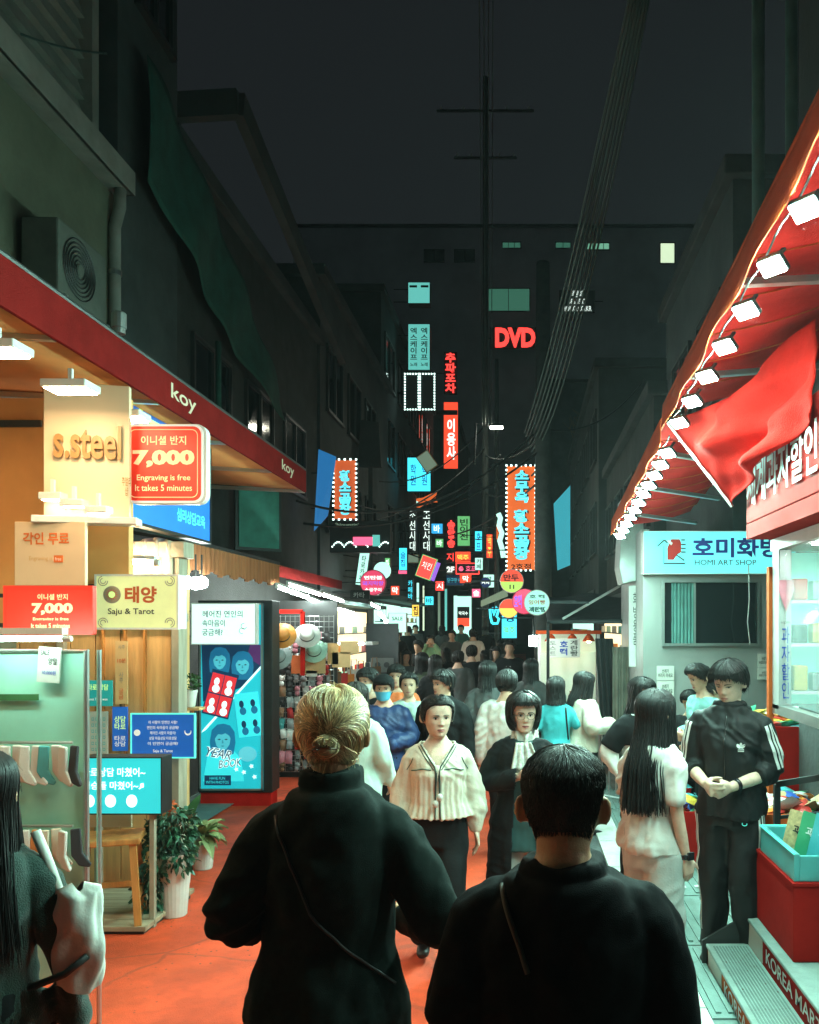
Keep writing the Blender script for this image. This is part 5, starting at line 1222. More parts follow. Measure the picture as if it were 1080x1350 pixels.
# near awning
def red_awning(label, y0, z0, y1, z1, xin, zin, name='red_awning', lamps=8, ranges=None, lab2='', grp=''):
    o = thing(name, label, 'awning', (AXR, y0, z0)); dy = y1 - y0; dz = z1 - z0
    MB().grid(lambda u, v: ((xin - AXR) * v, dy * u, dz * u + (zin - z0) * v - .05 * math.sin(math.pi * v) + .008 * math.sin(u * 55)), 50, 10).build('canopy', MATS['awning_red'], o, smooth=True, solid=.008)
    MB().grid(lambda u, v: (.012 * math.sin(u * 30) * v - .0, dy * u, dz * u + .03 - .155 * v * (1 + .05 * math.sin(u * 20))), 50, 3).build('valance', MATS['awning_orange'], o, smooth=True, solid=.006)
    MB().tube([(.02, 0, .02), (.02, dy, dz + .02)], .025, 10).build('front_bar', MATS['awning_orange'], o)
    for q in range(1, 9):                          # stitched seams between the cloth widths
        t = q / 9; MB().tube([((xin - AXR) * v, dy * t, dz * t + (zin - z0) * v - .05 * math.sin(math.pi * v) + .008 * math.sin(t * 55) - .006) for v in np.linspace(0, 1, 9)], .005, 5).build('seam', MATS['awning_orange'], o)
    for t in (.18, .5, .82): MB().bar((.04, dy * t, dz * t - .02), (xin - AXR, dy * t + .25, dz * t + (zin - z0) - .22), .045, .03).build('arm', MATS['steel'], o)
    pts = [(.06, dy * t, dz * t - .085 - .012 * math.sin(t * 50)) for t in np.linspace(0, 1, 40)]
    MB().tube(pts, .005, 5).build('lamp_wire', MATS['cable'], o)
    for i in range(lamps):
        t = (i + .35) / lamps; l = thing('flood_lamp', f'{lab2}, {ORD[i]} from its near end', 'lamp', (AXR + .06, y0 + dy * t, z0 + dz * t - .175), R(-8), grp); l.rotation_mode = 'QUATERNION'; l.rotation_quaternion = Vector((-.42, -.36, -.83)).to_track_quat('-Z', 'Y')
        MB().box(-.055, .055, -.042, .042, .004, .03).build('housing', MATS['dark_metal'], l, bevel=.006); MB().box(-.048, .048, -.034, .034, -.004, .004).build('lens', MATS['led_teal'], l); MB().bar((0, 0, .03), (-.02, 0, .10), .02, .010).build('bracket', MATS['dark_metal'], l)
    return o
A1 = red_awning('big red awning with white floodlights over the snack shop', 2.0, 3.60, 5.55, 3.34, 2.0, 3.95, lamps=9, lab2='white floodlight on the edge of the big red awning', grp='floodlights on the big red awning')
A2 = red_awning('lower red awning with floodlights further along the pavement', 5.65, 3.27, 8.75, 2.98, 1.75, 3.4, lamps=11, lab2='white floodlight on the edge of the lower red awning', grp='floodlights on the lower red awning')
# loose red cloth hung from the awning corner
ca, cb, cc, cd = P(880, 557, 5.62), P(965, 668, 5.6), P(1075, 545, 4.05), P(1075, 420, 4.3)
def cloth(u, v):
    p = ca.lerp(cd, u).lerp(cb.lerp(cc, u), v); f = math.sin(u * 3.14) * (.10 * math.sin(v * 9 + u * 5) + .05 * math.sin(v * 17 - u * 8)) + .03 * math.sin(u * 14 + v * 3) * v
    return (p.x + f * .7 + .004 * math.sin(u * 33 + v * 21), p.y - f * .9 + .004 * math.sin(u * 41 - v * 26), p.z - .10 * math.sin(math.pi * u) * (1 - v) * .8)
tag(MB().grid(cloth, 40, 30).build('side_curtain', MATS['awning_red'], smooth=True, solid=.006), 'loose triangle of red cloth draped from the awning corner', 'cloth')
ed = MB().bar(ca + Vector((0, -.01, 0)), cb + Vector((0, -.01, 0)), .018, .018).build('cloth_edge_rod', MATS['white_metal']); tag(ed, 'thin pale rod along the edge of the draped red cloth', 'rod')

# shop front
sf = thing('snack_shop_front', 'bright glass snack shop front with red sign band and white soffit lamps', 'shop front', (1.58, 4.0, g(4)))
bz = 2.56 - g(4)
MB().box(-.13, -.01, -3.2, 1.42, bz, bz + .50).build('sign_band', MATS['shop_red'], sf, bevel=.006)
mat('letter_white_lit', (.5, .58, .56), .7, spec=.1, var=0, emit=.05, ecol=(.70, .95, .92))
text('세계과자할인점', sf, (-.142, .62, bz + .23), MATS['letter_white_lit'], w=1.5, h=.27, rz=-90, bold=.015, ext=.004)
MB().box(-.13, .9, -3.2, 1.42, bz - .10, bz - .005).build('soffit', MATS['shop_red'], sf)
MB().box(.02, .9, -3.2, 1.40, bz - .18, bz - .105).build('lamp_tray', MATS['white_metal'], sf)
for i in range(6):
    for j in range(2): MB().box(.10 + j * .3, .26 + j * .3, -2.3 + i * .6, -2.14 + i * .6, bz - .188, bz - .1805).build('tray_lamp', MATS['bulb_white'], sf)
MB().box(.02, .10, 1.22, 1.36, 1.45, bz - .18).build('column', MATS['sheet_metal'], sf, bevel=.006)
MB().box(.0, .03, 1.365, 1.415, .9, bz - .28).build('orange_post', MATS['shop_orange'], sf)
lit('interior_glow', S('#8fe0cc'), .5); mat('glass_shop', (.6, .8, .78), .05, var=0, alpha=.2)  # wall emission stands in for the light inside the shop
MB().box(.85, .9, -3.2, 1.4, .3, bz - .18).build('interior_wall', MATS['interior_glow'], sf)
MB().box(.055, .065, -3.2, 1.2, 1.5, bz - .18).build('glass', MATS['glass_shop'], sf)
for y in (-1.8, -.6, .5): MB().box(.045, .075, y, y + .03, 1.45, bz - .18).build('mullion', MATS['steel'], sf)
MB().box(.02, .09, -3.2, 1.36, 1.42, 1.48).build('sill', MATS['steel'], sf)
MB().box(.08, .84, 1.37, 1.41, 1.48, bz - .19).build('end_wall', MATS['interior_glow'], sf)
for z in (1.55, 1.85, 2.12):
    for i in range(6):
        cn = rr_.choice(list(cols)); h = rr_.uniform(.12, .2); MB().box(.12 + i * .12, .21 + i * .12, 1.24, 1.34, z + .022, z + h).build('goods_box', MATS['toy_' + cn], sf, bevel=.01)
    MB().box(.1, .84, 1.22, 1.365, z, z + .02).build('shelf', MATS['white_metal'], sf)
    s_ = MB().box(.3, .8, -2.6, 1.15, z, z + .02).build('shelf', MATS['white_metal'], sf)
    for i in range(14):
        cn = rr_.choice(list(cols)); h = rr_.uniform(.12, .22); y = -.9 + i * .145; MB().box(.34, .46, y, y + .11, z + .022, z + h).build('goods_box', MATS['toy_' + cn], sf, bevel=.01)
text('수입과자', sf, (.06, 1.215, 2.0), MATS['ink'], w=.06, h=.016)
text('과\n자\n할\n인', sf, (.06, 1.215, 1.75), MATS['ink_blue'], w=.05, h=.45, bold=.01)
hd = MB().lathe([(.002, -.10), (.05, -.0), (.045, .05), (.002, .04)], n=20, M=Matrix.Translation((.06, 1.20, 2.2)) @ Matrix.Diagonal((1, .1, 1.3, 1))).build('pink_tag', MATS['toy_pink'], sf)

# the two steps up to the shop
stp = thing('shop_steps', 'two teal topped shop steps with red lettered risers', 'steps', (1.08, 4.88, g(4.88)))
zs1, zs2, xs2, L_ = .14, .30, .235, 3.2
MB().box(0, xs2 + .02, -L_, 0, 0, zs1 - .02).build('lower_riser', MATS['shop_orange'], stp)
MB().box(-.012, xs2, -L_, .0, zs1 - .02, zs1).build('lower_tread', MATS['step_teal'], stp, bevel=.005)
MB().box(xs2, 1.6, -L_, 0, 0, zs2 - .02).build('upper_riser', MATS['shop_red'], stp)
MB().box(xs2 - .012, 1.6, -L_, 0, zs2 - .02, zs2).build('upper_tread', MATS['step_teal'], stp, bevel=.005)
MB().box(-.003, .0, -.34, -.02, .004, zs1 - .024).build('photo_strip', MATS['poster_grey'], stp); MB().box(xs2 - .003, xs2, -.30, -.02, zs1 + .004, zs2 - .024).build('photo_strip', MATS['poster_grey'], stp)
text('KOREA MART', stp, (-.005, -.84, .06), MATS['ink_white'], w=.85, h=.075, rz=-90, bold=.012)
text('KOREA MART', stp, (xs2 - .005, -.80, .215), MATS['ink_white'], w=.85, h=.075, rz=-90, bold=.012)
MB().poly([(-.03, .012, -.03), (xs2 + .03, .012, -.03), (xs2 + .03, .012, zs2 + .02), (-.03, .012, zs1 + .01)], .02).build('end_plate', MATS['rubber_black'], stp)
for i in range(12): MB().box(.02 + i * .017, .028 + i * .017, -L_, -.05, zs1, zs1 + .003).build('tread_groove', MATS['slab2'], stp)

# red plinth box and the tray of snacks
rb = thing('red_plinth', 'plain red wooden plinth standing on the upper step', 'plinth', (1.36, 4.62, g(4.88) + zs2 + .001))
MB().box(0, .55, -.42, .26, 0, .385).build('box', MATS['shop_red'], rb, bevel=.006)
MB().box(-.006, .556, -.426, .266, .385, .40).build('lid', MATS['shop_red'], rb)
mat('tray_teal', (.10, .42, .42), .35, var=.1); mat('pack_green', (.05, .32, .16), .35); mat('pack_blue', (.03, .10, .42), .35, var=.2); mat('pack_tan', (.5, .36, .18), .4, var=.35, scale=40); mat('pack_cyan', (.08, .4, .45), .35, var=.2); mat('pack_red', (.55, .04, .03), .35, var=.2); mat('pack_white', (.64, .66, .62), .35, var=.25, scale=30); mat('pack_orange', (.62, .2, .03), .35, var=.2); mat('pack_yellow', (.62, .45, .06), .35, var=.2)
ty = thing('snack_tray', 'clear teal tray with round handle cutout on the red plinth', 'tray', (1.40, 4.5, g(4.88) + zs2 + .402))
tr = MB(); tr.box(0, .46, -.26, .30, 0, .012).box(-.03, 0, -.28, .32, .0, .14).box(.0, .46, -.28, -.26, 0, .13).box(.46, .48, -.28, .32, 0, .14).box(0, .46, .30, .32, 0, .14)
tr.build('tray', MATS['tray_teal'], ty, bevel=.004)
MB().lathe([(.022, 0), (.022, .004)], n=18, M=Matrix.Translation((.2, -.281, .085)) @ Matrix.Rotation(R(90), 4, 'X')).build('round_mark', MATS['toy_pink'], ty)
MB().tube([(-.03, -.28, .142), (-.03, .32, .142), (.48, .32, .142)], .006, 6).build('rim', MATS['text_aqua'], ty)
for i, (m, cn) in enumerate((('pack_tan', 'tan patterned'), ('pack_green', 'green'), ('pack_cyan', 'cyan'), ('pack_blue', 'blue'), ('pack_white', 'white'), ('pack_red', 'red'))):
    o = tag(MB().grid(lambda u, v: ((u - .5) * .17, .018 * math.sin(math.pi * u) * math.sin(math.pi * v), v * .25), 5, 7).grid(lambda u, v: ((.5 - u) * .17, -.018 * math.sin(math.pi * u) * math.sin(math.pi * v), v * .25), 5, 7).build('snack_pack', MATS[m], smooth=True), f'{cn} snack pack standing upright in the teal tray', 'snack')
    o.location = (1.50 + i * .055, 4.60 - i * .05, g(4.88) + zs2 + .42); o.rotation_euler = (R(-10), R(12), R(-28))
    text('과자', o, (0, -.021, .15), MATS['ink_white' if i not in (0, 4) else 'ink'], w=.09, h=.05, bold=.03)
# bins heaped with bagged sweets along the shop front
def snack_bin(label, x0, y0, w, d, z, h, m, packs, seed, where):
    r = random.Random(seed); o = thing('snack_bin', label, 'bin', (x0, y0, z))
    b = MB(); t = .015
    b.box(0, w, 0, t, 0, h).box(0, w, d - t, d, 0, h).box(0, t, t, d - t, 0, h).box(w - t, w, t, d - t, 0, h).box(t, w - t, t, d - t, h - .1, h - .08); b.build('bin', MATS[m], o, bevel=.004)
    for x in (.03, w - .07):
        for y in (.03, d - .07): MB().box(x, x + .04, y, y + .04, -.06 if z > .1 + g(y0) else -.001, .0).build('foot', MATS['rubber_black'], o)
    for i in range(packs):
        mm = r.choice(['pack_white', 'pack_white', 'pack_red', 'pack_cyan', 'pack_green', 'pack_orange', 'pack_yellow', 'pack_tan', 'pack_blue']); s = r.uniform(.08, .12)
        key = ('pk', mm)
        if key not in trinket:
            q = MB(); q.grid(lambda u, v: ((u - .5) * 1.0, (v - .5) * 1.5, .22 * math.sin(math.pi * u) ** .7 * math.sin(math.pi * v) ** .7), 5, 6).grid(lambda u, v: ((u - .5) * 1.0, (.5 - v) * 1.5, -.22 * math.sin(math.pi * u) ** .7 * math.sin(math.pi * v) ** .7), 5, 6)
            me = bpy.data.meshes.new('snack_bag'); me.from_pydata(q.v, [], q.f); me.update(); me.materials.append(MATS[mm]); me.polygons.foreach_set('use_smooth', [True] * len(me.polygons)); trinket[key] = me
        p = bpy.data.objects.new('snack_bag', trinket[key]); COL.objects.link(p); p.scale = (s, s, s)
        p.location = (x0 + w * r.uniform(.12, .88), y0 + d * r.uniform(.12, .88), z + h + r.uniform(-.03, .07)); p.rotation_euler = (r.uniform(-.6, .6), r.uniform(-.6, .6), r.uniform(0, 6.28))
        tag(p, f'{mm[5:]} snack bag heaped in the {where}', 'snack', f'{mm[5:]} snack bags in the {where}')
    return o
snack_bin('red sweets bin in front of the steel kiosk', PX(885, 7.0), 6.95, .40, .5, g(7) + .07, .42, 'shop_red', 26, 1, 'red bin before the steel kiosk')
snack_bin('orange sweets bin behind the man in the tracksuit', PX(985, 5.45), 5.3, .62, .5, g(5.4) + .07, .74, 'shop_orange', 60, 2, 'orange bin behind the tracksuit man')
snack_bin('tall red sweets bin against the shop column', PX(978, 6.0), 5.9, .8, .5, g(6.2) + .07, 1.24, 'shop_red', 60, 3, 'tall red bin by the shop column')
snack_bin('low red candy bin beside the dark haired girl', PX(868, 7.6), 7.6, .3, .4, g(7.6) + .07, .5, 'shop_red', 14, 5, 'low bin by the girls')
rk = thing('wire_stand', 'black square tube stand beside the snack tray', 'stand', (1.52, 5.0, g(5)))
MB().bar((0, 0, 0), (0, 0, 1.05), .035, .035).bar((0, 0, 1.05), (.55, -.35, 1.22), .035, .035).bar((0, 0, .85), (.5, -.3, .98), .02, .02).build('frame', MATS['rubber_black'], rk)

# ------------------------------------------------------------------ art shop with steel front
hs = thing('art_shop', 'stainless steel clad art shop kiosk with dark serving window', 'kiosk', (2.15, 9.0, g(9)))
zt = PZ(757, 8.9) - g(9)
wx0, wx1 = PX(848, 9) - 2.15, 1.3
wz0, wz1 = PZ(848, 9) - g(9), PZ(768, 9) - g(9); wa, wb = PX(876, 9) - 2.15, PX(998, 9) - 2.15
mat('steel_wall', (.46, .48, .46), .36, .5, var=.14, scale=1.5, bump=.25, bscale=3, dirt=.15)
MB().box(wx0, wa, 0, .08, 0, zt).build('wall_panel', MATS['steel_wall'], hs); MB().box(wb, wx1, 0, .08, 0, zt).build('wall_panel', MATS['steel_wall'], hs)
MB().box(wa, wb, 0, .08, 0, wz0).build('wall_panel', MATS['steel_wall'], hs); MB().box(wa, wb, 0, .08, wz1, zt).build('wall_panel', MATS['steel_wall'], hs)
MB().box(wx0, wx0 + .08, .08, 2.0, 0, zt + .5).build('side_wall', MATS['sheet_metal'], hs)
f = MB(); e = .03; f.box(wa - e, wb + e, -.025, .03, wz1, wz1 + e).box(wa - e, wb + e, -.045, .03, wz0 - e, wz0).box(wa - e, wa, -.025, .03, wz0, wz1).box(wb, wb + e, -.025, .03, wz0, wz1).box((wa * .68 + wb * .32), wa * .68 + wb * .32 + .02, -.01, .03, wz0, wz1)
wd = f.build('window_frame', MATS['steel'], hs)
MB().box(wa, wb, .02, .03, wz0, wz1).build('pane', MATS['glass_dark'], hs)
mat('curtain_teal', (.10, .26, .24), .8, var=.15)
MB().grid(lambda u, v: (wa + .08 + (wb - wa) * .24 * u, .012 - .006 * math.sin(u * 40), wz0 + (wz1 - wz0) * v), 40, 1).build('curtain', MATS['curtain_teal'], hs)
lit('homi_face', S('#6fdfe2'), .70)
hm = sign('art_shop_sign', 'wide aqua art shop sign with red bird emblem and blue letters', (848, 700, 1050, 757), 8.88, 'homi_face', 'white_metal', .2, [
    ('호미화방', 913, 709, 1030, 735, 'ink_blue', .03), ('HOMI ART SHOP', 916, 738, 997, 745, 'ink', .0)], bracket=False, fw=.008)
kk = 8.88 / FPX
def hp(pts, m, nm, dy=-.0075): MB().poly([((x - 949) * kk, dy, (757 - y) * kk) for x, y in pts]).build(nm, MATS[m], hm)
hp([(880, 738), (880, 722), (885, 711), (896, 711), (898, 716), (898, 728), (893, 731), (888, 738)], 'ink_red', 'emblem_red')
hp([(882, 712), (887, 716), (885, 719), (879, 713)], 'ink_white', 'emblem_white', -.0085)
for i, seg in enumerate((((867, 720), (876, 712)), ((876, 712), (880, 716)), ((875, 720), (875, 743)), ((875, 743), (903, 743)), ((898, 712), (903, 712)), ((898, 718), (904, 718)), ((898, 723), (904, 723)), ((898, 728), (904, 728)), ((892, 732), (902, 739)))):
    a, b2 = seg; MB().bar(((a[0] - 949) * kk, -.009 - .0006 * i, (757 - a[1]) * kk), ((b2[0] - 949) * kk, -.009 - .0006 * i, (757 - b2[1]) * kk), .004, .013).build('emblem_stroke', MATS['ink'], hm)
for i, (x0, y0, x1, y1, lab) in enumerate(((866, 878, 889, 897, 'upper white no dumping notice on the steel wall'), (866, 898, 889, 918, 'lower white no dumping notice on the steel wall'), (999, 862, 1016, 880, 'white notice high beside the orange post'), (999, 881, 1016, 896, 'white notice low beside the orange post'), (866, 919, 889, 942, 'blank pale sheet under the two notices'))):
    poster(lab, (x0, y0, x1, y1), 8.96, 'paper', [] if i == 4 else [('쓰레기\n버리지 마세요', x0 + 2, y0 + 4, x1 - 2, y1 - 4, 'ink', .015)])
cd_ = MB().tube([(PX(987, 8.7), 8.7, PZ(745, 8.7)), (PX(988, 8.7), 8.7, PZ(790, 8.7)), (PX(985, 8.7), 8.68, PZ(820, 8.7)), (PX(989, 8.7), 8.7, PZ(850, 8.7))], .006, 5).build('hanging_cord', MATS['white_metal']); tag(cd_, 'thin white cord hanging over the kiosk window', 'cord')
hb = thing('white_hood', 'pale sheet metal side box above the curtain beside the art shop', 'duct', (PX(836, 9.6), 9.6, PZ(770, 9.6)))
MB().poly([(-.13, 0, 0), (.11, 0, .06), (.11, 0, .95), (-.13, 0, 1.0), (-.17, 0, .2)], .5).build('box', MATS['sheet_metal'], hb, bevel=.01)
MB().box(-.06, .10, -.02, 0, -.95, -.02).build('lower_panel', MATS['white_metal'], hb); text('화\n방\n용\n품', hb, (.02, -.024, -.4), MATS['ink'], w=.07, h=.6)
# curtain and dark tarp over the recess
mat('canvas_grey', (.20, .20, .16), .9, var=.2, bump=.3, bscale=60); mat('tarp_dark', (.03, .035, .037), .8, var=.3, bump=.3, bscale=10)
cu = tag(MB().grid(lambda u, v: (PX(808, 10.2) + .32 * u, 10.2 + .03 * math.sin(u * 30), g(10) + .25 + 1.55 * v), 40, 4).build('canvas_curtain', MATS['canvas_grey'], smooth=True, solid=.006), 'grey canvas curtain hanging beside the steel kiosk', 'curtain')
cu2 = tag(MB().grid(lambda u, v: (PX(786, 10.4) + .22 * u + .1 * (1 - v), 10.5 + .03 * math.sin(u * 22), g(10) + .3 + 1.6 * v), 30, 4).build('canvas_curtain', MATS['tarp_dark'], smooth=True, solid=.006), 'dark canvas curtain next to the grey one', 'curtain')
tp = thing('dark_tarp', 'dark tarpaulin roof over the waffle stand', 'tarp', (PX(765, 11.2), 11.2, PZ(828, 11.2)))
MB().grid(lambda u, v: (-.45 + 1.45 * u, -.3 + 2.6 * v, .10 + .42 * v + .04 * math.sin(u * 9) * math.sin(v * 5)), 20, 8).build('sheet', MATS['tarp_dark'], tp, smooth=True, solid=.01)
MB().bar((-.45, -.3, .08), (1.0, -.3, .08), .04, .04).build('front_bar', MATS['dark_metal'], tp); MB().bar((-.25, -.28, .12), (.85, -.1, .75), .03, .03).build('stay_bar', MATS['steel'], tp)
for x in (-.44, .98): MB().bar((x, -.3, .08), (x, -.3, g(11) - PZ(828, 11.2)), .04, .04).build('post', MATS['dark_metal'], tp)

# waffle stand
wf = thing('snack_stand', 'bright street snack stand with white menu board and orange lamp shades', 'stall', (PX(750, 11.6), 11.6, g(11.6)))
hh = PZ(836, 11.6) - g(11.6)
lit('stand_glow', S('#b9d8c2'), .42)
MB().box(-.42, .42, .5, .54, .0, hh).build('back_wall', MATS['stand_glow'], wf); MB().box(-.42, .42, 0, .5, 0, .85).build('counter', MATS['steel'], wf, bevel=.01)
for x in (-.41, .41): MB().box(x - .02, x + .02, -.02, .02, 0, hh).build('post', MATS['white_metal'], wf)
MB().box(-.45, .45, -.05, .55, hh, hh + .05).build('roof', MATS['awning_orange'], wf)
for i, x in enumerate((-.25, 0.05, .28)):
    MB().lathe([(.09, -.05), (.05, .02), (.012, .06)], c=(x, .02, hh - .05), n=18, caps=False).build('lamp_shade', MATS['awning_orange'], wf); MB().ball((x, .02, hh - .09), .035, 12, 8).build('bulb', MATS['bulb_warm'], wf, smooth=True)
mb = poster('white menu board of the snack stand with teal and black words', (721, 842, 765, 867), 11.5, 'paper', [('계\n란\n빵', 752, 844, 762, 865, 'ink', .015), ('호\n떡', 738, 845, 749, 864, 'ink_blue', .03), ('토\n스\n트', 725, 845, 733, 864, 'ink', .0)], cat='menu board')
for i in range(8):
    MB().lathe([(.035, 0), (.035, .2), (.012, .24), (.012, .27)], c=(-.32 + i * .09, .3, .86), n=10).build('bottle', MATS['toy_' + cl_[i]], wf)
MB().box(-.36, -.18, -.012, 0, 1.02, 1.12).build('price_card', MATS['flower_orange'], wf)
mat('plastic_clear', (.7, .8, .78), .12, var=0, alpha=.22)
MB().grid(lambda u, v: (-.40 + .8 * u, -.04 + .03 * math.sin(u * 24 + v * 3), .9 + (hh - 1.15) * v), 50, 8).build('plastic_sheet', MATS['plastic_clear'], wf, smooth=True)
fence = thing('steel_barrier', 'grey steel crowd barrier beside the snack stand', 'barrier', (PX(803, 9.6), 9.6, g(9.6)))
MB().tube([(-.3, 0, .05), (-.3, 0, .95), (.3, 0, .95), (.3, 0, .05), (-.3, 0, .15)], .016, 8).build('frame', MATS['steel'], fence)
for i in range(7): MB().tube([(-.24 + i * .08, 0, .12), (-.24 + i * .08, 0, .94)], .008, 6).build('bar', MATS['steel'], fence)
for x in (-.25, .25): MB().bar((x, -.2, .02), (x, .2, .02), .03, .02).build('foot', MATS['steel'], fence)
# ------------------------------------------------------------------ signs down the street
lit('neon_orange', S('#d4602a'), .85); lit('neon_orange2', S('#b4512a'), 0.90); lit('neon_aqua', S('#5fd8e4'), 1.0); lit('neon_red', S('#e83a34'), 1.80); lit('neon_pink', S('#e8567a'), 1.42); lit('neon_green', S('#5fae6a'), 0.90); lit('neon_teal', S('#5fb8ae'), 0.83); lit('neon_white', S('#e8fff4'), 1.1); lit('neon_blue', S('#2f9fd8'), 1.05); lit('neon_yellow', S('#e8b84a'), 1.20); lit('neon_cyan', S('#3fd4e8'), 1.35); lit('panel_mint', S('#a8e0d0'), 1.20); lit('panel_lime', S('#9fc85a'), 0.90); lit('banner_blue', S('#2a78b8'), 0.52); lit('banner_teal', S('#3fb0c0'), 0.60); lit('scarlet', S('#e0442a'), 1.20); lit('dot_white', S('#d8fff4'), 3.30)
lit('dim_pale', S('#8fa890'), 0.38); lit('violet', S('#8a58c8'), 1.05)
lit('front_cream', S('#ffe9bd'), 1.1); lit('front_mint', S('#c4f4e4'), 1.0)
def glow_front(label, x, y0, y1, side, m, h=2.3):  # added shop front whose glowing panels brighten the crowd
    o = thing('added_shop_front', label, 'shop front', (x, (y0 + y1) / 2, g((y0 + y1) / 2))); L = (y1 - y0) / 2; n = max(2, int((y1 - y0) / 1.1))
    MB().box(min(0, -.06 * side), max(0, -.06 * side), -L, L, 0, h + .35).build('wall', MATS['frame_dark'], o)
    for i in range(n):
        a = -L + .06 + (2 * L - .06) * i / n; b = -L + (2 * L - .06) * (i + 1) / n
        MB().box(min(0, .02 * side), max(0, .02 * side), a, b, .45, h).build('window', MATS[m], o)
        for z in (.9, 1.35, 1.8): MB().box(min(.02 * side, .14 * side), max(.02 * side, .14 * side), a, b, z, z + .02).build('shelf', MATS['frame_dark'], o)
        for q in range(5):
            yy = a + (b - a) * (q + .2) / 5; z = (.47, .92, 1.37, 1.82, .92)[q]; MB().box(min(.03 * side, .12 * side), max(.03 * side, .12 * side), yy, yy + .12, z + .001, z + .14 + .04 * (q % 3)).build('goods', MATS['toy_' + cl_[(i * 3 + q) % 10]], o)
    MB().box(min(0, .5 * side), max(0, .5 * side), -L, L, h + .08, h + .16).build('canopy', MATS['awning_teal'], o)
glow_front('added cream glowing shop front past the banner stand', -3.86, 15.2, 20.5, 1, 'front_cream')
glow_front('added mint glowing shop front far along the stall side', -3.86, 21.5, 30, 1, 'front_mint')
glow_front('added cream glowing shop front far behind the neon hand', 2.02, 15.8, 20.6, -1, 'front_cream')
glow_front('added mint glowing shop front below the far pale awning strip', 1.86, 22, 31, -1, 'front_mint')
def dotted(o, w, h, Y, step=.085, m='dot_white', r=.016, y=-.02):
    b = MB(); n = max(2, int(w / step)); k = max(2, int(h / step))
    pts = [(-w / 2 + w * i / n, 0) for i in range(n)] + [(-w / 2 + w * i / n, h) for i in range(1, n + 1)] + [(-w / 2, h * j / k) for j in range(1, k + 1)] + [(w / 2, h * j / k) for j in range(k)]
    for (x, z) in pts: b.box(x - r, x + r, y - r, y, z - r, z + r)
    b.build('bulb_border', MATS[m], o)['kind'] = 'stuff'
o = sign('vertical_sign', 'tall orange vertical sign with aqua letters and a bulb border, branch two', (668, 614, 706, 752), 16, 'neon_orange', 'dark_metal', .25, [
    ('소무옥', 678, 622, 697, 663, 'neon_aqua', .04, dict(line=.9)) if False else ('소\n무\n옥', 680, 621, 699, 665, 'ink', .09, dict(name='letter_outline')), ('황\n소\n곱\n창', 678, 673, 700, 740, 'ink', .09, dict(name='letter_outline')), ('소\n무\n옥', 679, 620, 697, 663, 'neon_aqua', .055), ('황\n소\n곱\n창', 677, 672, 698, 738, 'neon_aqua', .055), ('2호점', 674, 743, 700, 751, 'ink', .02)], wall=.5)  # dark ink copies behind the letters form their printed outline
dotted(o, 38 / FPX * 16, 138 / FPX * 16, 16)
o = sign('vertical_sign', 'orange vertical sign with aqua letters beside the blue banner', (440, 606, 470, 685), 15.4, 'neon_orange2', 'dark_metal', .25, [('황\n소\n곱\n창', 448, 621, 464, 680, 'ink', .09, dict(name='letter_outline')), ('황\n소\n곱\n창', 447, 620, 463, 679, 'neon_aqua', .055)], wall=.5)
dotted(o, 30 / FPX * 15.4, 79 / FPX * 15.4, 15.4, .085, r=.015)
# blue banners: leaning cloth
def banner(label, pts, Y, m, th=.02, name='banner'):
    V = [P(x, y, Y + dy) for x, y, dy in pts]; b = MB().poly(V, th); o = b.build(name, MATS[m]); tag(o, label, 'banner'); return o
banner('blue cloth banner hanging beside the orange vertical sign', ((420, 592, .0), (443, 602, .3), (432, 680, .3), (414, 700, 0)), 14.3, 'banner_blue')
banner('slanting blue mesh banner beside the dark utility pole', ((730, 664, 0), (752, 640, .3), (752, 745, .3), (735, 752, 0)), 15, 'banner_teal')
# bracketed row in the middle of the street
sign('light_sign', 'dim pale twin panel sign at the top of the far stack', (538, 372, 567, 400), 27, 'neon_teal', None, .4, [('ㅡ', 540, 376, 550, 379, 'ink'), ('ㅡ', 555, 376, 565, 379, 'ink')], wall=.5)
sign('light_sign', 'pale twin column sign with small dark letters in the far stack', (538, 427, 567, 488), 27, 'neon_teal', None, .4, [('엑\n스\n케\n이\n프', 541, 432, 550, 474, 'ink', .02), ('엑\n스\n케\n이\n프', 555, 432, 564, 474, 'ink', .02), ('노래', 541, 478, 550, 483, 'ink'), ('노래', 555, 478, 564, 483, 'ink')], wall=.5)
for i, (x0, x1) in enumerate(((534, 552), (554, 573))):
    r = thing('bulb_frame', ('first' if i == 0 else 'second') + ' dark panel outlined with white bulbs under the pale twin sign', 'sign', tuple(P((x0 + x1) / 2, 540, 27)))
    w = (x1 - x0) / FPX * 27; h = 47 / FPX * 27; MB().box(-w / 2, w / 2, .0, .3, 0, h).build('panel', MATS['frame_dark'], r); dotted(r, w, h, 27, .085, r=.02, y=-.01)
    MB().bar((-w / 2, .15, h * .5), (-w / 2 - 1, .15, h * .5), .06, .06).build('bracket', MATS['dark_metal'], r)
def letters(label, s, rect, Y, m, bold=.03, name='letter_sign', back=True, wall=.6):
    x0, y0, x1, y1 = rect; r = thing(name, label, 'sign', tuple(P((x0 + x1) / 2, y1, Y))); w = (x1 - x0) / FPX * Y; h = (y1 - y0) / FPX * Y
    MB().box(-w * .62, w * .62, .05, .22, -.05, h + .05).build('backing', MATS['frame_dark'], r)
    text(s, r, (0, .0, h / 2), MATS[m], w=w, h=h, bold=bold, ext=.02)
    k = -1 if (x0 + x1) / 2 < VPX else 1
    MB().bar((k * w * .6, .12, h * .5), (k * (w * .6 + wall), .12, h * .5), .05, .05).build('bracket', MATS['dark_metal'], r); return r
letters('red neon vertical letters of a far pub above the orange panel', '추\n파\n포\n차', (587, 465, 601, 518), 44, 'neon_red')
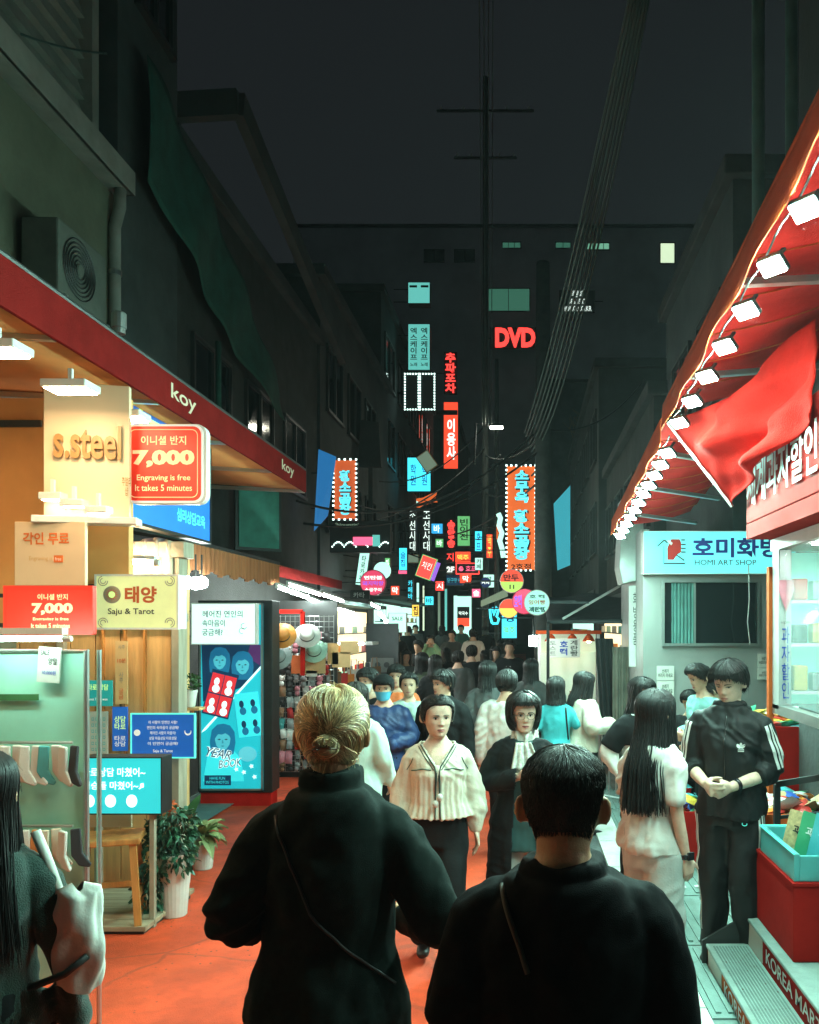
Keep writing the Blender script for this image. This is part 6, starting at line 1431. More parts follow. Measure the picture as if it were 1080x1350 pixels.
sign('vertical_sign', 'narrow scarlet vertical sign with white letters far down the street', (585, 530, 604, 618), 40, 'scarlet', None, .3, [('이\n용\n사', 589, 552, 601, 606, 'neon_white', .03)], wall=1.0)
letters('large red letters glowing on the dark tower', 'DVD', (653, 432, 706, 458), 57, 'neon_red', .05)
t3 = letters('small white phone number lettering on the dark tower', '책문화\n386.0502\nHOMO.CO.KR', (742, 383, 780, 410), 57, 'text_glow', .0)
sign('light_sign', 'cyan twin panel sign crossed by cables in the middle', (537, 603, 568, 648), 27.5, 'neon_cyan', None, .3, [('학\n원', 541, 612, 549, 640, 'banner_blue'), ('학\n원', 556, 612, 564, 640, 'banner_blue')], wall=1.0)
r = thing('tan_sign', 'small tilted tan sign above the cyan twin panel', 'sign', tuple(P(563, 608, 27))); r.rotation_euler = (0, R(-35), 0)
MB().box(-.2, .2, 0, .1, -.28, .28).build('panel', MATS['dim_pale'], r); MB().box(-.23, .23, .02, .08, -.31, .31).build('frame', MATS['wood_tan'], r)
r = thing('fish_sign', 'mottled orange and white fish shaped neon sign', 'sign', tuple(P(558, 660, 32)))
MB().poly([(x * 32 / FPX, 0, z * 32 / FPX) for x, z in ((-19, -3), (-12, 2), (0, 4), (10, 9), (18, 12), (16, 4), (19, -2), (8, -3), (-4, -9), (-14, -8))], .1).build('body', MATS['neon_orange'], r); MB().poly([(x * 32 / FPX, -.01, z * 32 / FPX) for x, z in ((-19, -3), (-12, 2), (-6, -2), (-10, -8), (-14, -8))], .01).build('head', MATS['panel_mint'], r); MB().bar((-.6, .05, 0), (-1.6, .05, .2), .04, .04).build('bracket', MATS['dark_metal'], r)
letters('column of white vertical letters on a black board', '조\n선\n시\n대', (540, 674, 548, 726), 27, 'neon_white', .0)
letters('second column of white vertical letters on a black board', '조\n선\n시\n대', (558, 674, 567, 726), 27.4, 'neon_white', .0)
sign('light_sign', 'small electric blue sign right of the white letter columns', (568, 690, 584, 704), 29, 'neon_blue', None, .2, [('바', 572, 692, 580, 702, 'neon_white', .02)])
letters('pink red neon vertical letters beside the green sign', '송\n알\n송', (590, 686, 600, 722), 27, 'neon_red', .05)
sign('vertical_sign', 'green vertical sign with dark brush letters', (603, 680, 620, 720), 27, 'neon_green', None, .25, [('빈\n이\n전', 606, 684, 617, 712, 'ink', .02)])
letters('single red neon letter outlined at the corner', '지', (589, 729, 598, 740), 26, 'neon_red', .0)
letters('white second floor marking in block letters', '2F', (589, 747, 599, 755), 26, 'neon_white', .04)
sign('light_sign', 'red sign with two yellow letters under the green one', (600, 727, 621, 742), 26, 'scarlet', None, .2, [('맥주', 603, 731, 618, 739, 'neon_yellow', .03)])
r = sign('light_sign', 'wide red neon framed sign with white letters', (601, 742, 632, 757), 25.5, 'frame_dark', 'neon_red', .2, [('● 호프', 605, 746, 628, 753, 'neon_pink', .02)], fw=.03)
sign('light_sign', 'small scarlet sign under the red neon frame', (606, 757, 622, 769), 25.8, 'scarlet', None, .2, [('막', 610, 759, 618, 767, 'neon_white')])
sign('light_sign', 'dim teal board with fine text under the second floor marking', (588, 758, 612, 772), 26.4, 'ad_navy', None, .2, [('당구장 PC', 590, 762, 610, 768, 'banner_teal')])
sign('light_sign', 'narrow cyan sign above the magenta strip', (526, 722, 537, 752), 24, 'neon_cyan', None, .2, [('술\n집', 528, 727, 535, 747, 'banner_blue')]); sign('light_sign', 'magenta strip lamp under the narrow cyan sign', (525, 751, 537, 757), 24.2, 'neon_pink', None, .1)
sign('light_sign', 'tan board sign under the white letter columns', (538, 731, 552, 742), 28, 'dim_pale', 'wood_tan', .2)
r = thing('tilted_sign', 'tilted red and violet menu sign with neon rim', 'sign', tuple(P(562, 748, 24))); r.rotation_euler = (0, R(20), 0)
MB().box(-.2, .2, 0, .1, -.3, .3).build('panel', MATS['neon_red'], r); MB().box(-.23, .23, .02, .12, -.33, .33).build('rim', MATS['neon_green'], r); MB().box(.24, .34, 0, .1, -.3, .25).build('side_tube', MATS['violet'], r); MB().bar((-.2, .06, .2), (-.9, .06, .2), .04, .04).build('bracket', MATS['dark_metal'], r); text('치킨', r, (0, -.004, .05), MATS['neon_white'], w=.28, h=.2)
letters('thin teal vertical neon words near the doorway', '카\n페\n바', (538, 765, 544, 790), 24, 'neon_cyan', .0)
for (x0, y0, x1, y1, Yk, fm, s_, tm2, lab) in ((505, 700, 517, 722, 19, 'neon_blue', '술', 'neon_white', 'small blue liquor sign above the far stalls'), (515, 772, 527, 785, 20.5, 'scarlet', '막', 'neon_white', 'little scarlet square sign beside the cyan strip'), (543, 797, 553, 813, 26, 'neon_yellow', '집', 'ink', 'amber box sign low beside the light strips'),
        (574, 710, 585, 722, 28.5, 'neon_green', '바', 'neon_white', 'small green bar sign beside the blue one'), (626, 700, 636, 727, 25, 'neon_cyan', '호\n프', 'banner_blue', 'narrow cyan pub sign beside the green brush sign'), (622, 776, 634, 788, 23, 'neon_pink', '술', 'neon_white', 'pink square liquor sign low beside the doorway'),
        (641, 704, 650, 736, 21, 'scarlet', '맥\n주', 'neon_yellow', 'narrow scarlet beer sign on the slim pole'), (574, 766, 586, 779, 27, 'neon_red', '지', 'neon_white', 'red square sign under the dim teal board'), (560, 786, 572, 798, 24, 'neon_cyan', '바', 'ink', 'cyan square sign over the crowd heads'),
        (626, 735, 637, 752, 23.5, 'panel_mint', '카\n페', 'ink_teal', 'pale mint cafe sign beside the red neon frame'), (654, 690, 662, 712, 19, 'neon_orange', '집', 'ink', 'thin amber sign between pole and white wave'), (507, 735, 515, 760, 19.5, 'neon_green', '막', 'neon_white', 'thin green sign beside the pink disc')):
    sign('light_sign', lab, (x0, y0, x1, y1), Yk, fm, None, .14, [(s_, x0 + 2, y0 + 2, x1 - 2, y1 - 2, tm2, .02)], wall=.4)
# round and small signs on the west stalls
mat('rim_pink', S('#d8466a'), .4, var=0)
disc_sign('round_sign', 'round pink sign with pale lettering over the far stalls', 492, 768, 17, 17.5, lit('pink_face', S('#e2486a'), .8), 'rim_pink', [('연탄불', 480, 759, 504, 764, 'neon_white'), ('돼지막창', 478, 766, 506, 772, 'violet'), ('소금구이', 481, 775, 503, 780, 'neon_white')], wall=.6)
r = sign('label_sign', 'slim mint vertical label sign leaning beside the pink disc', (468, 726, 482, 772), 18, 'panel_mint', None, .1, [('타\n로\n카\n페', 472, 732, 478, 766, 'ink_teal', .02)]); r.rotation_euler = (0, R(8), 0)
r = thing('white_mascot_sign', 'plain white rounded sign peeking over the pink disc', 'sign', tuple(P(503, 752, 18))); MB().ball((0, .1, 0), .19, 16, 10, (1, .3, 1)).build('panel', MATS['panel_mint'], r, smooth=True); MB().bar((0, .1, 0), (-.8, .1, 0), .03, .03).build('bracket', MATS['dark_metal'], r)
r = thing('marquee_board', 'dark shop marquee with strings of small bulbs above the stalls', 'sign', tuple(P(472, 728, 16.3)))
MB().box(-.56, .62, .05, .25, .0, .62).build('board', MATS['frame_dark'], r); text("'Nougatin'", r, (-.22, .035, .53), MATS['dim_pale'], w=.45, h=.09, bold=.02)
b = MB()
for i in range(34):
    x = -.52 + i * .033; b.box(x, x + .02, .03, .045, .10 + .09 * abs(math.sin(i * .45)), .125 + .09 * abs(math.sin(i * .45)))
b.build('bulb_string', MATS['dot_white'], r)['kind'] = 'stuff'
MB().box(-.1, .28, .02, .048, .14, .3).build('lit_patch', MATS['neon_pink'], r); MB().box(.28, .42, .02, .048, .12, .34).build('lit_patch', MATS['neon_teal'], r)
sign('fascia_sign', 'dark fascia with two pale letters above the fluorescent stalls', (462, 778, 487, 790), 15.5, 'concrete_grey', None, .1, [('카타', 466, 781, 481, 788, 'ink_white')])
r = thing('pale_gable', 'pale flat board rising behind the blue banner', 'board', tuple(P(488, 610, 19.5))); MB().poly([(-.3, 0, -.1), (.26, 0, -.1), (.2, 0, .95), (-.22, 0, 1.0)], .15).build('board', MATS['concrete_grey'], r); MB().bar((0, .1, -.1), (0, .1, -5.5), .1, .1).build('post', MATS['concrete_grey'], r)
# white panels and doorway lights at the vanishing end
sign('doorway_light', 'bright mint doorway panel with a red poster at the end of the street', (598, 785, 622, 840), 30, 'panel_mint', 'white_metal', .3, [], bracket=False)
poster('red and black food poster on the bright far doorway', (603, 800, 619, 826), 29.9, 'frame_dark', [('막국수', 605, 806, 617, 811, 'neon_white', .02)])
poster('red strip across the foot of the far food poster', (603, 815, 619, 826), 29.85, 'scarlet')
for i, (x0, x1, m, lab) in enumerate(((549, 553, 'panel_mint', 'thin mint light strip beside the far shop column'), (557, 560, 'window_pale', 'thin yellow light strip beside the far shop column'), (586, 590, 'neon_teal', 'thin teal light strip by the far doorway'), (577, 581, 'dim_pale', 'dim pale strip on the dark far column'))):
    sign('light_strip', lab, (x0, 768 + i * 4, x1, 832), 29 + i * .4, m, None, .1, bracket=False)
sign('shop_window', 'mint lit shop window frame behind the fluorescent stalls', (512, 808, 536, 834), 21, 'panel_mint', 'white_metal', .2, [('SALE', 517, 813, 531, 818, 'ink_teal')], bracket=False)
sign('shop_window', 'white lit shop board under the fluorescent stalls', (492, 824, 513, 834), 18, 'neon_white', None, .1, [], bracket=False)
for i, (px, py) in enumerate(((501, 809), (505, 813), (509, 819))):
    o = thing('globe_lamp', 'tiny white globe lamp strung behind the stalls', 'lamp', tuple(P(px, py, 18.5)), 0, 'globe lamps behind the stalls'); MB().ball((0, 0, 0), .045, 10, 8).build('globe', MATS['bulb_white'], o, smooth=True); MB().tube([(0, 0, .04), (0, 0, .3)], .006, 5).build('cord', MATS['cable'], o)
# east cluster
disc_sign('round_sign', 'white round sign listing fish bread and egg bread', 708, 794.5, 17, 10.6, lit('disc_mint', S('#9fdccc'), .7), 'white_metal', [('호 떡', 698, 784, 718, 789, 'ink_teal', .03), ('잉어빵', 697, 791, 719, 797, 'text_brick', .02), ('계란빵', 697, 800, 720, 807, 'ink_teal', .05)], wall=.5)
disc_sign('round_sign', 'pink round sign half hidden behind the white disc', 692, 793, 17, 10.85, MATS['pink_face'], 'rim_pink', [('호떡', 678, 784, 688, 802, 'violet')], wall=.5)
o = disc_sign('round_sign', 'round sign half red half lime below the orange vertical sign', 675, 766, 16, 14.2, lit('disc_red', S('#e04a34'), .7), 'white_metal', [('만두', 664, 757, 684, 766, 'ink', .03)], wall=.5)
Mx = Matrix.Rotation(R(90), 4, 'X'); rr0 = 16 / FPX * 14.2 * .93
MB().poly([(rr0 * math.cos(a), -.008, rr0 * math.sin(a)) for a in np.linspace(math.pi * 1.02, math.pi * 1.98, 24)], .004).build('lower_half', MATS['panel_lime'], o); text('11', o, (.0, -.011, -.1), MATS['ink'], w=.08, h=.07, bold=.03)
o = disc_sign('round_sign', 'small round sign of fiery orange and yellow', 671, 802, 13, 14.6, MATS['disc_red'], 'white_metal', [], wall=.4); r1 = 13 / FPX * 14.6 * .93
MB().poly([(r1 * math.cos(a), -.008, r1 * math.sin(a) ) for a in np.linspace(math.pi * 1.0, math.pi * 2.0, 20)], .004).build('lower_half', MATS['neon_yellow'], o)
r = thing('hand_sign', 'cyan neon hand shaped sign beside the round signs', 'sign', tuple(P(652, 822, 15)))
kq = 15 / FPX
MB().tube([(x * kq, 0, z * kq) for x, z in ((-3, 0), (-5, 8), (-6, 20), (-3, 21), (-1, 11), (3, 22), (6, 20), (3, 9), (6, 6), (4, 0), (-3, 0))], .025, 6).build('neon_tube', MATS['neon_cyan'], r); MB().bar((.05, .05, .1), (.7, .05, .1), .03, .03).build('bracket', MATS['dark_metal'], r)
sign('light_sign', 'cyan panel with green base below the fiery disc', (661, 806, 682, 842), 15.2, 'neon_cyan', None, .12, [('생', 665, 808, 678, 820, 'ink_blue', .03), ('맥주', 664, 826, 679, 836, 'neon_green', .03)])
sign('light_sign', 'pale blue bracket sign beside the far pole', (637, 757, 652, 775), 22, 'panel_mint', None, .15, [('약\n국', 642, 760, 648, 772, 'ink_teal')])
disc_sign('round_sign', 'dark blue round sign in front of the pale blue bracket sign', 640, 768, 7, 21.5, lit('disc_navy', S('#22366a'), .4), 'dark_metal', [('커피', 635, 766, 645, 770, 'neon_white')], wall=.4)
banner('pale green awning strip sloping over the far right shops', ((634, 792, 0), (668, 776, .6), (670, 786, .6), (634, 800, 0)), 19, 'dim_pale', .05, 'awning_strip')
r = thing('wavy_sign', 'white wavy mascot free neon shape beside the orange vertical sign', 'sign', tuple(P(662, 735, 16.4)))
r['label'] = 'white wavy neon shape beside the orange vertical sign'
MB().tube([(x * 16.4 / FPX, 0, z * 16.4 / FPX) for x, z in ((2, 0), (0, 12), (-3, 22), (0, 32), (-4, 42), (-2, 52), (-5, 58))], .05, 8).build('neon_tube', MATS['panel_mint'], r); MB().bar((.02, .03, .4), (.5, .03, .4), .03, .03).build('bracket', MATS['dark_metal'], r)
sc1 = thing('lamp_string', 'small hanging lamp by the right shop entrance', 'lamp', tuple(P(703, 845, 11.0))); MB().box(-.05, .05, -.05, .05, -.07, .07).build('lantern', MATS['bulb_white'], sc1); MB().tube([(0, 0, .07), (0, 0, .3)], .006, 5).build('cord', MATS['cable'], sc1)

# ------------------------------------------------------------------ poles, lamps, cables
mat('pole_dark', (.07, .09, .085), .7, var=.2, dirt=.4)
def pole(label, px, Y, h, r=.14, arms=()):
    o = thing('utility_pole', label, 'pole', (PX(px, Y), Y, g(Y)))
    MB().tube([(0, 0, 0), (0, 0, h * .5), (0, 0, h)], [r, r * .9, r * .75], 12).build('pole', MATS['pole_dark'], o, smooth=True)
    for z, w in arms: MB().bar((-w, 0, z), (w, 0, z), .06, .06).build('crossarm', MATS['pole_dark'], o)
    for z, w in arms:
        for x in (-w * .9, -w * .45, w * .45, w * .9): MB().lathe([(.025, 0), (.035, .05), (.02, .1)], c=(x, 0, z + .03), n=8).build('insulator', MATS['kerb'], o)
    return o
pole('dark utility pole beside the orange vertical sign', 716, 14.8, 8.5, .16)
p2 = pole('far utility pole with two cross arms above the street', 640, 24, 17.5, .10, [(PZ(146, 24) - g(24), 1.4), (PZ(208, 24) - g(24), .9)])
pole('slim grey pole at the end of the alley', 655, 26, 10, .08)
pole('dark shop column standing in the middle distance', 567, 31, 6, .22)
e7 = thing('street_lamp', 'street lamp glowing on a bracket arm above the alley', 'street lamp', tuple(P(653, 563, 22)))
MB().box(-.16, .22, -.12, .12, 0, .07).build('housing', MATS['dark_metal'], e7, bevel=.02); MB().box(-.13, .19, -.09, .09, -.03, .0).build('lens', MATS['street_lamp_glass'], e7); MB().tube([(-.16, 0, .04), (-.5, 0, .1), (-.55, 0, -1.0)], .03, 8).build('arm', MATS['dark_metal'], e7)
# east drainpipes rising above the awning
for i, (px, lab) in enumerate(((1000, 'teal grey drainpipe rising above the big red awning'), (1044, 'second drainpipe at the edge of the snack shop wall'))):
    o = thing('drainpipe', lab, 'pipe', (PX(px, 6.0), 6.0, 3.2)); MB().tube([(0, 0, 0), (0, 0, 6.5)], .045, 10).build('pipe', mat('pipe_teal', (.06, .17, .15), .6, var=.2), o, smooth=True)
    for z in (1.2, 3.4): MB().lathe([(.055, 0), (.055, .05)], c=(0, 0, z), n=12).build('clip', MATS['dark_metal'], o)
p_l = thing('facade_pipe', 'pale green vertical pipe below the construction net', 'pipe', tuple(P(288, 520, 9.8))); MB().tube([(0, 0, -.4), (0, 0, .62)], .035, 8).build('pipe', MATS['net_green'], p_l, smooth=True)
wp = thing('billboard', 'dim green board angled on the dark west facade', 'billboard', tuple(P(342, 722, 11.3)), R(40)); MB().box(-.28, .28, 0, .06, 0, .85).build('panel', mat('panel_green', (.05, .30, .23), .6, var=.2), wp); MB().box(-.32, .32, .02, .08, -.04, .89).build('frame', MATS['frame_dark'], wp)
def cable(a, b, sag, r=.014, label='thin black overhead cable crossing above the street', grp='overhead cables', n=22):
    a = Vector(a); b = Vector(b); pts = [a.lerp(b, i / n) - Vector((0, 0, sag * 4 * (i / n) * (1 - i / n))) for i in range(n + 1)]
    tag(MB().tube(pts, r, 6).build('cable', MATS['cable_lit'] if r < .02 else MATS['cable'], smooth=True), label, 'cable', grp)
mat('cable_lit', (.045, .085, .075), .5, var=0)  # paler teal copy of the cable colour, lamp light painted in
for i in range(7):                             # the bundle that drops from the top to the middle pole
    a = P(838 + i * 4.2, -40, 6.0 + .15 * i); b = P(692 + i * 1.8, 570 + i * 5, 15 + .2 * i); cable(a, b, .25 + .08 * i, .012 + .004 * (i % 2), 'thick cable in the bundle that drops towards the dark pole', 'cable bundle')
for i in range(4): cable(P(632 + i * 6, -30, 10), P(636 + i * 4, 560, 21), .1, .007, 'thin wire running down from overhead to the far pole', 'wires to the far pole')
for (a, b, s) in ((P(400, 690, 13), P(716, 590, 14.8), .5), (P(390, 660, 13), P(716, 560, 14.8), .7), (P(420, 668, 18), P(655, 612, 26), .6), (P(430, 700, 17), P(640, 590, 24), .5), (P(716, 610, 14.8), P(640, 650, 24), .3), (P(716, 630, 14.8), P(560, 700, 30), .5), (P(410, 640, 16), P(620, 640, 28), .7), (P(640, 600, 24), P(716, 575, 14.8), .25), (P(716, 566, 14.8), P(850, 500, 20), .4), (P(560, 660, 30), P(660, 600, 22), .5), (P(470, 700, 20), P(590, 640, 30), .3), (P(440, 610, 22), P(640, 560, 24), 1.0)):
    cable(a, b, s, .020)
cable(P(28, 45, 6.4), P(140, 70, 7.7), .03, .01, 'thin wire stapled along the pale siding', 'siding wires')
# bare tree behind the wires
bt = thing('bare_tree', 'leafless street tree faint against the annex', 'tree', (PX(790, 44), 44, g(44)))
tm = MB(); rt = random.Random(3)
def branch(p, d, L, r, k):
    q = p + d * L; tm.tube([p, (p + q) / 2 + Vector((rt.uniform(-.1, .1), rt.uniform(-.1, .1), 0)) * L, q], [r, r * .85, r * .65], 6)
    if k:
        for _ in range(3 if k > 1 else 4): branch(q, (d + Vector((rt.uniform(-.8, .8), rt.uniform(-.6, .6), rt.uniform(-.1, .5)))).normalized(), L * rt.uniform(.6, .8), r * .55, k - 1)
MB().tube([(0, 0, 0), (.1, 0, 3), (0, 0, 6)], [.3, .25, .2], 10).build('trunk', MATS['stem_brown'], bt, smooth=True)
branch(Vector((0, 0, 6)), Vector((-.15, 0, 1)).normalized(), 2.6, .16, 4)
branch(Vector((0, 0, 5.5)), Vector((.6, 0, 1)).normalized(), 2.4, .13, 4)
tm.build('branches', MATS['stem_brown'], bt)['kind'] = 'stuff'
# ------------------------------------------------------------------ the people in the street
from mathutils.bvhtree import BVHTree
mat('wool_green', (.010, .015, .0135), .85, var=.2, scale=60, bump=.3, bscale=500, spec=.06); mat('wool_black', (.0075, .0082, .009), .8, var=.2, scale=60, bump=.28, bscale=500, spec=.06)
mat('cardigan_green', (.012, .038, .030), .95, var=.2, scale=40, bump=.6, bscale=260, sheen=.2); mat('cotton_white', (.62, .62, .57), .85, var=.06, bump=.25, bscale=40); mat('cotton_cream', (.66, .62, .50), .85, var=.08, scale=4, bump=.25, bscale=50)
mat('denim_pale', (.48, .52, .49), .85, var=.15, scale=5, bump=.2, bscale=90); mat('cloth_black', (.011, .012, .013), .85, spec=.15, var=.1, bump=.2, bscale=60); mat('track_black', (.009, .010, .0105), .65, spec=.3, var=.1, bump=.2, bscale=30)
mat('teal_tee', (.04, .38, .42), .8, var=.08, bump=.2, bscale=40); mat('jacket_blue', (.012, .035, .12), .6, var=.15, bump=.3, bscale=30); mat('jacket_mint', (.42, .55, .48), .8, var=.08, bump=.3, bscale=30); mat('shirt_aqua', (.16, .36, .34), .8, var=.1, bump=.2, bscale=30)
mat('dress_teal', (.02, .07, .07), .8, var=.1); mat('scarf', (.58, .58, .52), .85, var=.35, scale=40, bump=.5, bscale=50); mat('cloth_olive', (.10, .14, .09), .85, var=.1, bump=.2, bscale=40); mat('mask_blue', (.06, .32, .48), .8, var=.05); mat('mask_white', (.6, .6, .58), .8, var=.05)
mat('cloth_grey', (.07, .08, .08), .85, var=.12, bump=.2, bscale=40); mat('cloth_green', (.05, .12, .09), .85, var=.12, bump=.2, bscale=40); mat('stripe_white', (.72, .74, .70), .7, var=0); mat('trim_dark', (.02, .035, .03), .8, var=0); mat('metal_dark', (.05, .05, .05), .25, .8, var=0); mat('watch', (.01, .01, .012), .25, var=0)
mat('strap_tan', (.045, .04, .03), .8); mat('clip_brown', (.10, .055, .02), .25, var=.3); mat('strap_leather', (.008, .007, .007), .6, var=.1); mat('lime_tee', (.22, .42, .24), .85, var=.1)
def px_h(top, Y): return PZ(top, Y) - g(Y)
def bvh(o): return BVHTree.FromPolygons([v.co.copy() for v in o.data.vertices], [tuple(p.vertices) for p in o.data.polygons])
def hit(bv, o, d, off=.002):
    h = bv.ray_cast(Vector(o), Vector(d).normalized())
    return (h[0] - Vector(d).normalized() * off) if h[0] is not None else None
def line_on(root, objs, pts, r, m, name, d=(0, 1, 0), off=-.002, n=24):
    """a cord laid over clothing: pts are (x, z) in the person's own frame, rays run along d"""
    bv = bvh(objs); out = []
    P_ = np.array(pts, float); t = np.linspace(0, len(P_) - 1, n); xs = np.interp(t, range(len(P_)), P_[:, 0]); zs = np.interp(t, range(len(P_)), P_[:, 1])
    for x, z in zip(xs, zs):
        h = hit(bv, (x, -1.0 * d[1], z), d, 0)
        if h is not None: out.append(h - Vector(d) * r * .8)
    if len(out) > 1: return MB().tube(out, r, 6).build(name, MATS[m], root, smooth=True)
def decal(root, obj, polys, m, name, d=(0, 1, 0)):
    bv = bvh(obj); b = MB()
    for pl in polys:
        c = [hit(bv, (x, -1.0 * d[1], z), d, .003) for x, z in pl]
        if all(p is not None for p in c): b.add(c, [tuple(range(len(c)))])
    if b.v: o = b.build(name, MATS[m], root); return o
def stripe(root, obj, a, b2, out, angs, w, m, name, n=16, far=.4):
    """bands running along a limb, found by rays from its axis"""
    bv = bvh(obj); a = Vector(a); b2 = Vector(b2); ax = (b2 - a).normalized(); out = Vector(out); out = (out - ax * out.dot(ax)).normalized()
    for an in angs:
        rows_ = []
        for i in range(n + 1):
            p = a.lerp(b2, i / n); row = []
            for q in (-w, 0, w):
                d = Matrix.Rotation(R(an + q), 3, ax) @ out; h = bv.ray_cast(p + d * far, -d, far)
                if h[0] is None: row = None; break
                row.append(h[0] + d * .0025)
            if row: rows_.append(row)
        if len(rows_) > 2:
            V = [p for r_ in rows_ for p in r_]; F = [(i * 3 + j, i * 3 + j + 1, (i + 1) * 3 + j + 1, (i + 1) * 3 + j) for i in range(len(rows_) - 1) for j in range(2)]
            MB().add(V, F).build(name, MATS[m], root, smooth=True)
T = lambda **k: dict(k)
# 1. blonde person in the dark green coat, back turned
coat = T(name='coat', mat='wool_green', infl=.030, hem=.30, flare=.035, collar=.055, wr=.017, sw=.026, vox=.009)
r1, i1 = person('person with a blonde knotted bun in a dark green wool coat, seen from behind', (PX(438, 2.25), 2.25), 182, 1.785, 'f', (((.265, .05, 1.09), (.13, -.24, 1.10), 'hold', (-.4, -.4, .7)), ((.300, .06, 1.09), (.17, -.23, 1.02), 'hold', (-.4, -.4, .7))), 'walk', [coat], T(mat='cloth_black'), bun_hair('hair_blonde', 'clip_brown', low_edge(.80, .62, .42, .14), .015, wide=.98), skin='skin_tan', lod=2, head=(4, 3), hscale=1.0)
s1 = i1['s']; line_on(r1, coat['obj'], [(-.14 * -1 * s1, 1.40 * s1), (.02, 1.15 * s1), (-.22, .92 * s1)], .0042, 'strap_leather', 'bag_strap', (0, -1, 0))
hc1 = i1['tohead'](np.array([[.004, .134, -.020]]))[0] * s1
c1 = MB()
for k in range(7):
    a = k / 6 * 3.4 - .2; p = Vector(hc1) + Vector((.030 * math.cos(a), .004, .022 * math.sin(a))); c1.tube([p, p + Vector((-.012 * math.cos(a), .010, -.012 * math.sin(a))), p + Vector((-.022 * math.cos(a), .002, -.018 * math.sin(a)))], [.0035, .003, .0015], 6)
c1.tube([Vector(hc1) + Vector((-.022, .008, 0)), Vector(hc1) + Vector((.024, .010, .004))], .0045, 8)
c1.build('claw_clip', MATS['clip_brown'], r1)
# 2. man in the black jacket, back turned
jk = T(name='jacket', mat='wool_black', infl=.030, hem=.78, flare=.015, collar=.035, wr=.017, sw=.022, vox=.008)
r2, i2 = person('man with cropped dark hair in a black jacket, back turned to the camera', (PX(743, 1.72), 1.72), 178, 1.69, 'm', ('down', 'down'), 'walk2', [jk], T(mat='cloth_black'), short_hair('hair_dark', low_edge(.80, .64, .66, .17), .011, n=(200, 900, 6500), L=.028, wide=1.0), skin='skin_tan', lod=2, head=(-4, 2), wide=1.03)
s2 = i2['s']; line_on(r2, jk['obj'], [(.125 * s2, 1.42 * s2), (.10 * s2, 1.36 * s2), (.07 * s2, 1.28 * s2)], .0055, 'strap_tan', 'shoulder_strap', (0, -1, 0), n=12)
# 3. woman with long hair in the dark cardigan
cg = T(name='cardigan', mat='cardigan_green', infl=.016, hem=.80, flare=.015, wr=.020, sw=.018)
r3, i3 = person('woman with long black hair in a dark green cardigan by the sock rack', (PX(-27, 2.3), 2.3), 205, 1.60, 'f', ('down', 'down'), 'stand', [cg], T(mat='cloth_black', bag=.03), comb_hair('hair_black', low_edge(.80, .62, .40, .2), .020, hang=.46, n=(160, 520, 1300), bodyback=.15), lod=2)
bag = thing('shoulder_bag', 'crumpled white canvas bag at the hip of the long haired woman', 'bag', (PX(102, 2.34), 2.34, PZ(1300, 2.34)))
def bagf(u, v):
    a = u * 2 * math.pi; r = .075 * (1 - .35 * abs(v - .45) ** 1.5 * 2) * (1 + .10 * math.sin(a * 3 + v * 7) + .06 * math.sin(a * 7 - v * 9)); top = 1 if v < .96 else .3
    return (math.cos(a) * r * 1.0 * top, math.sin(a) * r * .65 * top, v * .28 + .012 * math.sin(a * 2))
MB().grid(bagf, 40, 22).build('body', MATS['cotton_white'], bag, smooth=True)
MB().tube([(-.05, 0, .26), (-.10, .02, .36), (-.13, .02, .43)], .014, 8).build('strap', MATS['cotton_white'], bag, smooth=True); MB().tube([(.05, -.04, .10), (.0, -.065, .06), (-.10, -.06, .02)], .010, 6).build('black_strap', MATS['strap_leather'], bag, smooth=True)
# 4. woman in the cream blouse
bs = T(name='blouse', mat='cotton_cream', infl=.028, hem=.955, flare=.04, wr=.014, sw=.026, balloon=.016, pleat=.0065, yoke=1.26, vox=.0075, smooth=2, top=1.42, cut=lambda V: (V[:, 2] > 1.385 + np.abs(V[:, 0]) * .28) | ((V[:, 1] < -.0) & (V[:, 2] > 1.285 + np.abs(V[:, 0]) * 1.35) & (np.abs(V[:, 0]) < .11)))
r4, i4 = person('woman in a cream peasant blouse with dark trim walking towards the camera', (PX(577, 4.9), 4.9), 6, px_h(918, 4.9), 'f', ('down', 'down'), 'walk', [bs], T(mat='cloth_black', bag=.02), bun_hair('hair_black', 'clip_brown', low_edge(.83, .70, .44, .16), .015, n=1600, wide=1.06), skin='skin_pale', lod=2, head=(14, 1), fat=1.06, wide=1.05, mouth=.3, hscale=1.09)
s4 = i4['s']
for sx in (-1, 1):
    line_on(r4, bs['obj'], [(sx * .105 * s4, 1.405 * s4), (sx * .085 * s4, 1.375 * s4), (sx * .012 * s4, 1.272 * s4), (sx * .014 * s4, 1.05 * s4), (sx * .016 * s4, .945 * s4)], .0042, 'trim_dark', 'trim')
    line_on(r4, bs['obj'], [(sx * .118 * s4, 1.395 * s4), (sx * .095 * s4, 1.36 * s4), (sx * .024 * s4, 1.262 * s4)], .003, 'trim_dark', 'trim')
    line_on(r4, bs['obj'], [(sx * .04 * s4, 1.262 * s4), (sx * .09 * s4, 1.268 * s4), (sx * .16 * s4, 1.25 * s4)], .0035, 'cloth_green', 'embroidery')
    line_on(r4, bs['obj'], [(sx * .15 * s4, 1.33 * s4), (sx * .165 * s4, 1.29 * s4), (sx * .19 * s4, 1.25 * s4)], .003, 'cloth_green', 'embroidery')
    MB().ball((sx * .012, -.195 * s4 - .01, (1.085 + .02 * sx) * s4), .017, 12, 8, (1, 1, 1.2)).build('tassel', MATS['cotton_white'], r4, smooth=True); MB().tube([(sx * .004, -.165 * s4, 1.26 * s4), (sx * .012, -.195 * s4, 1.10 * s4)], .003, 5).build('tassel_cord', MATS['trim_dark'], r4)
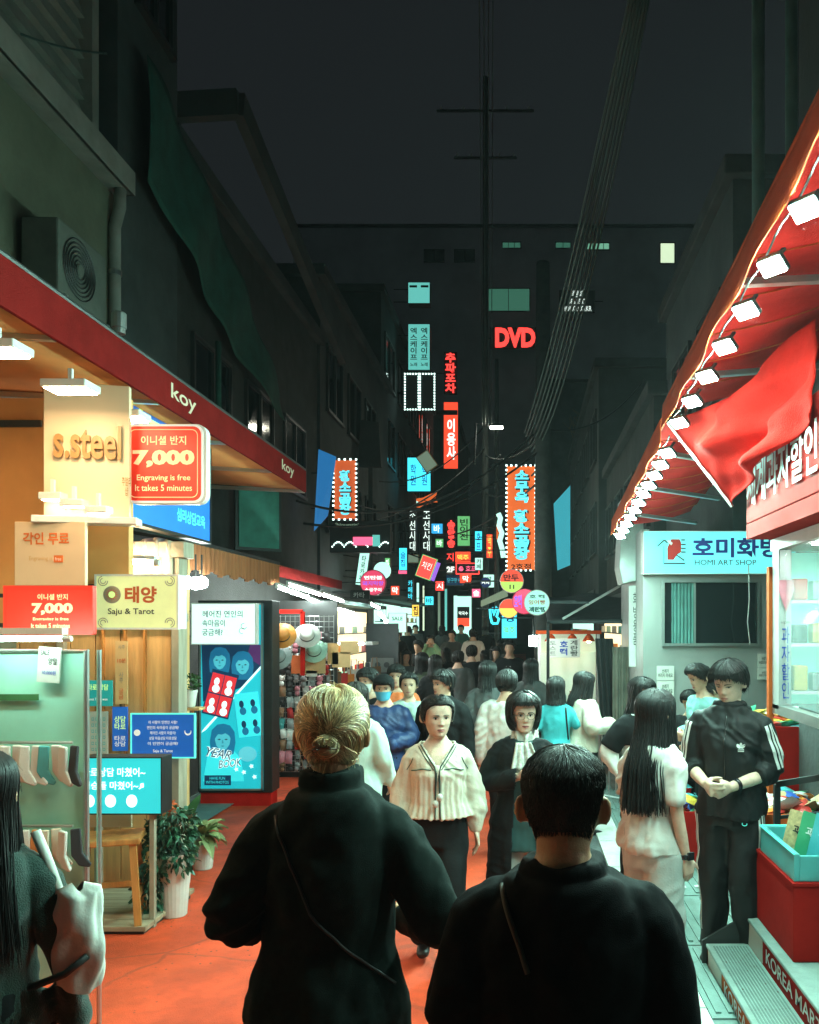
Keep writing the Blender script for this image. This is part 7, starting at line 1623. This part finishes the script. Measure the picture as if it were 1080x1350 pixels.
# 5. woman with round glasses in the long black coat
dr = T(name='dress', mat='dress_teal', infl=.020, hem=.70, flare=.03, wr=.012, sleeve=.5)
lc = T(name='coat', mat='cloth_black', infl=.040, hem=.28, flare=.06, wr=.016, sw=.030, cut=lambda V: (V[:, 1] < -.03) & (np.abs(V[:, 0] - .0) < .055 + np.clip(1.25 - V[:, 2], -.1, .9) * .05) & (V[:, 2] < 1.45))
r5, i5 = person('woman with bobbed hair and round glasses in a long open black coat', (PX(690, 5.1), 5.1), 4, px_h(915, 5.1), 'f', ('down', ((.255, .03, 1.10), (.035, -.225, 1.20), 'grip', (-.1, -.3, 1))), 'stand', [dr, lc], T(mat='denim_pale', bag=.02), comb_hair('hair_black', low_edge(.80, .58, .40, .2), .030, hang=.085, inward=.03, open_=62, bangs=.74, width=(.006, .0045, .0030), n=(90, 340, 1500)), skin='skin_pale', lod=2, head=(6, 2), wide=1.04, mouth=.15, hscale=1.06, shoes='shoe_tan')
s5 = i5['s']; gl = MB()
for sx in (-1, 1):
    c = np.array((sx * .031, 0, .0)); ring = []
    for a in np.linspace(0, 2 * math.pi, 25): ring.append(Vector(i5['tohead'](np.array([[c[0] + .0245 * math.cos(a), -.0985 + .004 * abs(math.cos(a) + sx * .5), .0 + .022 * math.sin(a)]]))[0] * s5))
    gl.tube(ring, .0014, 5, False)
    gl.tube([Vector(i5['tohead'](np.array([[sx * .055, -.094, .003]]))[0] * s5), Vector(i5['tohead'](np.array([[sx * .080, -.02, .006]]))[0] * s5)], .0014, 5)
gl.tube([Vector(i5['tohead'](np.array([[-.007, -.101, .003]]))[0] * s5), Vector(i5['tohead'](np.array([[.007, -.101, .003]]))[0] * s5)], .0014, 5); gl.build('glasses', MATS['metal_dark'], r5)
sf_ = MB(); sf_.grid(lambda u, v: ((.075 + .012 * math.sin(u * 40 + v * 4)) * math.sin(u * 6.283) * (1 - .15 * v), .005 - (.082 + .010 * math.sin(u * 31)) * math.cos(u * 6.283) * (1 - .2 * v), 1.365 + .10 * v), 60, 6)
sf_.grid(lambda u, v: ((u - .5) * (.08 + .10 * v) + .03 * v, -.125 - .05 * v - .012 * math.sin(u * 14) * (1 - .3 * v), 1.40 - .20 * v), 16, 8); sf_.grid(lambda u, v: ((u - .5) * (.05 + .03 * v) - .03 - .02 * v, -.13 - .05 * v - .01 * math.sin(u * 12), 1.40 - .17 * v), 10, 8)
so = sf_.build('scarf', MATS['scarf'], r5, smooth=True, solid=.006); so.scale = (s5, s5, s5)
# 6. girl with very long hair in a white T-shirt
tt = T(name='tshirt', mat='cotton_white', infl=.020, hem=.86, flare=.015, sleeve=.40, sw=.018, wr=.024)
r6, i6 = person('girl with very long dark hair in a white T-shirt and pale jeans, facing away', (PX(862, 4.3), 4.3), 128, 1.66, 'f', (((.185, .03, 1.09), (.195, -.03, .845), 'relax', (0, -1, .1)),) * 2, 'easy', [tt], T(mat='denim_pale', bag=.03), comb_hair('hair_black', low_edge(.80, .62, .40, .2), .020, hang=.50, n=(160, 520, 1300), width=(.006, .004, .003), bodyback=.15, open_=58), skin='skin_pale', lod=2, head=(10, 0), shoes='shoe_white')
S_, E_, W_, _, _ = i6['A'][-1]; q = Vector((E_ * .06 + W_ * .94) * i6['s']); dq = Vector(W_ - E_).normalized()
MB().tube([q - dq * .012, q + dq * .012], .031, 14).build('watch_strap', MATS['watch'], r6, smooth=True); MB().box(-.02, .02, -.006, .006, -.02, .02, Matrix.Translation(q + Vector((-.030, -.006, 0))) @ Matrix.Rotation(R(80), 4, 'Z')).build('watch_face', MATS['watch'], r6, bevel=.003)
# 7. girl behind her in black and white
person('girl in a black and white jumper half hidden behind the long haired girl', (PX(846, 6.4), 6.4), 25, px_h(893, 6.4), 'f', ('down', 'pocket'), 'stand', [T(name='jumper', mat='cotton_white', infl=.03, hem=.86, wr=.02), T(name='yoke', mat='cloth_black', infl=.048, hem=1.17, sleeve=.4, wr=.01)], T(mat='cloth_black', bag=.02), comb_hair('hair_black', low_edge(.78, .6, .4, .2), .022, hang=.22, bangs=.68), skin='skin_pale', lod=1, head=(10, 4))
# 8. young man in the striped tracksuit
tk = T(name='track_jacket', mat='track_black', infl=.022, hem=.82, flare=.02, sleeve=.68, sw=.028, wr=.024, collar=.03, vox=.008)
r8, i8 = person('young man in a black tracksuit with white stripes looking at his hands', (PX(962, 5.0), 5.0), -24, px_h(870, 5.0), 'm', (((.240, .03, 1.08), (.045, -.225, 1.02), 'hold', (-.2, -.5, 1)), ((.225, .00, 1.08), (.085, -.235, 1.03), 'hold', (-.2, -.5, 1))), 'easy', [tk], T(mat='track_black', bag=.015, infl=.016, wr=.024, len=.04), comb_hair('hair_black', low_edge(.74, .66, .60, .26), .026, messy=.03, width=(.006, .0045, .0026), edge=.035, n=(90, 340, 1500)), skin='skin_pale', lod=2, head=(-14, 16), squint=.5, lipc='lips_pale')
s8 = i8['s']
for sd in (1, -1):
    S_, E_, W_, _, _ = i8['A'][sd]; stripe(r8, tk['obj'], (S_ + (0, 0, -.01)) * s8, (E_ + (0, 0, .02)) * s8, (sd * .8, -.75, .2), (-20, 0, 20), 6.0, 'stripe_white', 'sleeve_stripe')
pb = [o for o in r8.children if o.name.startswith('trousers')][0]
for sd in (1, -1): stripe(r8, pb, Vector((sd * .10, 0, .84)) * s8, Vector((sd * .115, -.005, .16)) * s8, (sd * 1, -.55, 0), (-12, 2, 16) if sd > 0 else (-3, 9), 3.6, 'stripe_white', 'leg_stripe')
cx, cz = .085 * s8, 1.225 * s8
tre = []
for ax_, (ox_, oz_) in ((0, (0, .012)), (-38, (-.012, .006)), (38, (.012, .006))):
    a = R(ax_); tre.append([(cx + ox_ + (.0085 * math.cos(t) * math.cos(a) + .016 * math.sin(t) * math.sin(a)), cz + oz_ + (.016 * math.sin(t) * math.cos(a) - .0085 * math.cos(t) * math.sin(a))) for t in np.linspace(0, 6.28, 12, endpoint=False)])
for k in range(2): tre.append([(cx - .017, cz - .016 - k * .009), (cx + .017, cz - .016 - k * .009), (cx + .015, cz - .011 - k * .009), (cx - .015, cz - .011 - k * .009)])
for p in tre: decal(r8, tk['obj'], [p], 'stripe_white', 'chest_emblem')
line_on(r8, tk['obj'], [(0, 1.40 * s8), (.0, 1.20 * s8), (0, 1.02 * s8)], .004, 'metal_dark', 'zip')
line_on(r8, pb, [(.10 * s8 + .014 * math.cos(t), .80 * s8 + .011 * math.sin(t)) for t in np.linspace(0, 6.28, 9)], .0025, 'text_aqua', 'trouser_emblem')
S_, E_, W_, _, _ = i8['A'][1]; q = Vector((E_ * .14 + W_ * .86) * s8); dq = Vector(W_ - E_).normalized(); MB().tube([q - dq * .012, q + dq * .012], .037, 14).build('watch_strap', MATS['watch'], r8, smooth=True)
ph_ = tag(MB().box(-.036, .036, -.006, .006, -.04, .04).build('phone', MATS['watch'], bevel=.004), 'small black phone held by the tracksuit man', 'phone')
qq = r8.matrix_basis if False else None
ctr = Vector((np.array(i8['A'][1][2]) * .5 + np.array(i8['A'][-1][2]) * .5) * s8) + Vector((0, -.05, .0)); ang = R(-24); ph_.location = (r8.location.x + ctr.x * math.cos(ang) - ctr.y * math.sin(ang), r8.location.y + ctr.x * math.sin(ang) + ctr.y * math.cos(ang), r8.location.z + ctr.z); ph_.rotation_euler = (R(60), 0, ang)

# 9+. people around the snack bins and the stand
person('man in an aqua shirt leaning over the sweets bins', (PX(938, 7.3), 7.3), -72, 1.72, 'm', ('belly', 'belly'), 'stand', [T(name='shirt', mat='shirt_aqua', infl=.028, hem=.84, wr=.02)], T(mat='cloth_black'), comb_hair('hair_black', low_edge(.74, .6, .5, .2), .020), lod=1, head=(0, 10), lean=.18)
person('boy in a black shirt crouched behind the aqua shirted man', (PX(915, 7.9), 7.9), -30, 1.46, 'm', ('belly', 'belly'), 'stand', [T(name='shirt', mat='cloth_black', infl=.028, hem=.84)], T(mat='cloth_black'), comb_hair('hair_black', low_edge(.70, .6, .5, .2), .022), lod=1, head=(0, 14), lean=.2)
person('person in a white top bending behind the tracksuit man', (PX(990, 6.9), 7.15), -120, 1.60, 'f', ('belly', 'belly'), 'stand', [T(name='top', mat='cotton_white', infl=.03, hem=.84, wr=.022)], T(mat='cloth_black'), comb_hair('hair_black', low_edge(.74, .6, .5, .2), .020), lod=1, head=(0, 24), lean=.42)
t9 = T(name='tshirt', mat='teal_tee', infl=.024, hem=.92, sleeve=.38, sw=.02, wr=.012)
r9, i9 = person('woman in a bright teal T-shirt with a shoulder strap facing the snack stand', (PX(733, 8.2), 8.2), 180, 1.56, 'f', ('down', 'phone'), 'stand', [t9], T(mat='cloth_black'), comb_hair('hair_black', low_edge(.78, .6, .4, .2), .022, hang=.16), skin='skin_pale', lod=1)
line_on(r9, t9['obj'], [(-.09, 1.30), (-.10, 1.15), (-.12, .95)], .009, 'strap_leather', 'bag_strap', (0, -1, 0), n=10)
person('woman in a cream cardigan looking at her phone by the snack stand', (PX(769, 8.3), 8.3), 112, 1.60, 'f', ('phone', 'phone'), 'stand', [T(name='cardigan', mat='cotton_cream', infl=.048, hem=.86, wr=.02)], T(kind='skirt', mat='cloth_black', hem=.35), comb_hair('hair_black', low_edge(.78, .6, .4, .2), .022, hang=.26), skin='skin_pale', lod=1, head=(0, 12))
person('person in a loose white shirt walking away behind the woman with glasses', (PX(668, 7.4), 7.4), 176, 1.66, 'm', ('down', 'down'), 'walk', [T(name='shirt', mat='cotton_white', infl=.04, hem=.80, wr=.02)], T(mat='cloth_black'), comb_hair('hair_black', low_edge(.78, .6, .45, .16), .022), lod=1)
person('person in a long dark coat walking away beside the red carpet edge', (PX(643, 9.0), 9.0), 182, 1.68, 'f', ('down', 'swing_f'), 'walk2', [T(name='coat', mat='cloth_grey', infl=.036, hem=.40, flare=.04)], T(mat='cloth_black'), comb_hair('hair_black', low_edge(.78, .6, .4, .2), .022, hang=.2), lod=1)
# oncoming group behind the blonde person
r10, i10 = person('man in a blue jacket and cap with a blue face mask', (PX(506, 7.3), 7.3), 4, 1.62, 'm', ('belly', 'down'), 'walk', [T(name='jacket', mat='jacket_blue', infl=.034, hem=.84, wr=.022)], T(mat='cloth_black', bag=.01), comb_hair('hair_black', low_edge(.72, .6, .5, .2), .018), lod=1)
def face_mask(r, inf, m):
    uu, vv = np.meshgrid(np.linspace(.10, .42, 8), np.linspace(-1.25, 1.25, 16), indexing='ij'); p = head_pt(uu, vv, .012 + .010 * np.cos(vv) ** 4); V = inf['tohead'](p.reshape(-1, 3)); F = [(i * 16 + j, i * 16 + j + 1, (i + 1) * 16 + j + 1, (i + 1) * 16 + j) for i in range(7) for j in range(15)]; inf['put']('face_mask', V, F, m)
face_mask(r10, i10, 'mask_blue')
cpv, cpf = cap(lambda ph: .66 + 0 * ph, lambda u, ph: .026 + 0 * ph, 14, 32); i10['put']('cap', i10['tohead'](cpv), cpf, 'cloth_black'); uu, vv = np.meshgrid(np.linspace(0, 1, 4), np.linspace(-.9, .9, 10), indexing='ij'); p = head_pt(.66 - .03 * uu, vv, .026 + .06 * uu * np.cos(vv)); i10['put']('cap_brim', i10['tohead'](p.reshape(-1, 3)), [(i * 10 + j, i * 10 + j + 1, (i + 1) * 10 + j + 1, (i + 1) * 10 + j) for i in range(3) for j in range(9)], 'cloth_black')
person('young woman in a pale mint jacket walking behind the blue jacket man', (PX(539, 7.9), 7.9), 6, 1.62, 'f', ('down', 'pocket'), 'walk', [T(name='jacket', mat='jacket_mint', infl=.034, hem=.86, wr=.022)], T(mat='cloth_olive', bag=.02), comb_hair('hair_black', low_edge(.82, .68, .5, .2), .018), lod=1)
person('person with dark hair half hidden behind the mint jacket woman', (PX(523, 8.7), 8.7), 0, 1.66, 'm', ('down', 'down'), 'walk2', [T(name='shirt', mat='flower_orange', infl=.03, hem=.84)], T(mat='cloth_black'), comb_hair('hair_black', low_edge(.70, .6, .5, .2), .022), lod=1)
r11, i11 = person('man in a black coat with a white face mask beside the stalls', (PX(486, 7.9), 7.9), -28, 1.66, 'm', ('down', 'down'), 'stand', [T(name='coat', mat='cloth_black', infl=.036, hem=.5, flare=.03)], T(mat='cloth_black'), comb_hair('hair_black', low_edge(.70, .6, .5, .2), .024), lod=1)
face_mask(r11, i11, 'mask_white')
person('person in a light mint coat passing behind the blonde head', (PX(468, 6.2), 6.2), 172, 1.60, 'f', ('down', 'swing_f'), 'walk', [T(name='coat', mat='jacket_mint', infl=.04, hem=.62, flare=.03, wr=.022)], T(mat='cloth_black'), comb_hair('hair_dark', low_edge(.78, .6, .4, .2), .022, hang=.1), lod=1)
person('man in a dark coat glancing aside just behind the cream blouse', (PX(584, 7.4), 7.4), -18, 1.66, 'm', ('down', 'down'), 'walk', [T(name='coat', mat='cloth_black', infl=.036, hem=.55, collar=.03), ], T(mat='cloth_black'), comb_hair('hair_black', low_edge(.70, .6, .5, .2), .024), lod=1, head=(-30, 2))
# the crowd further down
crowd = [  # px, Y, face, H, sex, top material, bottom, kind, hair, arms, label
    (624, 20.5, 178, 1.80, 'm', 'cotton_white', 'cloth_black', 'pants', 's', ('down', 'down'), 'man in a white shirt walking away in the distant crowd'),
    (622, 14.6, 176, 1.72, 'm', 'cloth_black', 'cloth_black', 'pants', 's', ('down', 'pocket'), 'man in black walking away in the middle of the crowd'),
    (640, 15.6, 184, 1.60, 'f', 'cloth_black', 'cloth_green', 'skirt', 'l', ('down', 'down'), 'girl in a short dark green skirt walking away with bare legs'),
    (604, 13.4, 180, 1.66, 'm', 'cloth_grey', 'cloth_black', 'pants', 's', ('down', 'down'), 'person in dark grey walking away beside the man in black'),
    (568, 20, 4, 1.66, 'f', 'lime_tee', 'cloth_green', 'pants', 's', ('face', 'face'), 'person in a lime top holding both hands up to the face'),
    (596, 21, -5, 1.74, 'm', 'cloth_grey', 'cloth_black', 'pants', 's', ('down', 'phone'), 'man in a checked dark shirt far in the crowd'),
    (552, 17, -30, 1.72, 'm', 'cloth_black', 'cloth_black', 'pants', 's', ('phone', 'phone'), 'tall man in black looking down at something far on the carpet'),
    (556, 12.4, 170, 1.66, 'f', 'cloth_olive', 'cloth_black', 'skirt', 'l', ('down', 'down'), 'woman in a long olive coat walking away with bare calves'),
    (574, 12.0, 182, 1.64, 'f', 'cloth_black', 'cloth_black', 'skirt', 'l', ('down', 'down'), 'woman in black with bare calves beside the olive coat'),
    (535, 15, 20, 1.62, 'f', 'cloth_grey', 'cloth_black', 'pants', 'l', ('down', 'phone'), 'woman with a pale bag at the edge of the stalls'),
    (653, 14.5, 8, 1.70, 'f', 'cloth_black', 'cloth_black', 'pants', 'l', ('chest', 'down'), 'woman in black standing before the cyan neon panels'),
    (672, 14.2, -6, 1.82, 'm', 'cloth_black', 'cloth_grey', 'pants', 's', ('down', 'down'), 'man in a black jacket over a pale shirt near the neon hand'),
    (524, 22, 0, 1.68, 'm', 'cloth_black', 'cloth_black', 'pants', 's', ('down', 'down'), 'dark figure under the mint shop window'),
    (510, 19, 30, 1.66, 'f', 'cloth_grey', 'cloth_black', 'pants', 's', ('down', 'down'), 'grey dressed figure beside the banner stand'),
    (538, 25, 180, 1.70, 'm', 'cloth_black', 'cloth_black', 'pants', 's', ('down', 'down'), 'farthest dark walker on the stall side'),
    (583, 26, 180, 1.70, 'f', 'cloth_grey', 'cloth_black', 'pants', 'l', ('down', 'down'), 'long haired walker in grey far under the signs'),
    (608, 27, 0, 1.72, 'm', 'cloth_green', 'cloth_black', 'pants', 's', ('down', 'down'), 'green dressed walker before the bright far doorway'),
    (640, 24, 180, 1.74, 'm', 'cloth_black', 'cloth_black', 'pants', 's', ('down', 'down'), 'dark walker below the pale bracket sign'),
    (660, 18, 175, 1.66, 'f', 'cloth_grey', 'cloth_black', 'pants', 'l', ('down', 'down'), 'woman in grey walking away by the cyan panel'),
    (588, 16.5, 182, 1.60, 'f', 'cloth_black', 'cloth_black', 'pants', 'l', ('down', 'down'), 'short woman in black in the thick of the crowd'),
    (700, 10.6, 170, 1.64, 'f', 'cloth_grey', 'cloth_black', 'pants', 'l', ('down', 'down'), 'woman in grey standing at the corner of the snack stand'),
    (548, 28, 0, 1.7, 'm', 'cloth_grey', 'cloth_black', 'pants', 's', ('down', 'down'), 'small distant figure in grey between two dark walkers'),
]
for (px, Y, fc, H, sx, tm_, bm, kd, hr, ar, lab) in crowd:
    tp_ = [T(name='top', mat=tm_, infl=.034, hem=.45 if 'olive coat' in lab else .84, flare=.02)]
    r, inf = person(lab, (PX(px, Y), Y), fc, H, sx, ar, 'walk' if kd == 'pants' else 'walk2', tp_, T(kind=kd, mat=bm, hem=.55), comb_hair('hair_black', low_edge(.74, .6, .45, .18), .022, hang=.2 if hr == 'l' else 0), lod=1 if Y < 13 else 0, group='crowd along the red carpet')
    if 'pale shirt' in lab: decal(r, tp_[0]['obj'], [[(-.04, 1.38), (.04, 1.38), (.045, 1.2), (-.045, 1.2)], [(-.045, 1.2), (.045, 1.2), (.04, .95), (-.04, .95)]], 'cotton_white', 'shirt_front')
# ------------------------------------------------------------------ thin haze volume added to lift the blacks and spread lamp glow
hz = tag(MB().box(-42, 42, -6, 122, -2.0, 34).build('haze', None), kind='stuff')
hm_ = bpy.data.materials.new('haze'); hm_.use_nodes = True; hn = hm_.node_tree; hn.nodes.clear()
ho = hn.nodes.new('ShaderNodeOutputMaterial'); hv = hn.nodes.new('ShaderNodeVolumePrincipled')
hv.inputs['Color'].default_value = (.90, .94, .96, 1); hv.inputs['Density'].default_value = .0007; hv.inputs['Anisotropy'].default_value = .3
hn.links.new(hv.outputs['Volume'], ho.inputs['Volume']); hz.data.materials.clear(); hz.data.materials.append(hm_)
sc.cycles.volume_bounces = 0
bpy.data.scenes.remove(WORK)
